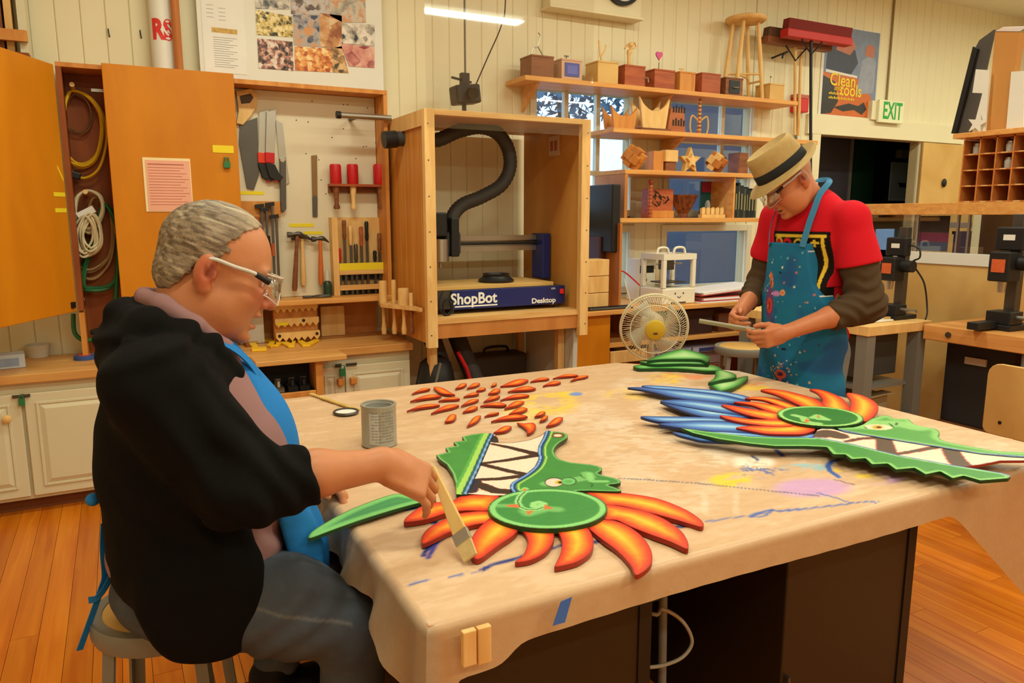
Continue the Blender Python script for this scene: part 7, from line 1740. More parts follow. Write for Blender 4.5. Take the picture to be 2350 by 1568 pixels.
def head_paint(P, d):
 C = np.tile(np.array(GM[:3]), (len(P), 1)); lay(C, 0.3 * vnoise(P, 40, 7), rgb(50, 122, 56))
 z = ZG
 lay(C, 0.6 * (1 - sstep(px_d(P, c2([(1400, 720), (1650, 690), (1900, 640), (1880, 600)]), z)[0], 0.010, 0.022)), GL)
 lay(C, 0.8 * (1 - sstep(px_d(P, c2([(1900, 600), (1930, 690), (2100, 690)]), z)[0], 0.004, 0.012)), GL)
 lay(C, 1 - sstep(d, 0.003, 0.0075), GL); lay(C, 1 - sstep(d, 0.0015, 0.003), GD)
 h, _ = seg_dist(P, MLs)
 band(C, h, [(-1, 0.003, NAVY), (0.003, 0.0072, LBLUE), (0.0072, 0.014, NAVY), (0.014, 0.0175, GM), (0.0175, 0.0225, GY)])
 fill(C, P, toz(c2(ell(1490, 702, 112, 58)), z), rgb(50, 60, 40)); fill(C, P, toz(c2(ell(1490, 702, 100, 48)), z), rgb(240, 206, 186))
 fill(C, P, toz(c2(ell(1545, 702, 48, 24)), z), rgb(226, 180, 60)); fill(C, P, toz(c2(ell(1560, 702, 26, 14)), z), rgb(40, 26, 14))
 fill(C, P, toz(c2(ell(1665, 690, 92, 48)), z), rgb(40, 70, 40)); fill(C, P, toz(c2(ell(1660, 690, 80, 40)), z), rgb(110, 190, 110)); fill(C, P, toz(c2(ell(1655, 692, 50, 22)), z), rgb(90, 170, 90))
 for q_ in ([(1800, 610), (1820, 640), (1850, 655)], [(1910, 700), (1940, 720), (1930, 755)]): lay(C, 1 - sstep(px_d(P, c2(q_), z)[0], 0.001, 0.0022), GD)
 fill(C, P, toz(c2(ell(1535, 150, 74, 30)), z), rgb(120, 62, 34)); fill(C, P, toz(c2(ell(1532, 152, 48, 16)), z), rgb(238, 206, 176))
 fill(C, P, toz(c2(ell(1150, 795, 50, 36)), z), GL); fill(C, P, toz(c2([(1110, 800), (1150, 770), (1185, 800), (1150, 820)]), z), rgb(226, 120, 40))
 return C
cutout('upper_head', toz(c2([(1040, 852), (985, 790), (975, 750), (1000, 700), (1150, 610), (1260, 520), (1310, 420), (1300, 360), (1310, 270), (1360, 180), (1392, 98), (1460, 103), (1600, 118), (1650, 150), (1635, 185), (1560, 232), (1502, 290), (1490, 350), (1545, 425), (1700, 470), (1900, 490), (2030, 518), (2052, 560), (2000, 592), (2060, 620), (2200, 650), (2272, 690), (2240, 715), (2120, 732), (2200, 760), (2270, 792), (2250, 808), (2000, 802), (1800, 800), (1500, 830), (1200, 860)]), ZG), ZP - 0.004, ZG, head_paint, d1_, smoothn=2, step=0.003, edge=(30, 60, 24))
ZD = ZG + 0.005
def disc_paint1(P, d):
 C = np.tile(np.array(rgb(60, 140, 66)[:3]), (len(P), 1)); lay(C, 0.4 * vnoise(P * [1, 3], 40, 7), rgb(50, 124, 58)); z = ZD
 band(C, d, [(0.004, 0.016, GL)]); lay(C, (1 - sstep(d, 0.0, 0.024)) * 0.5, GL); lay(C, 1 - sstep(d, 0.0022, 0.004), GD)
 lay(C, 0.55 * (1 - sstep(px_d(P, c2([(850, 975), (1080, 975)]), z)[0], 0.004, 0.016)), GL)
 lay(C, 0.6 * (1 - sstep(px_d(P, c2([(1150, 1040), (1190, 1070), (1260, 1050), (1400, 1010), (1530, 1020)]), z)[0], 0.006, 0.022)), GL)
 sp = c2([(1150, 810), (1085, 870), (1062, 930), (1090, 990), (1170, 1022), (1290, 1020), (1370, 990), (1372, 950), (1310, 932), (1250, 948), (1245, 985), (1300, 992), (1325, 970)])
 h, u = px_d(P, sp, z); lay(C, 1 - sstep(h, 0.006, 0.009), rgb(150, 212, 132)); lay(C, (1 - sstep(h, 0.001, 0.0022)) * (u < 0.5), GD)
 for tr in ([(915, 968), (1062, 958), (1085, 1002), (960, 990)], [(1155, 1042), (1255, 1030), (1190, 1088)], [(1380, 958), (1485, 1012), (1368, 1018)]): fill(C, P, toz(c2(tr), z), rgb(214, 110, 60))
 return C
cutout('ear_disc', toz(ell(1257, 1168, 137, 46), ZD), ZP - 0.002, ZD, disc_paint1, d1_, smoothn=1, step=0.003, edge=(26, 66, 30))
def horn_paint(P, d):
 e = d / d.max(); C = ramp(e, [(0, (36, 96, 44)), (0.12, (130, 200, 110)), (0.4, (110, 190, 110)), (0.6, (60, 140, 84)), (1, (70, 150, 90))]); return C
cutout('horn', toz(c3([(35, 525), (100, 455), (350, 310), (600, 200), (900, 105), (1130, 130), (1300, 150), (1280, 190), (1170, 190), (950, 245), (700, 320), (500, 385), (250, 475), (60, 545)]), ZP + 0.002), ZP - 0.005, ZP + 0.002, horn_paint, d1_, edge=(30, 70, 34))
# ---- second dragon -------------------------------------------------------------------
cA = in_crop(1430, 860, 5.875); cB = in_crop(1640, 870, 5.875); cC = in_crop(1850, 930, 4.7)
d2_ = thing('dragon_cutout', 'painted plywood dragon head with blue feathers behind its orange mane', 'cut-out', (2.0, 1.55, Z0))
FE = [cA([(60, 175), (250, 205), (450, 248), (700, 312), (1100, 362), (1500, 395), (1700, 360), (1400, 270), (1000, 220), (600, 188), (250, 168)]),
   cA([(250, 150), (450, 148), (900, 182), (1300, 218), (1700, 300), (1640, 345), (1300, 275), (800, 218), (400, 188)]),
   cA([(500, 355), (700, 335), (1000, 345), (1400, 395), (1850, 480), (1800, 560), (1300, 510), (900, 445), (620, 390)]),
   cA([(520, 372), (700, 452), (1000, 552), (1300, 588), (1700, 585), (1850, 540), (1300, 460), (900, 415), (650, 380)]),
   cA([(235, 565), (450, 562), (900, 568), (1300, 580), (1800, 610), (1800, 660), (1200, 650), (700, 645), (450, 628)]),
   cA([(480, 665), (700, 638), (1000, 618), (1400, 628), (1900, 680), (1900, 775), (1400, 775), (1000, 748), (700, 708)]),
   cA([(670, 770), (850, 798), (1200, 838), (1600, 880), (1500, 908), (1100, 897), (900, 855), (740, 812)]),
   cB([(-250, 650), (100, 690), (500, 730), (900, 750), (1360, 740), (1330, 800), (900, 800), (400, 780), (0, 740)])]
OR = [cB([(290, 655), (450, 692), (700, 738), (1000, 748), (1200, 742), (1350, 690), (1300, 650), (1000, 610), (700, 632), (450, 633)]),
   cB([(70, 490), (200, 550), (450, 602), (800, 642), (1050, 635), (1050, 555), (800, 548), (500, 540), (250, 508)]),
   cB([(90, 350), (250, 422), (500, 502), (800, 555), (950, 530), (950, 460), (700, 428), (400, 388), (200, 353)]),
   cB([(260, 310), (500, 355), (750, 445), (920, 470), (1000, 410), (800, 348), (500, 308)]),
   cB([(410, 260), (650, 285), (850, 355), (1050, 420), (1150, 390), (850, 278), (600, 238)]),
   cB([(620, 150), (800, 203), (950, 265), (1150, 360), (1300, 420), (1500, 400), (1400, 288), (1200, 218), (950, 158), (750, 133)]),
   cB([(1280, 140), (1380, 192), (1450, 275), (1440, 350), (1500, 420), (1750, 460), (1830, 420), (1790, 338), (1700, 248), (1550, 178), (1400, 138)]),
   cB([(1780, 190), (1832, 295), (1820, 400), (1800, 470), (1950, 540), (2030, 575), (2130, 520), (2205, 420), (2190, 338), (2100, 268), (1950, 208)])]
ZF = Z0 + 0.022; ZO = ZF + 0.008; ZH = ZO + 0.003; ZE = ZH + 0.006
for k, pp in enumerate(FE): cutout('feather', toz(pp, ZF + 0.001 * (k % 3)), ZF - 0.007, ZF + 0.001 * (k % 3), blue_paint, d2_, step=0.005, edge=(26, 44, 90))
for k, pp in enumerate(OR): cutout('petal', toz(pp, ZO + 0.001 * (k % 2)), ZF + 0.0022, ZO + 0.001 * (k % 2), petal_paint, d2_, step=0.0045, edge=(140, 36, 18))
JL = [(1562.8, 982.6), (1634, 992), (1719, 1002), (1800, 1005), (1861, 1005), (1871, 1003), (1956, 1019), (2063, 1045), (2190, 1068), (2297, 1085), (2320, 1092)]
JB = [(2314, 1098), (2250, 1103), (2212, 1092), (2186, 1098), (2158, 1082), (2124, 1089), (2099, 1074), (2056, 1078), (2037, 1064), (2001, 1066), (1986, 1052), (1954, 1054), (1939, 1043), (1912, 1043), (1897, 1026), (1850, 1024), (1780, 1024), (1719, 1018), (1651, 1008), (1590, 994)]
JT = toz(JL[4:], ZH)
def jaw2_paint(P, d):
 C = np.tile(np.array(rgb(72, 148, 66)[:3]), (len(P), 1)); lay(C, 0.4 * vnoise(P, 30, 12), rgb(58, 130, 58))
 lay(C, 1 - sstep(d, 0.006, 0.014), rgb(140, 206, 110)); lay(C, 1 - sstep(d, 0.001, 0.003), rgb(60, 120, 50))
 h, _ = seg_dist(P, JT); band(C, h, [(-1, 0.004, rgb(70, 80, 130)), (0.004, 0.008, rgb(140, 160, 206)), (0.008, 0.014, GL)])
 return C
cutout('lower_jaw', toz(JL + JB, ZH), ZF + 0.0025, ZH, jaw2_paint, d2_, smoothn=1, step=0.005, edge=(26, 60, 24))
DB_ = (92, 72, 58)
cutout('mouth', toz(cC([(80, 330), (120, 270), (220, 240), (400, 290), (600, 320), (900, 370), (1400, 450), (1900, 530), (2450, 575), (2450, 598), (2100, 600), (1900, 640), (1720, 665), (1600, 650), (1000, 540), (500, 420), (110, 350)]), ZH - 0.002), ZF + 0.0025, ZH - 0.002,
    mouth_paint([(cC([(150, 320), (250, 300), (340, 330)]), 0.028, 0.030, DB_), (cC([(430, 392), (600, 360), (760, 355)]), 0.006, 0.010, DB_), (cC([(840, 370), (870, 500)]), 0.020, 0.024, DB_), (cC([(980, 530), (1200, 490), (1420, 450)]), 0.006, 0.010, DB_), (cC([(1560, 490), (1620, 590), (1680, 650)]), 0.020, 0.024, DB_)], (200, 50, 42), ZH - 0.002, cC([(1720, 665), (1900, 640), (2100, 600), (2450, 598)])), d2_, smoothn=0, step=0.005, edge=(150, 50, 40))
SN = cC([(330, 243), (500, 240), (620, 208), (700, 150), (860, 108), (950, 145), (1100, 150), (1180, 215), (1390, 255), (1442, 300), (1430, 342), (1500, 392), (1800, 450), (2100, 500), (2470, 515), (2480, 570), (1900, 528), (1400, 448), (900, 368), (600, 318), (420, 290)])
SL = toz(cC([(330, 262), (600, 318), (900, 368), (1400, 448), (1900, 528), (2480, 570)]), ZH)
def snout_paint(P, d):
 C = np.tile(np.array(rgb(84, 158, 74)[:3]), (len(P), 1)); z = ZH
 lay(C, 1 - sstep(d, 0.008, 0.03), rgb(138, 200, 112)); lay(C, 1 - sstep(d, 0.001, 0.003), rgb(60, 120, 50))
 lay(C, 0.8 * (1 - sstep(px_d(P, cC([(650, 230), (800, 200), (1000, 200), (1180, 240)]), z)[0], 0.02, 0.05)), rgb(150, 208, 124))
 h, _ = seg_dist(P, SL); band(C, h, [(-1, 0.005, rgb(70, 84, 140)), (0.005, 0.010, rgb(120, 140, 190))])
 fill(C, P, toz(cC(ell(780, 238, 150, 30, tilt=0.04)), z), rgb(240, 214, 180)); fill(C, P, toz(cC(ell(770, 238, 60, 22)), z), rgb(236, 170, 60)); fill(C, P, toz(cC(ell(785, 240, 32, 10)), z), rgb(40, 26, 20))
 for q_ in ([(980, 190), (970, 215)], [(900, 200), (940, 235)], [(630, 235), (650, 250)]): lay(C, 1 - sstep(px_d(P, cC(q_), z)[0], 0.002, 0.004), rgb(40, 70, 40))
 return C
cutout('upper_head', toz(SN, ZH), ZF + 0.0025, ZH, snout_paint, d2_, smoothn=2, step=0.005, edge=(26, 60, 24))
D2C = [(1640 + 1427 / 5.875, 870 + 503 / 5.875)]
def disc_paint2(P, d):
 C = np.tile(np.array(rgb(42, 122, 44)[:3]), (len(P), 1)); lay(C, 0.4 * vnoise(P, 30, 7), rgb(34, 104, 40)); z = ZE
 band(C, d, [(0.004, 0.016, rgb(160, 214, 120))]); lay(C, 1 - sstep(d, 0.002, 0.004), GD)
 lay(C, 1 - sstep(px_d(P, cB([(1080, 490), (1200, 520), (1230, 570), (1300, 590), (1400, 600)]), z)[0], 0.010, 0.016), rgb(150, 204, 120))
 lay(C, 1 - sstep(px_d(P, cB([(1320, 525), (1390, 490), (1520, 548), (1400, 540)]), z)[0], 0.008, 0.014), rgb(150, 204, 120))
 for tr in ([(1200, 590), (1240, 530), (1290, 575)], [(1370, 520), (1400, 480), (1420, 510)]): fill(C, P, toz(cB(tr), z), rgb(214, 110, 60))
 return C
cutout('ear_disc', toz(ell(D2C[0][0], D2C[0][1], 99.5, 22.5, tilt=0.065), ZE), ZO + 0.0012, ZE, disc_paint2, d2_, smoothn=1, step=0.004, edge=(26, 60, 26))
for k, (x, y) in enumerate(((1650, 985), (1800, 975), (1960, 1005), (2150, 1060))):
 p = aZ(x, y, ZF); obj('spacer_block', MB().box(p.x - 0.05, p.x + 0.05, p.y - 0.02, p.y + 0.02, Z0, ZF + 0.0025 if k > 1 else ZF - 0.0075), M_PINE, d2_)
# ---- green leaf cut-outs at the back -------------------------------------------------------
cD = in_crop(1440, 780, 7.833)
LV = [('long pale-centred green leaf cut-out lying lowest at the back of the table', [(110, 470), (400, 430), (900, 418), (1400, 438), (1600, 470), (1690, 545), (1400, 562), (1000, 525), (600, 515), (300, 522), (180, 512)], 0),
   ('slender green leaf cut-out lying between the two broader ones', [(220, 385), (420, 382), (900, 345), (1300, 350), (1450, 395), (1420, 442), (1000, 432), (500, 442), (330, 422)], 1),
   ('broad dark-edged green leaf cut-out lying on top of the leaf pile', [(350, 372), (500, 300), (800, 200), (1000, 165), (1250, 220), (1450, 290), (1482, 330), (1440, 405), (1300, 358), (1000, 350), (600, 355)], 2),
   ('small triangular green leaf cut-out overlapping its paler neighbour', [(1450, 772), (1560, 690), (1595, 550), (1700, 545), (1900, 600), (1962, 650), (1900, 690), (1700, 722)], 1),
   ('pale sage-green leaf cut-out lying next to the blue feathers', [(1470, 778), (1700, 735), (1900, 702), (2150, 650), (2142, 722), (1950, 850), (1700, 922), (1580, 882)], 0)]
for lb, pts, k in LV:
 zt = Z0 + 0.012 + 0.0125 * k
 cutout('leaf_cutout', toz(cD(pts), zt), zt - 0.012, zt, leaf_paint, None, step=0.006, edge=(24, 66, 30), label=lb, cat='cut-out', group='green leaf cut-outs')
# ---- loose flame drops -------------------------------------------------------------------------
cE = in_crop(920, 840, 5.222)
DROPS = [(130, 335, 355, 270, 22), (650, 345, 390, 255, 52), (650, 275, 790, 215, 35), (790, 270, 950, 210, 32), (1080, 245, 1150, 205, 25), (1190, 245, 1530, 170, 50), (1550, 190, 1780, 150, 24), (1820, 150, 2130, 112, 22),
   (2030, 180, 2250, 118, 24), (1700, 240, 1920, 195, 30), (110, 425, 490, 358, 32), (450, 420, 710, 392, 24), (750, 370, 940, 328, 24), (900, 300, 1020, 268, 25), (1045, 335, 1195, 285, 40), (1280, 310, 1620, 268, 36),
   (990, 430, 1190, 360, 34), (1190, 410, 1540, 352, 32), (720, 480, 935, 402, 32), (70, 540, 470, 468, 26), (360, 570, 700, 470, 38), (740, 555, 925, 492, 38), (950, 480, 1270, 466, 32), (1240, 515, 1480, 428, 44),
   (1290, 580, 1520, 510, 44), (1000, 605, 1180, 558, 18), (525, 670, 665, 590, 62), (790, 725, 960, 595, 50), (1080, 665, 1520, 605, 40), (1600, 610, 1735, 552, 34), (1660, 668, 1765, 600, 34), (1740, 725, 1945, 620, 56), (1110, 800, 1330, 728, 48)]
for k, (tx, ty, hx, hy, w) in enumerate(DROPS):
 L = math.hypot(hx - tx, hy - ty); ux, uy = (hx - tx) / L, (hy - ty) / L; nx, ny = -uy, ux
 big = w >= 48; slim = w <= 26
 top_, bot_ = [], []
 for j in range(9):
  u = j / 8; ww = w * 0.62 * math.sin(math.pi * min(1, u ** 1.5)) ** 0.8 * (1.0 if u < 1 else 0); bend = 0.10 * L * math.sin(math.pi * u) * (0.55 if not big else 0.2)
  cx_, cy_ = tx + ux * L * u + nx * -bend, ty + uy * L * u + ny * -bend
  top_.append((cx_ + nx * -ww, cy_ + ny * -ww)); bot_.append((cx_ + nx * ww, cy_ + ny * ww))
 pts = top_ + bot_[1:-1][::-1]
 lb, gr = ('large fat orange flame drop cut-out lying loose on the sheet', 'large flame drops') if big else (('thin sliver-like orange flame cut-out lying loose on the sheet', 'thin flame slivers') if slim else ('medium teardrop orange flame cut-out lying loose on the sheet', 'medium flame drops'))
 cutout('flame_cutout', toz(cE(pts), Z0 + 0.007), Z0, Z0 + 0.007, drop_paint, None, step=0.005, smoothn=2, edge=(140, 36, 16), label=lb, cat='cut-out', group=gr)
cutout('flame_cutout', toz(cE([(1390, 680), (1480, 690), (1580, 680), (1620, 720), (1590, 780), (1510, 815), (1510, 770), (1450, 720)]), Z0 + 0.007), Z0, Z0 + 0.007, drop_paint, None, step=0.005, smoothn=2, edge=(140, 36, 16), label='crescent-shaped orange flame cut-out lying by the dragon jaw', cat='cut-out', group='crescent flames')
# ---- paint can, lid, stick ------------------------------------------------------------------------
pc = aZ(871, 1019, Z0); r = 0.0505
t = thing('paint_can', 'open unlabelled grey metal paint can standing on the sheet', 'can', (pc.x, pc.y, Z0))
H_ = 0.122
obj('wall', MB().lathe([(0, 0), (r, 0), (r + 0.0015, 0.003), (r, 0.006), (r, H_ - 0.008), (r + 0.0018, H_ - 0.004), (r + 0.001, H_), (r - 0.005, H_), (r - 0.006, H_ - 0.006), (r - 0.012, H_ - 0.006), (r - 0.012, H_ - 0.03), (0, H_ - 0.03)], (pc.x, pc.y, Z0), 40), mat('can_metal', rgb(168, 164, 152), 0.38, 0.35, var=0.08, scale=12), t, smooth=True)
m = MB()
for k in range(11):
 for j in range(7):
  a0 = -2.3 + j * 0.2
  if (k * 5 + j * 3) % 7 == 0: continue
  rr = r + 0.0008; z_ = Z0 + 0.018 + k * 0.0085
  q4 = [Vector((pc.x + rr * math.cos(a), pc.y + rr * math.sin(a), zz)) for a, zz in ((a0, z_), (a0 + 0.16, z_), (a0 + 0.16, z_ + 0.0022), (a0, z_ + 0.0022))]
  m.add(q4, [(0, 1, 2, 3)])
obj('printed_lines', m, mat('can_print', rgb(128, 126, 124), 0.5), t, kind='stuff')
obj('label_patch', MB().add([Vector((pc.x + (r + 0.0006) * math.cos(-2.45 + 0.08 * j), pc.y + (r + 0.0006) * math.sin(-2.45 + 0.08 * j), Z0 + z_)) for z_ in (0.012, 0.105) for j in range(8)], [(j, j + 1, j + 9, j + 8) for j in range(7)]), mat('can_label', rgb(186, 184, 176), 0.5), t, smooth=True)
m = MB(); q = random.Random(6)
for k in range(7):
 a = q.uniform(0, 6.28); m.lathe([(0, 0.0), (q.uniform(0.008, 0.02), 0.0), (0.004, 0.001), (0, 0.001)], (pc.x + 0.02 * math.cos(a), pc.y + 0.02 * math.sin(a), Z0 + H_ - 0.0284 + 0.0003 * k), 10)
obj('paint_surface', MB().lathe([(0, H_ - 0.0299), (r - 0.0122, H_ - 0.0299), (r - 0.0122, H_ - 0.0285), (0, H_ - 0.0285)], (pc.x, pc.y, Z0), 30), mat('dark_varnish', rgb(60, 60, 62), 0.2), t)
obj('paint_skin', m, mat('skin_grey', rgb(170, 172, 176), 0.4), t, kind='stuff')
pl = aZ(794, 948, Z0)
t = thing('can_lid', 'round paint can lid lying beside the can with a white inside', 'lid', (pl.x, pl.y, Z0))
obj('rim', MB().lathe([(0.036, 0), (0.042, 0), (0.044, 0.004), (0.042, 0.008), (0.037, 0.008), (0.036, 0.003)], (pl.x, pl.y, Z0), 32), M_DSTEEL, t, smooth=True)
obj('inside', MB().lathe([(0, 0.002), (0.0358, 0.002), (0.0358, 0.0035), (0, 0.0035)], (pl.x, pl.y, Z0), 32), M_WHITE, t)
a, b = aZ(712, 904, Z0 + 0.003), aZ(822, 941, Z0 + 0.003)
obj('stir_stick', MB().bar(a, b, 0.016, 0.005), wood('stick_wood', rgb(196, 160, 90), rgb(214, 180, 110), (4, 4, 4), 5), label='thin wooden stir stick lying on the sheet behind the can lid', cat='stick')
# ================================================================== PEOPLE: implicit surfaces meshed in one piece
class SDF:
 """blend of round cones, ellipsoids and boxes; mesh() returns one continuous surface"""
 def __init__(s): s.p = []
 def cone(s, a, b, ra, rb=None, k=0.02, op='u'):
  a = np.array(a, float); b = np.array(b, float); rb = ra if rb is None else rb
  s.p.append(('c', (a, b, ra, rb), k, op, (a + b) / 2, np.linalg.norm(b - a) / 2 + max(ra, rb))); return s
 def chain(s, pts, rs, k=0.02, op='u'):
  rs = rs if isinstance(rs, (list, tuple)) else [rs] * len(pts)
  for i in range(len(pts) - 1): s.cone(pts[i], pts[i + 1], rs[i], rs[i + 1], k, op)
  return s
 def ell(s, c, r, R=None, k=0.02, op='u'):
  r = np.array(r, float); s.p.append(('e', (np.array(c, float), r, None if R is None else np.array(R, float)), k, op, np.array(c, float), r.max())); return s
 def box(s, c, h, R=None, rd=0.01, k=0.02, op='u'):
  h = np.array(h, float); s.p.append(('b', (np.array(c, float), h, None if R is None else np.array(R, float), rd), k, op, np.array(c, float), np.linalg.norm(h) + rd)); return s
 def plane(s, fn, k=0.008):           # keep where fn(P) < 0
  s.p.append(('f', fn, k, 'i', None, None)); return s
 def disp(s, fn):
  s.p.append(('d', fn, 0, 'd', None, None)); return s
 @staticmethod
 def prim(kind, q, P):
  if kind == 'c':
   a, b, ra, rb = q; d = b - a; t_ = np.clip((P - a) @ d / (d @ d + 1e-12), 0, 1); e = P - a - t_[:, None] * d
   return np.sqrt((e * e).sum(1)) - (ra + (rb - ra) * t_)
  if kind == 'e':
   c, r, R = q; e = P - c
   if R is not None: e = e @ R
   k0 = np.sqrt(((e / r) ** 2).sum(1)); k1 = np.sqrt(((e / (r * r)) ** 2).sum(1)) + 1e-9
   return k0 * (k0 - 1) / k1
  if kind == 'b':
   c, h, R, rd = q; e = P - c
   if R is not None: e = e @ R
   g = np.abs(e) - h; return np.sqrt((np.maximum(g, 0) ** 2).sum(1)) + np.minimum(g.max(1), 0) - rd
 def ev(s, P, cull=None):
  d = np.full(len(P), 1.0)
  for kind, q, k, op, c, rad in s.p:
   if kind == 'd': d = d + q(P); continue
   if kind == 'f':
    e = q(P); h = np.clip(0.5 - 0.5 * (e - d) / k, 0, 1); d = e * (1 - h) + d * h + k * h * (1 - h); continue
   idx = None
   if cull is not None:
    m = cull(c, rad + k);
    if not m.any(): continue
    idx = m
   Q = P if idx is None else P[idx]; D = d if idx is None else d[idx]
   e = s.prim(kind, q, Q)
   if op == 'u':
    h = np.clip(0.5 + 0.5 * (e - D) / k, 0, 1); D = e * (1 - h) + D * h - k * h * (1 - h)
   else:
    h = np.clip(0.5 - 0.5 * (D + e) / k, 0, 1); D = D * (1 - h) - e * h + k * h * (1 - h)
   if idx is None: d = D
   else: d[idx] = D
  return d
 def mesh(s, h, lo=None, hi=None):
  if lo is None:
   lo = np.min([c - r for _, _, _, op, c, r in s.p if op == 'u'], 0) - 3 * h; hi = np.max([c + r for _, _, _, op, c, r in s.p if op == 'u'], 0) + 3 * h
  B = 14; nb = np.ceil((hi - lo) / (B * h)).astype(int); n = nb * B
  bi = np.stack(np.meshgrid(*[np.arange(v) for v in nb], indexing='ij'), -1).reshape(-1, 3)
  cen = lo + (bi * B + (B - 1) / 2) * h; hd = B * h * 0.87
  dc = s.ev(cen)
  V = np.empty(n, np.float32); V5 = V.reshape(nb[0], B, nb[1], B, nb[2], B)
  V5[...] = np.where(dc < 0, -1.0, 1.0).reshape(nb)[:, None, :, None, :, None]
  act = np.where(np.abs(dc) < hd + 0.035)[0]
  o = np.stack(np.meshgrid(*[np.arange(B)] * 3, indexing='ij'), -1).reshape(-1, 3) * h
  for c0 in range(0, len(act), 160):
   a = act[c0:c0 + 160]; P = (lo + bi[a] * B * h)[:, None, :] + o[None]
   cc = cen[a]
   def cull(c, r): return np.repeat(((cc - c) ** 2).sum(1) < (r + hd + 0.01) ** 2, B ** 3)
   v = s.ev(P.reshape(-1, 3), cull).reshape(-1, B, B, B)
   for j, (x, y, z) in enumerate(bi[a]): V5[x, :, y, :, z, :] = v[j]
  S = V < 0
  m = S[:-1, :-1, :-1].astype(np.int8)
  for dx in (0, 1):
   for dy in (0, 1):
    for dz in (0, 1):
     if dx + dy + dz: m = m + S[dx:n[0] - 1 + dx, dy:n[1] - 1 + dy, dz:n[2] - 1 + dz]
  ac = np.argwhere((m > 0) & (m < 8)); ids = np.full(m.shape, -1, np.int32); ids[tuple(ac.T)] = np.arange(len(ac))
  acc = np.zeros((len(ac), 3)); cnt = np.zeros(len(ac))
  cor = [(dx, dy, dz) for dx in (0, 1) for dy in (0, 1) for dz in (0, 1)]
  cv = {c: V[ac[:, 0] + c[0], ac[:, 1] + c[1], ac[:, 2] + c[2]] for c in cor}
  for c in cor:
   for ax in range(3):
    if c[ax]: continue
    e = list(c); e[ax] = 1; e = tuple(e); A, Bv = cv[c], cv[e]; k = (A < 0) != (Bv < 0)
    t_ = A[k] / (A[k] - Bv[k]); q = np.tile(np.array(c, float), (k.sum(), 1)); q[:, ax] = t_; acc[k] += q; cnt[k] += 1
  vs = lo + (ac + acc / cnt[:, None]) * h
  fs = []
  for ax in range(3):
   b_, c_ = (ax + 1) % 3, (ax + 2) % 3
   sl = [slice(None)] * 3; s2 = [slice(None)] * 3; sl[ax] = slice(0, -1); s2[ax] = slice(1, None)
   sl[b_] = s2[b_] = slice(1, -1); sl[c_] = s2[c_] = slice(1, -1)
   A, Bv = S[tuple(sl)], S[tuple(s2)]; e = np.argwhere(A != Bv); fl = A[tuple(e.T)]
   off = np.zeros(3, int); off[b_] = 1; off[c_] = 1; g = e + off
   q4 = []
   for (i, j) in ((-1, -1), (0, -1), (0, 0), (-1, 0)):
    w = g.copy(); w[:, b_] += i; w[:, c_] += j; q4.append(ids[tuple(w.T)])
   q4 = np.stack(q4, 1); q4[~fl] = q4[~fl][:, ::-1]; fs.append(q4[(q4 >= 0).all(1)])
  return vs, np.vstack(fs)
def skin_obj(name, sdf, h, material, parent, colfn=None, smooth_it=1, **k):
 vs, fs = sdf.mesh(h); off = np.array(root_of(parent).location)
 me = bpy.data.meshes.new(name); me.vertices.add(len(vs)); me.vertices.foreach_set('co', (vs - off).astype(np.float32).ravel())
 me.loops.add(fs.size); me.loops.foreach_set('vertex_index', fs.astype(np.int32).ravel())
 me.polygons.add(len(fs)); me.polygons.foreach_set('loop_start', np.arange(0, fs.size, 4, dtype=np.int32))
 me.polygons.foreach_set('loop_total', np.full(len(fs), 4, np.int32))
 me.update(calc_edges=True); me.polygons.foreach_set('use_smooth', np.ones(len(fs), bool))
 if colfn is not None:
  C = colfn(vs); at = me.color_attributes.new('Col', 'FLOAT_COLOR', 'POINT')
  at.data.foreach_set('color', np.hstack([C, np.ones((len(C), 1))]).astype(np.float32).ravel())
 me.materials.append(material)
 o = bpy.data.objects.new(name, me); COL.objects.link(o); o.parent = parent
 if smooth_it:
  m = o.modifiers.new('relax', 'SMOOTH'); m.factor = 0.5; m.iterations = smooth_it
 return tag(o, **k)
def noise3(P, s, seed=0):
 r = np.random.RandomState(seed); T = r.rand(32, 32, 32); Q = P * s; i = np.floor(Q).astype(int); f = Q - i; f = f * f * (3 - 2 * f); out = 0
 for dx in (0, 1):
  for dy in (0, 1):
   for dz in (0, 1):
    w = (f[:, 0] if dx else 1 - f[:, 0]) * (f[:, 1] if dy else 1 - f[:, 1]) * (f[:, 2] if dz else 1 - f[:, 2])
    out = out + w * T[(i[:, 0] + dx) % 32, (i[:, 1] + dy) % 32, (i[:, 2] + dz) % 32]
 return out
def frame(x, z):
 x = np.array(x, float); x /= np.linalg.norm(x); z = np.array(z, float); z = z - x * (x @ z); z /= np.linalg.norm(z)
 return np.stack([x, np.cross(z, x), z], 1)     # columns: forward, left, up
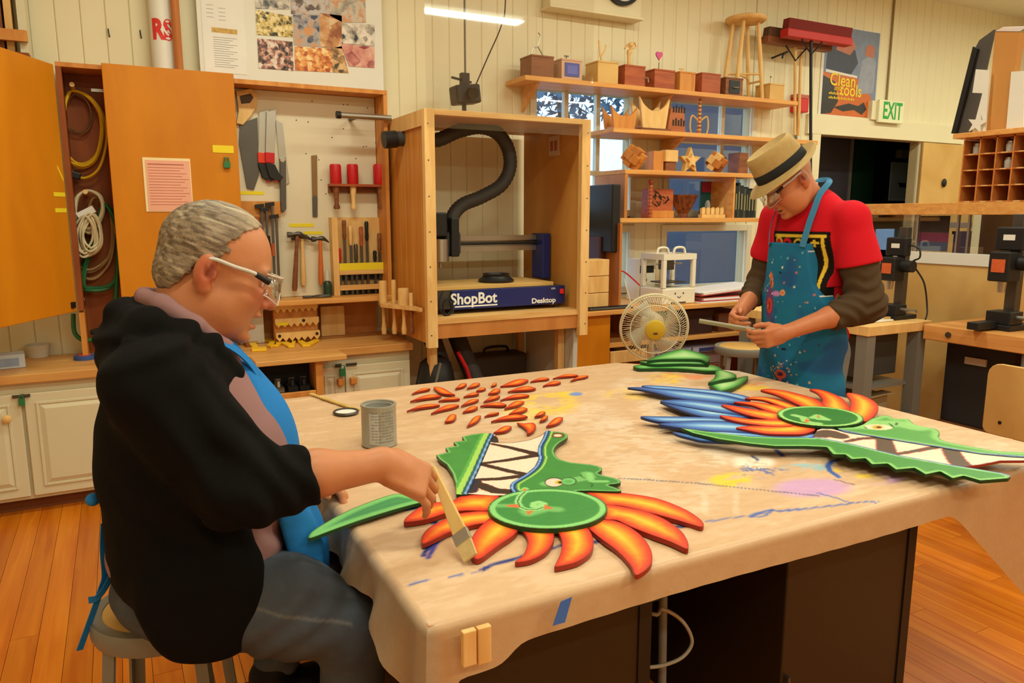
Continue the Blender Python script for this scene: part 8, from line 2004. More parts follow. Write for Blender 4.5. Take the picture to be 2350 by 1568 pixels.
class Head:
 """head frame: x forward, y to its left, z up; origin between the ears"""
 def __init__(s, O, yaw, pitch, sc):
  Rz = np.array([[math.cos(yaw), -math.sin(yaw), 0], [math.sin(yaw), math.cos(yaw), 0], [0, 0, 1]]); Ry = np.array([[math.cos(pitch), 0, math.sin(pitch)], [0, 1, 0], [-math.sin(pitch), 0, math.cos(pitch)]])
  s.R = Rz @ Ry; s.O = np.array(O, float); s.s = sc
 def w(s, p): return s.O + s.R @ (np.array(p, float) * s.s)
 def l(s, P): return ((P - s.O) @ s.R) / s.s
 def add(s, S, heavy=0.0, mouth=0.0):
  w, c, R = s.w, s.s, s.R
  def E(p, r, k=0.02, op='u', RR=None): S.ell(w(p), [v * c for v in r], R if RR is None else R @ RR, k * c, op)
  E((-0.014, 0, 0.050), (0.105, 0.079, 0.089))
  E((0.030, 0, 0.0), (0.068, 0.066, 0.075), 0.03)
  E((0.040, 0, -0.055), (0.054, 0.054 + 0.008 * heavy, 0.054), 0.03)
  E((0.083, 0, -0.098 - 0.008 * mouth), (0.020, 0.027, 0.017), 0.018)                        # chin
  for y in (-1, 1):
   E((0.055, 0.036 * y, -0.025), (0.036, 0.030 + 0.006 * heavy, 0.036), 0.025)      # cheeks
   E((0.005, 0.052 * y, -0.055), (0.035, 0.016 + 0.008 * heavy, 0.035), 0.03)
   E((0.079, 0.026 * y, 0.034), (0.014, 0.026, 0.010), 0.014)              # brow ridge
   E((0.094, 0.036 * y, 0.010), (0.021, 0.023, 0.013), 0.012, 's')        # eye sockets
   E((0.077, 0.032 * y, 0.010), (0.013, 0.0145, 0.0125), 0.004)            # eyeballs and lids
   E((0.084, 0.034 * y, -0.006), (0.010, 0.016, 0.005), 0.008)             # bags
   E((0.100, 0.0145 * y, -0.034), (0.012, 0.009, 0.009), 0.007)            # nostril wings
   S.cone(w((0.101, 0.026 * y, -0.036)), w((0.083, 0.038 * y, -0.066)), 0.003 * c, 0.003 * c, 0.012 * c, 's')
   S.cone(w((0.076, 0.036 * y, -0.074)), w((0.056, 0.046 * y, -0.104)), 0.003 * c, 0.003 * c, 0.014 * c, 's')
   E((-0.028, 0.080 * y, 0.004), (0.021, 0.011, 0.034), 0.005)             # ear: rim, bowl, lobe
   E((-0.022, 0.0925 * y, 0.006), (0.0125, 0.0085, 0.021), 0.004, 's')
   E((-0.020, 0.079 * y, -0.028), (0.011, 0.0075, 0.012), 0.006)
   E((-0.011, 0.082 * y, -0.002), (0.005, 0.006, 0.010), 0.004)
   E((-0.025, 0.086 * y, 0.010), (0.004, 0.005, 0.014), 0.003)
  S.cone(w((0.089, 0, 0.022)), w((0.117, 0, -0.024)), 0.008 * c, 0.011 * c, 0.010 * c)
  E((0.117, 0, -0.029), (0.0135, 0.0125, 0.011), 0.007)
  E((0.096, 0, -0.055), (0.015, 0.025, 0.009), 0.008)                         # lips
  E((0.092, 0, -0.073 - 0.009 * mouth), (0.014, 0.022, 0.008), 0.008)
  E((0.097, 0, -0.086 - 0.009 * mouth), (0.008, 0.022, 0.004), 0.008, 's')
  E((0.104, 0, -0.064 - 0.005 * mouth), (0.030, 0.027, 0.0015 + 0.0075 * mouth), 0.003, 's')
  if heavy:
   E((0.030, 0, -0.088), (0.045, 0.052, 0.032), 0.03)
   for y in (-1, 1): E((0.034, 0.042 * y, -0.070), (0.036, 0.024, 0.034), 0.025)
 def colour(s, P, tone, ruddy):
  L = s.l(P); C = np.tile(np.array(rgb(*tone)[:3]), (len(P), 1)); near = (np.abs(L) < 0.2).all(1)
  n = noise3(P, 60, 3); lay(C, 0.25 * n, rgb(*[int(v * 0.88) for v in tone]))
  def spot(c, r, col_, a, r2=1.35):
   d = np.sqrt((((L - np.array(c)) / np.array(r)) ** 2).sum(1)); lay(C, a * (1 - sstep(d, 0.75, r2)) * near, rgb(*col_))
  for y in (-1, 1):
   spot((0.07, 0.036 * y, -0.018), (0.035, 0.028, 0.026), ruddy, 0.55, 1.6); spot((-0.026, 0.086 * y, 0.0), (0.022, 0.014, 0.034), ruddy, 0.6); spot((-0.020, 0.084 * y, 0.006), (0.010, 0.010, 0.016), (130, 60, 46), 0.8, 1.3)
   spot((0.087, 0.033 * y, 0.010), (0.010, 0.012, 0.0055), (232, 222, 212), 0.9, 1.15); spot((0.0905, 0.034 * y, 0.010), (0.005, 0.0055, 0.0055), (60, 44, 34), 1.0, 1.2)
   spot((0.090, 0.027 * y, 0.038), (0.012, 0.026, 0.0045), (120, 100, 84), 0.8)
  spot((0.118, 0, -0.028), (0.02, 0.02, 0.02), ruddy, 0.5, 1.5); spot((0.110, 0, -0.057), (0.010, 0.022, 0.006), (176, 84, 74), 0.7); spot((0.105, 0, -0.081), (0.010, 0.02, 0.006), (176, 84, 74), 0.7)
  spot((0.088, 0, -0.068), (0.016, 0.024, 0.0075), (46, 14, 12), 0.95, 1.15)
  return C
def hand(S, wrist, fwd, back, curl, thumb=(0.55, 0.75, -0.3), sc=1.0, left=False, spread=0.05, kk=0.006):
 """palm, four fingers and a thumb; back = direction the back of the hand faces; thumb on +y of the frame (mirrored if left)"""
 F = frame(fwd, back); sg = -1 if left else 1; W = np.array(wrist, float); nails = []
 def w(p): return W + F @ (np.array([p[0], p[1] * sg, p[2]]) * sc)
 S.box(w((0.048, 0.0, 0.0)), [0.034 * sc, 0.029 * sc, 0.006 * sc], F, 0.009 * sc, 0.015)
 S.cone(w((-0.01, 0, 0)), w((0.03, 0, 0)), 0.025 * sc, 0.024 * sc, 0.02)
 S.ell(w((0.035, 0.026, -0.010)), [0.032 * sc, 0.015 * sc, 0.015 * sc], F, 0.012)
 for f, (y, L, r) in enumerate(((0.030, (0.042, 0.025, 0.020), 0.0092), (0.0105, (0.046, 0.029, 0.021), 0.0095), (-0.0095, (0.042, 0.027, 0.020), 0.0090), (-0.028, (0.033, 0.020, 0.018), 0.0080))):
  a = 0; p = np.array([0.084 - 0.004 * abs(f - 1), y, 0.002]); pts = [p.copy()]; sp = spread * (1.5 - f)
  cu = curl[f] if isinstance(curl[0], (tuple, list)) else curl
  for j in range(3):
   a += math.radians(cu[j]); d = np.array([math.cos(a) * math.cos(sp), math.sin(sp), -math.sin(a)]); p = p + d * L[j]; pts.append(p.copy())
  S.chain([w(q) for q in pts], [r * sc * v for v in (1.12, 1.0, 0.93, 0.80)], kk)
  nails.append((w(pts[3]), F @ np.array([math.sin(a), 0, math.cos(a)])))
 t_ = np.array(thumb, float); t_ /= np.linalg.norm(t_); p0 = np.array([0.016, 0.028, -0.006]); p1 = p0 + t_ * 0.038; t2 = t_ + np.array([0.35, -0.18, 0.0]); t2 /= np.linalg.norm(t2); p2 = p1 + t2 * 0.030; t3 = t2 + np.array([0.25, -0.15, 0]); t3 /= np.linalg.norm(t3); p3 = p2 + t3 * 0.024
 S.chain([w(p0), w(p1), w(p2), w(p3)], [0.0145 * sc, 0.0115 * sc, 0.0105 * sc, 0.0085 * sc], 0.008)
 return nails
M_SKIN = colmat('skin', 0.48, 0.35, bump=0.03, bscale=140, mottle=0.05)
_sk = MATS['skin'].node_tree.nodes['Principled BSDF']
_sk.inputs['Subsurface Weight'].default_value = 0.08; _sk.inputs['Subsurface Radius'].default_value = (0.012, 0.005, 0.003)
def cloth_mat(name, c, rough=0.85, bs=500, var=0.12):
 m = mat(name, c, rough, var=var, scale=9, bump=0.12, bscale=bs, spec=0.15); return m
# ------------------------------------------------------------------ seated person
SY = 1.61
stool_c = aZ(378, 1382, 0.57)
metal_stool('grey metal stool with a round wooden seat under the seated person', stool_c.x, stool_c.y, 0.57, 0.146, M_PLY, rot=math.radians(118))
P1 = thing('person', 'seated person in a black hoodie and blue apron brushing varnish on the dragon', 'person', (0.05, SY, 0.0))
H1 = Head((0.172, SY, 1.284), math.radians(-3), math.radians(21), 0.985)
RS, RE, RW = np.array([0.045, 1.435, 1.10]), np.array([0.165, 1.372, 0.922]), np.array([0.436, 1.372, 0.915])
LS, LE, LW = np.array([0.06, 1.785, 1.10]), np.array([0.17, 1.86, 0.90]), np.array([0.33, 1.74, 0.80])
B = SDF(); H1.add(B, 1.0, 1.0)
B.cone((0.125, SY, 1.245), (0.075, SY, 1.13), 0.064, 0.075, 0.03)
B.ell((0.075, SY, 1.05), (0.10, 0.18, 0.13), k=0.05).ell((0.11, SY, 0.90), (0.14, 0.17, 0.18), k=0.05).ell((0.07, SY, 0.68), (0.13, 0.17, 0.10), k=0.05)
B.chain([RS, RE], [0.05, 0.044], 0.03).chain([RE, RE * 0.5 + RW * 0.5, RW], [0.046, 0.043, 0.029], 0.02)
B.chain([LS, LE, LW], [0.05, 0.044, 0.03], 0.03)
hn = hand(B, RW, (0.82, -0.10, -0.52), (0.30, -0.78, 0.55), ((40, 44, 18), (36, 40, 16), (30, 36, 14), (24, 30, 12)), (0.72, 0.25, -0.62), 1.06, False, 0.10, 0.004)
hand(B, LW, (0.9, -0.3, -0.35), (0.2, 0.3, 1), (28, 30, 18), (0.6, 0.7, -0.3), 1.0, True)
B.chain([(0.10, 1.52, 0.64), (0.375, 1.445, 0.545), (0.365, 1.45, 0.10)], [0.08, 0.058, 0.038], 0.03).chain([(0.10, 1.71, 0.64), (0.385, 1.77, 0.56), (0.25, 1.69, 0.36)], [0.08, 0.058, 0.038], 0.03)
def c1(P):
 C = H1.colour(P, (198, 130, 88), (186, 84, 60))
 for p_, n_ in hn:
  d = np.sqrt(((P - (p_ + n_ * 0.006)) ** 2).sum(1)); lay(C, 0.6 * (1 - sstep(d, 0.004, 0.007)), rgb(226, 170, 146))
 return C
skin_obj('body', B, 0.0032, M_SKIN, P1, c1, 2)
# hair: thin swept-back shell that stops at the hairline
HR = SDF(); HR.ell(H1.w((-0.016, 0, 0.051)), [v * 0.985 for v in (0.1095, 0.0840, 0.0938)], H1.R, 0.02); HR.ell(H1.w((-0.062, 0, -0.012)), [v * 0.985 for v in (0.057, 0.069, 0.062)], H1.R, 0.02)
def hairline(P):
 L = H1.l(P); x, z = L[:, 0], L[:, 2]; n = (noise3(P, 90, 4) - 0.5) * 0.016 + (noise3(P, 220, 5) - 0.5) * 0.008
 xb = np.interp(z, [-0.07, -0.02, 0.0, 0.03, 0.045, 0.075, 0.10, 0.125, 0.16], [-0.075, -0.058, -0.050, -0.012, -0.002, 0.002, 0.024, 0.056, 0.08])
 return np.maximum(x - xb + n, -(z + 0.072 + n * 0.6))
HR.plane(hairline, 0.006)
HR.disp(lambda P: (lambda L: 0.0016 * (noise3(L * np.array([60, 150, 240]), 1, 2) - 0.5) + 0.0018 * (noise3(P, 160, 6) - 0.5))(H1.l(P)))
def hairc(P):
 L = H1.l(P); st_ = noise3(L * np.array([40, 160, 260]), 1, 8); C = np.tile(np.array(rgb(146, 128, 106)[:3]), (len(P), 1)); lay(C, 0.9 * sstep(st_, 0.35, 0.75), rgb(98, 82, 66)); lay(C, 0.7 * sstep(noise3(L * np.array([30, 120, 200]), 1, 9), 0.6, 0.85), rgb(196, 180, 154)); lay(C, 0.5 * sstep(L[:, 0], -0.02, 0.05), rgb(188, 164, 134)); return C
M_HAIR = colmat('grey_hair', 0.6, 0.3, bump=0.25, bscale=220, mottle=0.2)
skin_obj('hair', HR, 0.0028, M_HAIR, P1, hairc, 1, label='thin swept-back grey hair')
# mauve shirt with collar
SH = SDF().ell((0.09, SY, 1.06), (0.118, 0.19, 0.13), k=0.05).ell((0.125, SY, 0.90), (0.182, 0.185, 0.21), k=0.05).ell((0.10, SY, 0.72), (0.17, 0.19, 0.10), k=0.05)
for y in (-1, 1): SH.chain([(0.038, SY + 0.02 * y, 1.244), (0.064, SY + 0.068 * y, 1.234), (0.118, SY + 0.084 * y, 1.194), (0.172, SY + 0.064 * y, 1.144), (0.210, SY + 0.02 * y, 1.09)], [0.019, 0.020, 0.018, 0.015, 0.012], 0.012)
SH.disp(lambda P: 0.0035 * np.sin(P[:, 2] * 70 + 9 * noise3(P, 9, 3)) * (P[:, 2] < 0.8))
skin_obj('shirt', SH, 0.006, cloth_mat('mauve_cotton', rgb(150, 112, 112)), P1, None, 2)
# apron
AP = SDF().ell((0.128, SY, 0.90), (0.188, 0.165, 0.222), k=0.05).ell((0.115, SY, 1.05), (0.108, 0.12, 0.13), k=0.05).ell((0.282, SY + 0.02, 0.73), (0.062, 0.135, 0.12), k=0.05).ell((0.318, SY + 0.03, 0.645), (0.048, 0.125, 0.10), k=0.05)
AP.plane(lambda P: np.maximum(np.abs(P[:, 1] - SY) - np.where(P[:, 2] > 0.98, 0.05 + (1.12 - P[:, 2]) * 0.55, 0.135), np.where(P[:, 2] > 0.82, 0.215 + (0.95 - P[:, 2]) * 0.10 - np.where(P[:, 2] > 0.98, (P[:, 2] - 0.98) * 0.45, 0), 0.245 + 0.2 * (0.82 - P[:, 2])) - P[:, 0]), 0.005)
AP.disp(lambda P: 0.004 * np.sin(P[:, 1] * 60 + 6 * noise3(P, 8, 7)) * (P[:, 2] < 0.82))
ap1 = skin_obj('apron', AP, 0.005, cloth_mat('blue_apron', rgb(36, 120, 196), 0.7), P1, None, 2)
M_STRAP = cloth_mat('blue_strap', rgb(40, 124, 200), 0.7)
def ribbon(name, pts, w, th, up, material, parent):
 pts = smooth_path(pts, 5); m = MB()
 for i, p in enumerate(pts):
  t_ = (pts[min(i + 1, len(pts) - 1)] - pts[max(i - 1, 0)]).normalized(); u_ = Vector(up) if not callable(up) else up(i / (len(pts) - 1)); sd = t_.cross(u_).normalized(); nn = sd.cross(t_).normalized()
  m.v += [p + sd * w / 2, p + sd * w / 2 + nn * th, p - sd * w / 2 + nn * th, p - sd * w / 2]
  if i:
   a = (i - 1) * 4; m.f += [(a + j, a + (j + 1) % 4, a + 4 + (j + 1) % 4, a + 4 + j) for j in range(4)]
 m.f += [(3, 2, 1, 0), tuple(len(m.v) - 4 + j for j in range(4))]
 return obj(name, m, material, parent, smooth=True)
for y in (-1, 1):
 ribbon('neck_strap', [(0.04, SY + 0.03 * y, 1.236), (0.085, SY + 0.072 * y, 1.215), (0.135, SY + 0.081 * y, 1.176), (0.188, SY + 0.075 * y, 1.140), (0.224, SY + 0.052 * y, 1.095), (0.243, SY + 0.045 * y, 1.05)], 0.018, 0.003, (0.5, -0.6 if y < 0 else 0.6, 0.6), M_STRAP, ap1)
kn = [Vector(aY(x, y, 1.66)) for x, y in ((205, 1150), (214, 1160), (238, 1200), (236, 1260), (240, 1320), (232, 1350), (215, 1400), (182, 1492))]
ribbon('apron_tie', kn[2:], 0.014, 0.002, (0.6, -0.8, 0), M_STRAP, ap1)
ribbon('apron_tie', [Vector(aY(x, y, 1.65)) for x, y in ((262, 1290), (255, 1320), (240, 1350), (222, 1372), (203, 1378))], 0.014, 0.002, (0.6, -0.8, 0), M_STRAP, ap1)
obj('tie_bow', MB().ball(Vector((-0.082, 1.62, 0.85)), (0.014, 0.02, 0.012), 10, 8), M_STRAP, ap1, smooth=True)
# hoodie
HD = SDF().ell((0.075, SY, 1.06), (0.128, 0.212, 0.15), k=0.06).ell((0.09, SY, 0.90), (0.168, 0.215, 0.18), k=0.06).ell((0.075, SY, 0.73), (0.145, 0.205, 0.15), k=0.06)
HD.ell((0.10, 1.44, 0.68), (0.115, 0.055, 0.135), k=0.05).ell((0.10, 1.79, 0.68), (0.11, 0.055, 0.13), k=0.05)
HD.chain([RS + [0.0, 0.03, 0.0], RS, RS * 0.5 + RE * 0.5, RE, [0.295, 1.370, 0.917]], [0.09, 0.086, 0.080, 0.077, 0.056], 0.04)
HD.chain([LS - [0.0, 0.03, 0.0], LS, LE, [0.26, 1.79, 0.845]], [0.09, 0.086, 0.075, 0.056], 0.04)
hood = [(0.19, SY - 0.085, 1.105), (0.145, SY - 0.115, 1.150), (0.09, SY - 0.125, 1.178), (0.035, SY - 0.10, 1.195), (0.005, SY, 1.20), (0.035, SY + 0.10, 1.195), (0.09, SY + 0.125, 1.178), (0.145, SY + 0.115, 1.150), (0.19, SY + 0.085, 1.105)]
HD.chain(hood, [0.014, 0.024, 0.032, 0.038, 0.042, 0.038, 0.032, 0.024, 0.014], 0.02)
HD.ell((-0.005, SY, 1.15), (0.05, 0.12, 0.05), k=0.03)
HD.cone((0.13, SY, 1.25), (0.10, SY, 1.10), 0.074, 0.086, 0.01, 's')
def front_edge(P):
 z = P[:, 2]; xf = np.interp(z, [0.5, 0.6, 0.72, 0.8, 0.93, 1.02, 1.10, 1.18, 1.25], [0.165, 0.175, 0.20, 0.222, 0.262, 0.245, 0.205, 0.160, 0.11])
 inner = np.abs(P[:, 1] - SY) - 0.175
 arm = (P[:, 2] > 0.84) & (P[:, 2] < 1.0) & (np.abs(P[:, 1] - SY) > 0.165)
 return np.where(arm, -1.0, P[:, 0] - xf - 0.02 * np.clip(inner / 0.05, 0, 1))
HD.plane(front_edge, 0.01)
HD.plane(lambda P: np.where((P[:, 1] < 1.45) & (P[:, 2] > 0.82), P[:, 0] - 0.292 + 0.12 * (P[:, 2] - 0.917), -1.0), 0.004)
HD.plane(lambda P: (0.552 + 0.12 * np.abs(P[:, 0] - 0.165)) - P[:, 2], 0.01)
_d = (RE - RS) / np.linalg.norm(RE - RS)
def folds1(P):
 q = P - RE; r = np.sqrt((q * q).sum(1)); a = np.arctan2(q[:, 2], q[:, 0]); near = np.exp(-(r / 0.16) ** 2) * (P[:, 1] < 1.5)
 f1 = 0.0055 * np.sin(P[:, 0] * 95 + P[:, 2] * 60 + P[:, 1] * 40 + 7 * noise3(P, 11, 1)) * near
 f2 = 0.004 * np.sin((P[:, 2] * 42 + P[:, 0] * 30) + 8 * noise3(P, 7, 2)) * np.exp(-((P[:, 2] - 1.0) / 0.18) ** 2)
 f3 = 0.006 * np.sin(P[:, 2] * 95 - P[:, 0] * 50 + 5 * noise3(P, 10, 4)) * np.exp(-((P[:, 2] - 1.185) / 0.045) ** 2)
 return f1 + f2 + f3 + 0.003 * (noise3(P, 22, 5) - 0.5)
HD.disp(folds1)
hd1 = skin_obj('hoodie', HD, 0.0055, cloth_mat('black_fleece', rgb(12, 11, 10), 0.95, 300), P1, None, 2)
# jeans and shoes
JE = SDF().ell((0.075, SY, 0.645), (0.145, 0.185, 0.085), k=0.05).ell((0.12, SY, 0.66), (0.15, 0.18, 0.08), k=0.05)
JE.chain([(0.10, 1.515, 0.655), (0.25, 1.48, 0.61), (0.378, 1.445, 0.545)], [0.098, 0.096, 0.077], 0.04).chain([(0.378, 1.445, 0.545), (0.372, 1.45, 0.35), (0.365, 1.45, 0.10)], [0.073, 0.064, 0.056], 0.03)
JE.chain([(0.10, 1.705, 0.655), (0.25, 1.74, 0.62), (0.385, 1.77, 0.56)], [0.098, 0.094, 0.077], 0.04).chain([(0.385, 1.77, 0.56), (0.31, 1.73, 0.45), (0.262, 1.70, 0.375)], [0.073, 0.064, 0.056], 0.03)
JE.disp(lambda P: 0.0035 * np.sin(P[:, 0] * 70 - P[:, 2] * 60 + 7 * noise3(P, 9, 2)) * np.exp(-((P[:, 0] - 0.2) / 0.12) ** 2) + 0.003 * (noise3(P, 25, 3) - 0.5))
def jeanc(P):
 C = np.tile(np.array(rgb(66, 72, 82)[:3]), (len(P), 1)); lay(C, 0.5 * noise3(P, 14, 5), rgb(92, 98, 106)); lay(C, 0.15 * sstep(noise3(P, 60, 6), 0.6, 0.9), rgb(110, 114, 118))
 s = np.abs((P[:, 2] - 0.655) + (P[:, 0] - 0.10) * 0.38 - 0.035); lay(C, 0.3 * (1 - sstep(s, 0.001, 0.005)) * (P[:, 1] < 1.45) * (P[:, 0] < 0.36), rgb(150, 146, 136)); return C
M_JEAN = colmat('worn_denim', 0.8, 0.15, bump=0.15, bscale=400)
skin_obj('jeans', JE, 0.006, M_JEAN, P1, jeanc, 2)
def shoe(x, y, z, yaw, parent, sc=1.0, pitch=0.0, material=None):
 S = SDF(); R = Matrix.Rotation(yaw, 3, 'Z') @ Matrix.Rotation(pitch, 3, 'Y'); w = lambda p: np.array(R @ Vector([v * sc for v in p])) + np.array((x, y, z))
 S.ell(w((0.0, 0, 0.045)), [0.055 * sc, 0.042 * sc, 0.045 * sc], np.array(R), 0.02).ell(w((0.11, 0, 0.032)), [0.08 * sc, 0.045 * sc, 0.032 * sc], np.array(R), 0.03).cone(w((0, 0, 0.05)), w((0.0, 0, 0.10)), 0.042 * sc, 0.040 * sc, 0.02)
 o = skin_obj('shoe', S, 0.005, material or cloth_mat('black_shoe', rgb(24, 22, 22), 0.5), parent, None, 1)
 obj('sole', MB().prism([R @ Vector((px_ * sc, py_ * sc, 0)) + Vector((x, y, z)) for px_, py_ in ((-0.055, -0.03), (-0.03, -0.042), (0.06, -0.04), (0.14, -0.045), (0.185, -0.025), (0.19, 0.01), (0.17, 0.04), (0.1, 0.045), (0.0, 0.04), (-0.055, 0.03))], R @ Vector((0, 0, 0.016))), mat('shoe_sole', rgb(40, 36, 34), 0.7), o)
shoe(0.36, 1.45, 0.001, 0.0, P1); shoe(0.235, 1.69, 0.285, 0.1, P1, 1.0, 0.25)
# safety glasses
def glasses(Hd, parent, temple_col, lens_tint):
 g = None; c = Hd.s
 def W(p): return Vector(Hd.w(p))
 pts = []
 n = 22; top, bot = [], []
 for j in range(n + 1):
  a = math.radians(-82 + 164 * j / n); r_x, r_y = 0.050, 0.074
  x = 0.080 + r_x * math.cos(a); y = r_y * math.sin(a)
  cut = 0.010 * math.exp(-(y / 0.012) ** 2)
  top.append(W((x - 0.004, y, 0.034))); bot.append(W((x + 0.002 - cut * 0.2, y, -0.024 + cut * 2.6 + 0.016 * (abs(y) / 0.074) ** 3)))
 m = MB(); m.v = top + bot; m.f = [(j, j + 1, n + 2 + j, n + 1 + j) for j in range(n)]
 lens = obj('glasses_lens', m, clear_mat('lens_clear', lens_tint, 0.22, 0.06), parent, smooth=True, label='clear wraparound safety lens'); sm = lens.modifiers.new('thick', 'SOLIDIFY'); sm.thickness = 0.0022
 obj('lens_rim', MB().tube(top, 0.0018, 6).tube(bot, 0.0014, 6), mat('clear_rim', rgb(214, 196, 180), 0.2), lens, smooth=True)
 for s in (-1, 1):
  tp = [W((0.086, 0.0735 * s, 0.022)), W((0.055, 0.083 * s, 0.028)), W((0.02, 0.0865 * s, 0.028)), W((-0.015, 0.0855 * s, 0.030)), W((-0.036, 0.082 * s, 0.026))]
  tt = obj('glasses_temple', MB().tube(smooth_path(tp, 4), 0.0042, 8), mat('temple_' + temple_col[0], rgb(*temple_col[1]), 0.35), lens, smooth=True)
  obj('temple_hinge', MB().tube([W((0.092, 0.070 * s, 0.020)), W((0.062, 0.082 * s, 0.027))], [0.007, 0.0055], 8), M_BLACK, lens, smooth=True)
 return lens
glasses(H1, P1, ('white', (206, 200, 190)), (0.97, 0.97, 0.97, 1))
# paint brush in the right hand
bt = aZ(1080, 1282, Z0 + 0.012); bt = Vector((bt.x, bt.y, Z0 + 0.013)); hb_ = Vector((0.556, 1.392, 0.848))
ax = (hb_ - bt).normalized(); sdv = ax.cross(Vector((0.86, -0.5, 0.1))).normalized(); sdv = ax.cross(Vector((-0.5, -0.86, 0))).normalized()
t = thing('paint_brush', 'flat wooden chip brush with pale bristles held in the seated person\'s hand', 'brush', bt)
L_ = (hb_ - bt).length
def slab(p0, p1, w0, w1, th):
 nn = ax.cross(sdv).normalized()
 return MB().add([p + sdv * a * w / 2 + nn * b * th / 2 for p, w in ((p0, w0), (p1, w1)) for a, b in ((-1, -1), (1, -1), (1, 1), (-1, 1))], [(3, 2, 1, 0), (4, 5, 6, 7), (0, 1, 5, 4), (1, 2, 6, 5), (2, 3, 7, 6), (3, 0, 4, 7)])
obj('bristles', slab(bt, bt + ax * 0.036, 0.030, 0.034, 0.007), mat('bristle_pale', rgb(204, 176, 120), 0.8, var=0.25, scale=50, bump=0.2, bscale=300), t)
obj('ferrule', slab(bt + ax * 0.0362, bt + ax * 0.062, 0.036, 0.036, 0.010), mat('tin_ferrule', rgb(180, 174, 156), 0.35, 0.6), t, bevel=0.001)
obj('handle', slab(bt + ax * 0.0622, bt + ax * (L_ + 0.045), 0.032, 0.013, 0.008), wood('brush_handle', rgb(214, 176, 104), rgb(226, 190, 122), (3, 3, 3), 5), t, bevel=0.002)
# ------------------------------------------------------------------ standing person (faces the table)
TYS = 2.25
P2 = thing('person', 'standing person in a red shirt, painted blue apron and straw hat sanding a piece', 'person', (2.62, TYS, 0.0))
H2 = Head((2.455, TYS - 0.005, 1.530), math.pi - math.radians(22), math.radians(38), 1.0)
LS2, LE2, LW2 = np.array([2.615, 2.065, 1.385]), np.array([2.665, 2.005, 1.045]), np.array([2.285, 2.075, 0.945])
RS2, RE2, RW2 = np.array([2.61, 2.435, 1.385]), np.array([2.60, 2.50, 1.09]), np.array([2.325, 2.365, 0.985])
B = SDF(); H2.add(B, 0.3, 0.0)
B.cone(H2.w((-0.03, 0, -0.03)), (2.60, TYS, 1.44), 0.058, 0.066, 0.03)
B.ell((2.61, TYS, 1.30), (0.105, 0.17, 0.17), k=0.05).ell((2.61, TYS, 1.05), (0.105, 0.155, 0.2), k=0.05).ell((2.62, TYS, 0.86), (0.11, 0.155, 0.12), k=0.05)
B.chain([LS2, LE2], [0.052, 0.043], 0.03).chain([LE2, LE2 * 0.55 + LW2 * 0.45, LW2], [0.043, 0.041, 0.028], 0.02)
B.chain([RS2, RE2], [0.052, 0.043], 0.03).chain([RE2, RE2 * 0.55 + RW2 * 0.45, RW2], [0.043, 0.041, 0.028], 0.02)
hand(B, LW2, LW2 - LE2 + [0, 0.02, 0.0], (0.1, -1, 0.05), ((38, 40, 20), (46, 44, 22), (52, 46, 22), (58, 46, 22)), (0.75, 0.42, -0.35), 0.98, True)
hand(B, RW2, RW2 - RE2 + [0, -0.02, 0.02], (0.1, 1, 0.25), ((40, 46, 22), (48, 48, 24), (54, 50, 24), (60, 50, 24)), (0.75, 0.42, -0.35), 0.98)
B.chain([(2.63, 2.155, 0.84), (2.61, 2.15, 0.47), (2.64, 2.15, 0.09)], [0.085, 0.058, 0.04], 0.03).chain([(2.63, 2.345, 0.84), (2.61, 2.35, 0.47), (2.64, 2.35, 0.09)], [0.085, 0.058, 0.04], 0.03)
def c2_(P):
 C = H2.colour(P, (196, 120, 80), (186, 84, 60)); L = H2.l(P)
 g = (np.abs(L) < 0.14).all(1) & (L[:, 2] > -0.02) & (L[:, 0] < -0.03); lay(C, 0.7 * sstep(noise3(P, 200, 4), 0.3, 0.6) * g, rgb(150, 130, 110)); return C
skin_obj('body', B, 0.0034, M_SKIN, P2, c2_, 2)
glasses(H2, P2, ('silver', (196, 190, 190)), (0.95, 0.95, 0.97, 1))
# undershirt sleeves, dark
US = SDF().ell((2.61, TYS, 1.30), (0.10, 0.15, 0.10), k=0.05)
US.chain([LS2, LS2 * 0.45 + LE2 * 0.55, LE2, LE2 * 0.5 + LW2 * 0.5 + [0.015, 0, 0]], [0.046, 0.070, 0.076, 0.052], 0.02).chain([RS2, RS2 * 0.45 + RE2 * 0.55, RE2, RE2 * 0.5 + RW2 * 0.5], [0.044, 0.066, 0.07, 0.050], 0.02)
for S_, E_, W_ in ((LS2, LE2, LW2), (RS2, RE2, RW2)):
 d_ = (W_ - E_) / np.linalg.norm(W_ - E_); e0 = E_ + d_ * 0.175
 US.plane(lambda P, d_=d_, e0=e0, s_=np.sign(E_[1] - TYS): np.where(((P[:, 1] - TYS) * s_ > 0.06) & (P[:, 2] < 1.2), (P - e0) @ d_, -1.0), 0.004)
US.disp(lambda P: 0.0055 * np.sin(P[:, 2] * 120 - np.abs(P[:, 0] - 2.6) * 80 + 7 * noise3(P, 11, 3)) * np.exp(-((P[:, 2] - 1.05) / 0.12) ** 2))
skin_obj('undershirt', US, 0.006, cloth_mat('brown_knit', rgb(78, 60, 42), 0.9, 350), P2, None, 2)
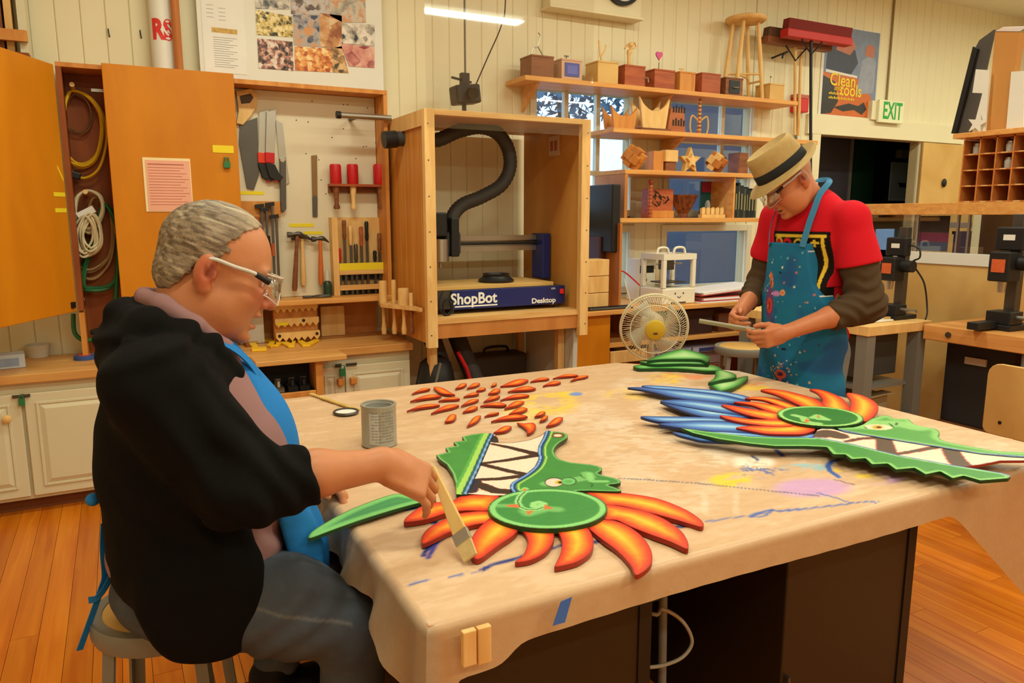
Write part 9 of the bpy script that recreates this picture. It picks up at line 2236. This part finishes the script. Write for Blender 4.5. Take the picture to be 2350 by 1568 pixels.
# red T-shirt with printed front
TS = SDF().ell((2.605, TYS, 1.32), (0.130, 0.18, 0.160), k=0.05).ell((2.605, TYS, 1.08), (0.138, 0.18, 0.20), k=0.05).ell((2.62, TYS, 0.90), (0.135, 0.185, 0.09), k=0.05)
TS.chain([(2.60, TYS - 0.12, 1.40), (2.59, TYS - 0.04, 1.435), (2.59, TYS + 0.04, 1.435), (2.60, TYS + 0.12, 1.40)], [0.06, 0.066, 0.066, 0.06], 0.05)
TS.chain([LS2 + [0, 0.03, 0.0], LS2, LS2 * 0.5 + LE2 * 0.5], [0.062, 0.070, 0.088], 0.025).chain([RS2 - [0, 0.03, 0.0], RS2, RS2 * 0.5 + RE2 * 0.5], [0.066, 0.070, 0.086], 0.05)
TS.cone(H2.w((-0.03, 0, -0.03)), (2.59, TYS, 1.44), 0.064, 0.072, 0.01, 's')
for S_, E_ in ((LS2, LE2), (RS2, RE2)):
 d_ = (E_ - S_) / np.linalg.norm(E_ - S_); e0 = S_ + d_ * 0.185
 TS.plane(lambda P, d_=d_, e0=e0, s_=np.sign(E_[1] - TYS): np.where((P[:, 1] - TYS) * s_ > 0.16, (P - e0) @ d_, -1.0), 0.004)
TS.plane(lambda P: 0.855 - P[:, 2], 0.006)
TS.disp(lambda P: 0.004 * np.sin(P[:, 2] * 55 + P[:, 1] * 25 + 8 * noise3(P, 8, 2)) * np.exp(-((P[:, 2] - 1.0) / 0.12) ** 2) + 0.002 * (noise3(P, 18, 3) - 0.5))
def shirtc(P):
 C = np.tile(np.array(rgb(206, 26, 40)[:3]), (len(P), 1)); fr = P[:, 0] < 2.585
 y = P[:, 1] - TYS; z = P[:, 2]
 def R_(y0, y1, z0, z1, c): lay(C, ((y > y0) & (y < y1) & (z > z0) & (z < z1) & fr).astype(float), rgb(*c))
 R_(-0.155, 0.10, 1.02, 1.335, (28, 22, 18)); R_(-0.145, 0.09, 1.312, 1.324, (226, 190, 60)); R_(-0.138, -0.128, 1.03, 1.31, (226, 190, 60))
 for cy_, cz_, r_, c in ((0.06, 1.29, 0.024, (226, 190, 60)), (0.06, 1.29, 0.016, (206, 40, 40)), (0.01, 1.285, 0.024, (206, 40, 40)), (0.01, 1.285, 0.010, (28, 22, 18)), (-0.045, 1.285, 0.022, (226, 190, 60)), (-0.045, 1.285, 0.014, (28, 22, 18))):
  d = np.hypot(y - cy_, z - cz_); lay(C, (1 - sstep(d, r_ - 0.002, r_ + 0.002)) * fr, rgb(*c))
 R_(-0.112, -0.104, 1.275, 1.305, (226, 190, 60)); R_(-0.122, -0.094, 1.287, 1.294, (226, 190, 60)); return C
M_TEE = colmat('red_jersey', 0.85, 0.12, bump=0.08, bscale=400, mottle=0.05)
skin_obj('t_shirt', TS, 0.0042, M_TEE, P2, shirtc, 2)
# apron with painted pictures
AP = SDF().ell((2.595, TYS, 1.25), (0.146, 0.20, 0.20), k=0.06).ell((2.592, TYS, 1.05), (0.146, 0.20, 0.22), k=0.06).ell((2.60, TYS, 0.86), (0.15, 0.198, 0.20), k=0.06).ell((2.60, TYS, 0.66), (0.15, 0.21, 0.22), k=0.06)
def apclip(P):
 y = np.abs(P[:, 1] - TYS); z = P[:, 2]
 wd = np.interp(z, [0.98, 1.04, 1.12, 1.20, 1.29], [0.24, 0.175, 0.128, 0.112, 0.10]); xb = np.interp(z, [0.9, 1.0, 1.05], [2.66, 2.60, 2.585])
 return np.maximum.reduce([y - wd, P[:, 0] - xb, z - 1.288, 0.50 - z])
AP.plane(apclip, 0.004)
AP.disp(lambda P: 0.004 * np.sin(P[:, 1] * 45 + 6 * noise3(P, 7, 7)) * (P[:, 2] < 0.95) * np.clip((0.95 - P[:, 2]) / 0.2, 0, 1))
def apc(P):
 C = np.tile(np.array(rgb(26, 96, 140)[:3]), (len(P), 1)); lay(C, 0.7 * noise3(P, 9, 5), rgb(30, 120, 156)); lay(C, 0.6 * sstep(noise3(P, 14, 6), 0.55, 0.8), rgb(36, 66, 130)); y = P[:, 1] - TYS; z = P[:, 2]
 q = random.Random(17)
 def E(cy_, cz_, ry, rz, c, a=1.0, t_=0.0):
  dy, dz = y - cy_, z - cz_; u = dy * math.cos(t_) + dz * math.sin(t_); v = -dy * math.sin(t_) + dz * math.cos(t_); d = np.sqrt((u / ry) ** 2 + (v / rz) ** 2); lay(C, a * (1 - sstep(d, 0.8, 1.1)), rgb(*c))
 E(0.065, 1.03, 0.030, 0.075, (110, 60, 120), 0.9); E(0.065, 1.02, 0.020, 0.035, (206, 70, 50)); E(0.065, 1.02, 0.008, 0.022, (170, 40, 40)); E(0.062, 1.13, 0.012, 0.036, (226, 110, 40), 1, -0.25); E(0.062, 1.12, 0.005, 0.018, (120, 50, 30)); E(0.025, 1.075, 0.022, 0.012, (196, 130, 196)); E(-0.01, 1.082, 0.014, 0.013, (226, 160, 60)); E(-0.01, 1.082, 0.006, 0.006, (206, 70, 110)); E(0.04, 0.93, 0.02, 0.05, (70, 60, 120), 0.7)
 E(-0.02, 0.735, 0.030, 0.020, (214, 90, 50)); E(-0.02, 0.737, 0.018, 0.010, (70, 40, 90)); E(-0.022, 0.70, 0.008, 0.026, (214, 90, 50)); E(0.01, 1.165, 0.010, 0.004, (30, 30, 40), 1, 0.5); E(-0.03, 0.845, 0.014, 0.004, (20, 20, 30))
 for k in range(110):
  cy_, cz_, r_ = q.uniform(-0.16, 0.12), q.uniform(0.55, 1.26), q.uniform(0.0015, 0.005); E(cy_, cz_, r_, r_, q.choice([(230, 226, 210), (226, 180, 90), (200, 110, 90), (120, 180, 190), (40, 50, 110)]), 0.9)
 for k in range(40):
  a = q.uniform(0, 6.28); r_ = q.uniform(0.03, 0.075); E(-0.02 + r_ * math.cos(a), 0.73 + r_ * math.sin(a), 0.003, 0.003, q.choice([(230, 200, 120), (226, 120, 70), (230, 226, 210)]))
 return C
M_AP2 = colmat('painted_apron', 0.75, 0.2, bump=0.08, bscale=300)
ap2 = skin_obj('apron', AP, 0.0045, M_AP2, P2, apc, 2)
M_STR2 = cloth_mat('teal_strap', rgb(60, 120, 160), 0.7)
ribbon('neck_strap', [(2.458, TYS - 0.088, 1.275), (2.474, TYS - 0.098, 1.36), (2.505, TYS - 0.096, 1.43), (2.54, TYS - 0.088, 1.485), (2.60, TYS - 0.075, 1.53), (2.65, TYS - 0.035, 1.545), (2.66, TYS, 1.548)], 0.024, 0.003, (-0.6, -0.7, 0.3), M_STR2, ap2)
ribbon('neck_strap', [(2.458, TYS + 0.088, 1.275), (2.474, TYS + 0.098, 1.36), (2.505, TYS + 0.096, 1.43), (2.54, TYS + 0.088, 1.485), (2.60, TYS + 0.075, 1.53), (2.65, TYS + 0.035, 1.545), (2.66, TYS, 1.548)], 0.024, 0.003, (-0.6, 0.7, 0.3), M_STR2, ap2)
# jeans and shoes
JE = SDF().ell((2.625, TYS, 0.86), (0.125, 0.175, 0.12), k=0.05)
for y in (2.155, 2.345): JE.chain([(2.63, y, 0.82), (2.615, y, 0.47), (2.64, y, 0.07)], [0.098, 0.076, 0.066], 0.03)
JE.plane(lambda P: 0.05 - P[:, 2], 0.004)
def jeanc2(P):
 C = np.tile(np.array(rgb(112, 116, 120)[:3]), (len(P), 1)); lay(C, 0.5 * noise3(P, 14, 5), rgb(140, 140, 140)); return C
skin_obj('jeans', JE, 0.007, M_JEAN, P2, jeanc2, 2)
shoe(2.66, 2.155, 0.001, math.pi, P2); shoe(2.66, 2.345, 0.001, math.pi, P2)
# straw hat: brim, crown, band
def hat_ring(rx, ry, z, n=44, xo=0.0, wave=0.0):
 return [Vector(H2.w((xo + rx * math.cos(2 * math.pi * k / n), ry * math.sin(2 * math.pi * k / n), z + wave * math.cos(2 * math.pi * k / n) ** 2 * (1 if math.cos(2 * math.pi * k / n) < 0 else -0.5)))) for k in range(n)]
def hat_skin(rings, cap=False):
 m = MB(); n = len(rings[0])
 for r_ in rings: m.v += r_
 m.f = [(i * n + j, i * n + (j + 1) % n, (i + 1) * n + (j + 1) % n, (i + 1) * n + j) for i in range(len(rings) - 1) for j in range(n)]
 if cap: m.f.append(tuple((len(rings) - 1) * n + j for j in range(n)))
 return m
M_STRAW = mat('straw', rgb(176, 144, 88), 0.75, var=0.16, scale=60, bump=0.25, bscale=260)
bw = 0.03
hat = obj('hat_crown', hat_skin([hat_ring(0.112, 0.094, 0.066, xo=-0.008), hat_ring(0.110, 0.092, 0.10, xo=-0.008), hat_ring(0.104, 0.084, 0.150, xo=-0.006), hat_ring(0.100, 0.078, 0.172, xo=-0.005), hat_ring(0.092, 0.070, 0.178, xo=-0.004), hat_ring(0.072, 0.045, 0.166, xo=-0.002), hat_ring(0.05, 0.02, 0.158)], True), M_STRAW, P2, smooth=True, label='woven straw hat crown')
br = obj('hat_brim', hat_skin([hat_ring(0.111, 0.093, 0.070, xo=-0.008), hat_ring(0.128, 0.11, 0.063, xo=-0.008, wave=0.010), hat_ring(0.158, 0.138, 0.058, xo=-0.004, wave=0.026), hat_ring(0.162, 0.142, 0.054, xo=-0.004, wave=0.028), hat_ring(0.157, 0.137, 0.052, xo=-0.004, wave=0.026), hat_ring(0.128, 0.11, 0.058, xo=-0.008, wave=0.010), hat_ring(0.110, 0.092, 0.064, xo=-0.008)]), M_STRAW, P2, smooth=True)
obj('hat_band', hat_skin([hat_ring(0.1135, 0.0955, 0.069, xo=-0.008), hat_ring(0.1145, 0.0965, 0.072, xo=-0.008), hat_ring(0.112, 0.094, 0.104, xo=-0.008), hat_ring(0.1105, 0.0925, 0.106, xo=-0.008)]), mat('black_band', rgb(30, 28, 30), 0.8), hat, smooth=True)
# the piece being sanded
pa, pb_ = Vector((2.085, 2.335, 0.975)), Vector((2.245, 2.185, 0.945))
obj('sanded_piece', MB().bar(pa, pb_, 0.05, 0.009, (0.2, 0.3, 1)), mat('grey_sand_stick', rgb(166, 160, 140), 0.6), label='thin grey flat piece held level in both hands of the standing person', cat='piece', bevel=0.002)
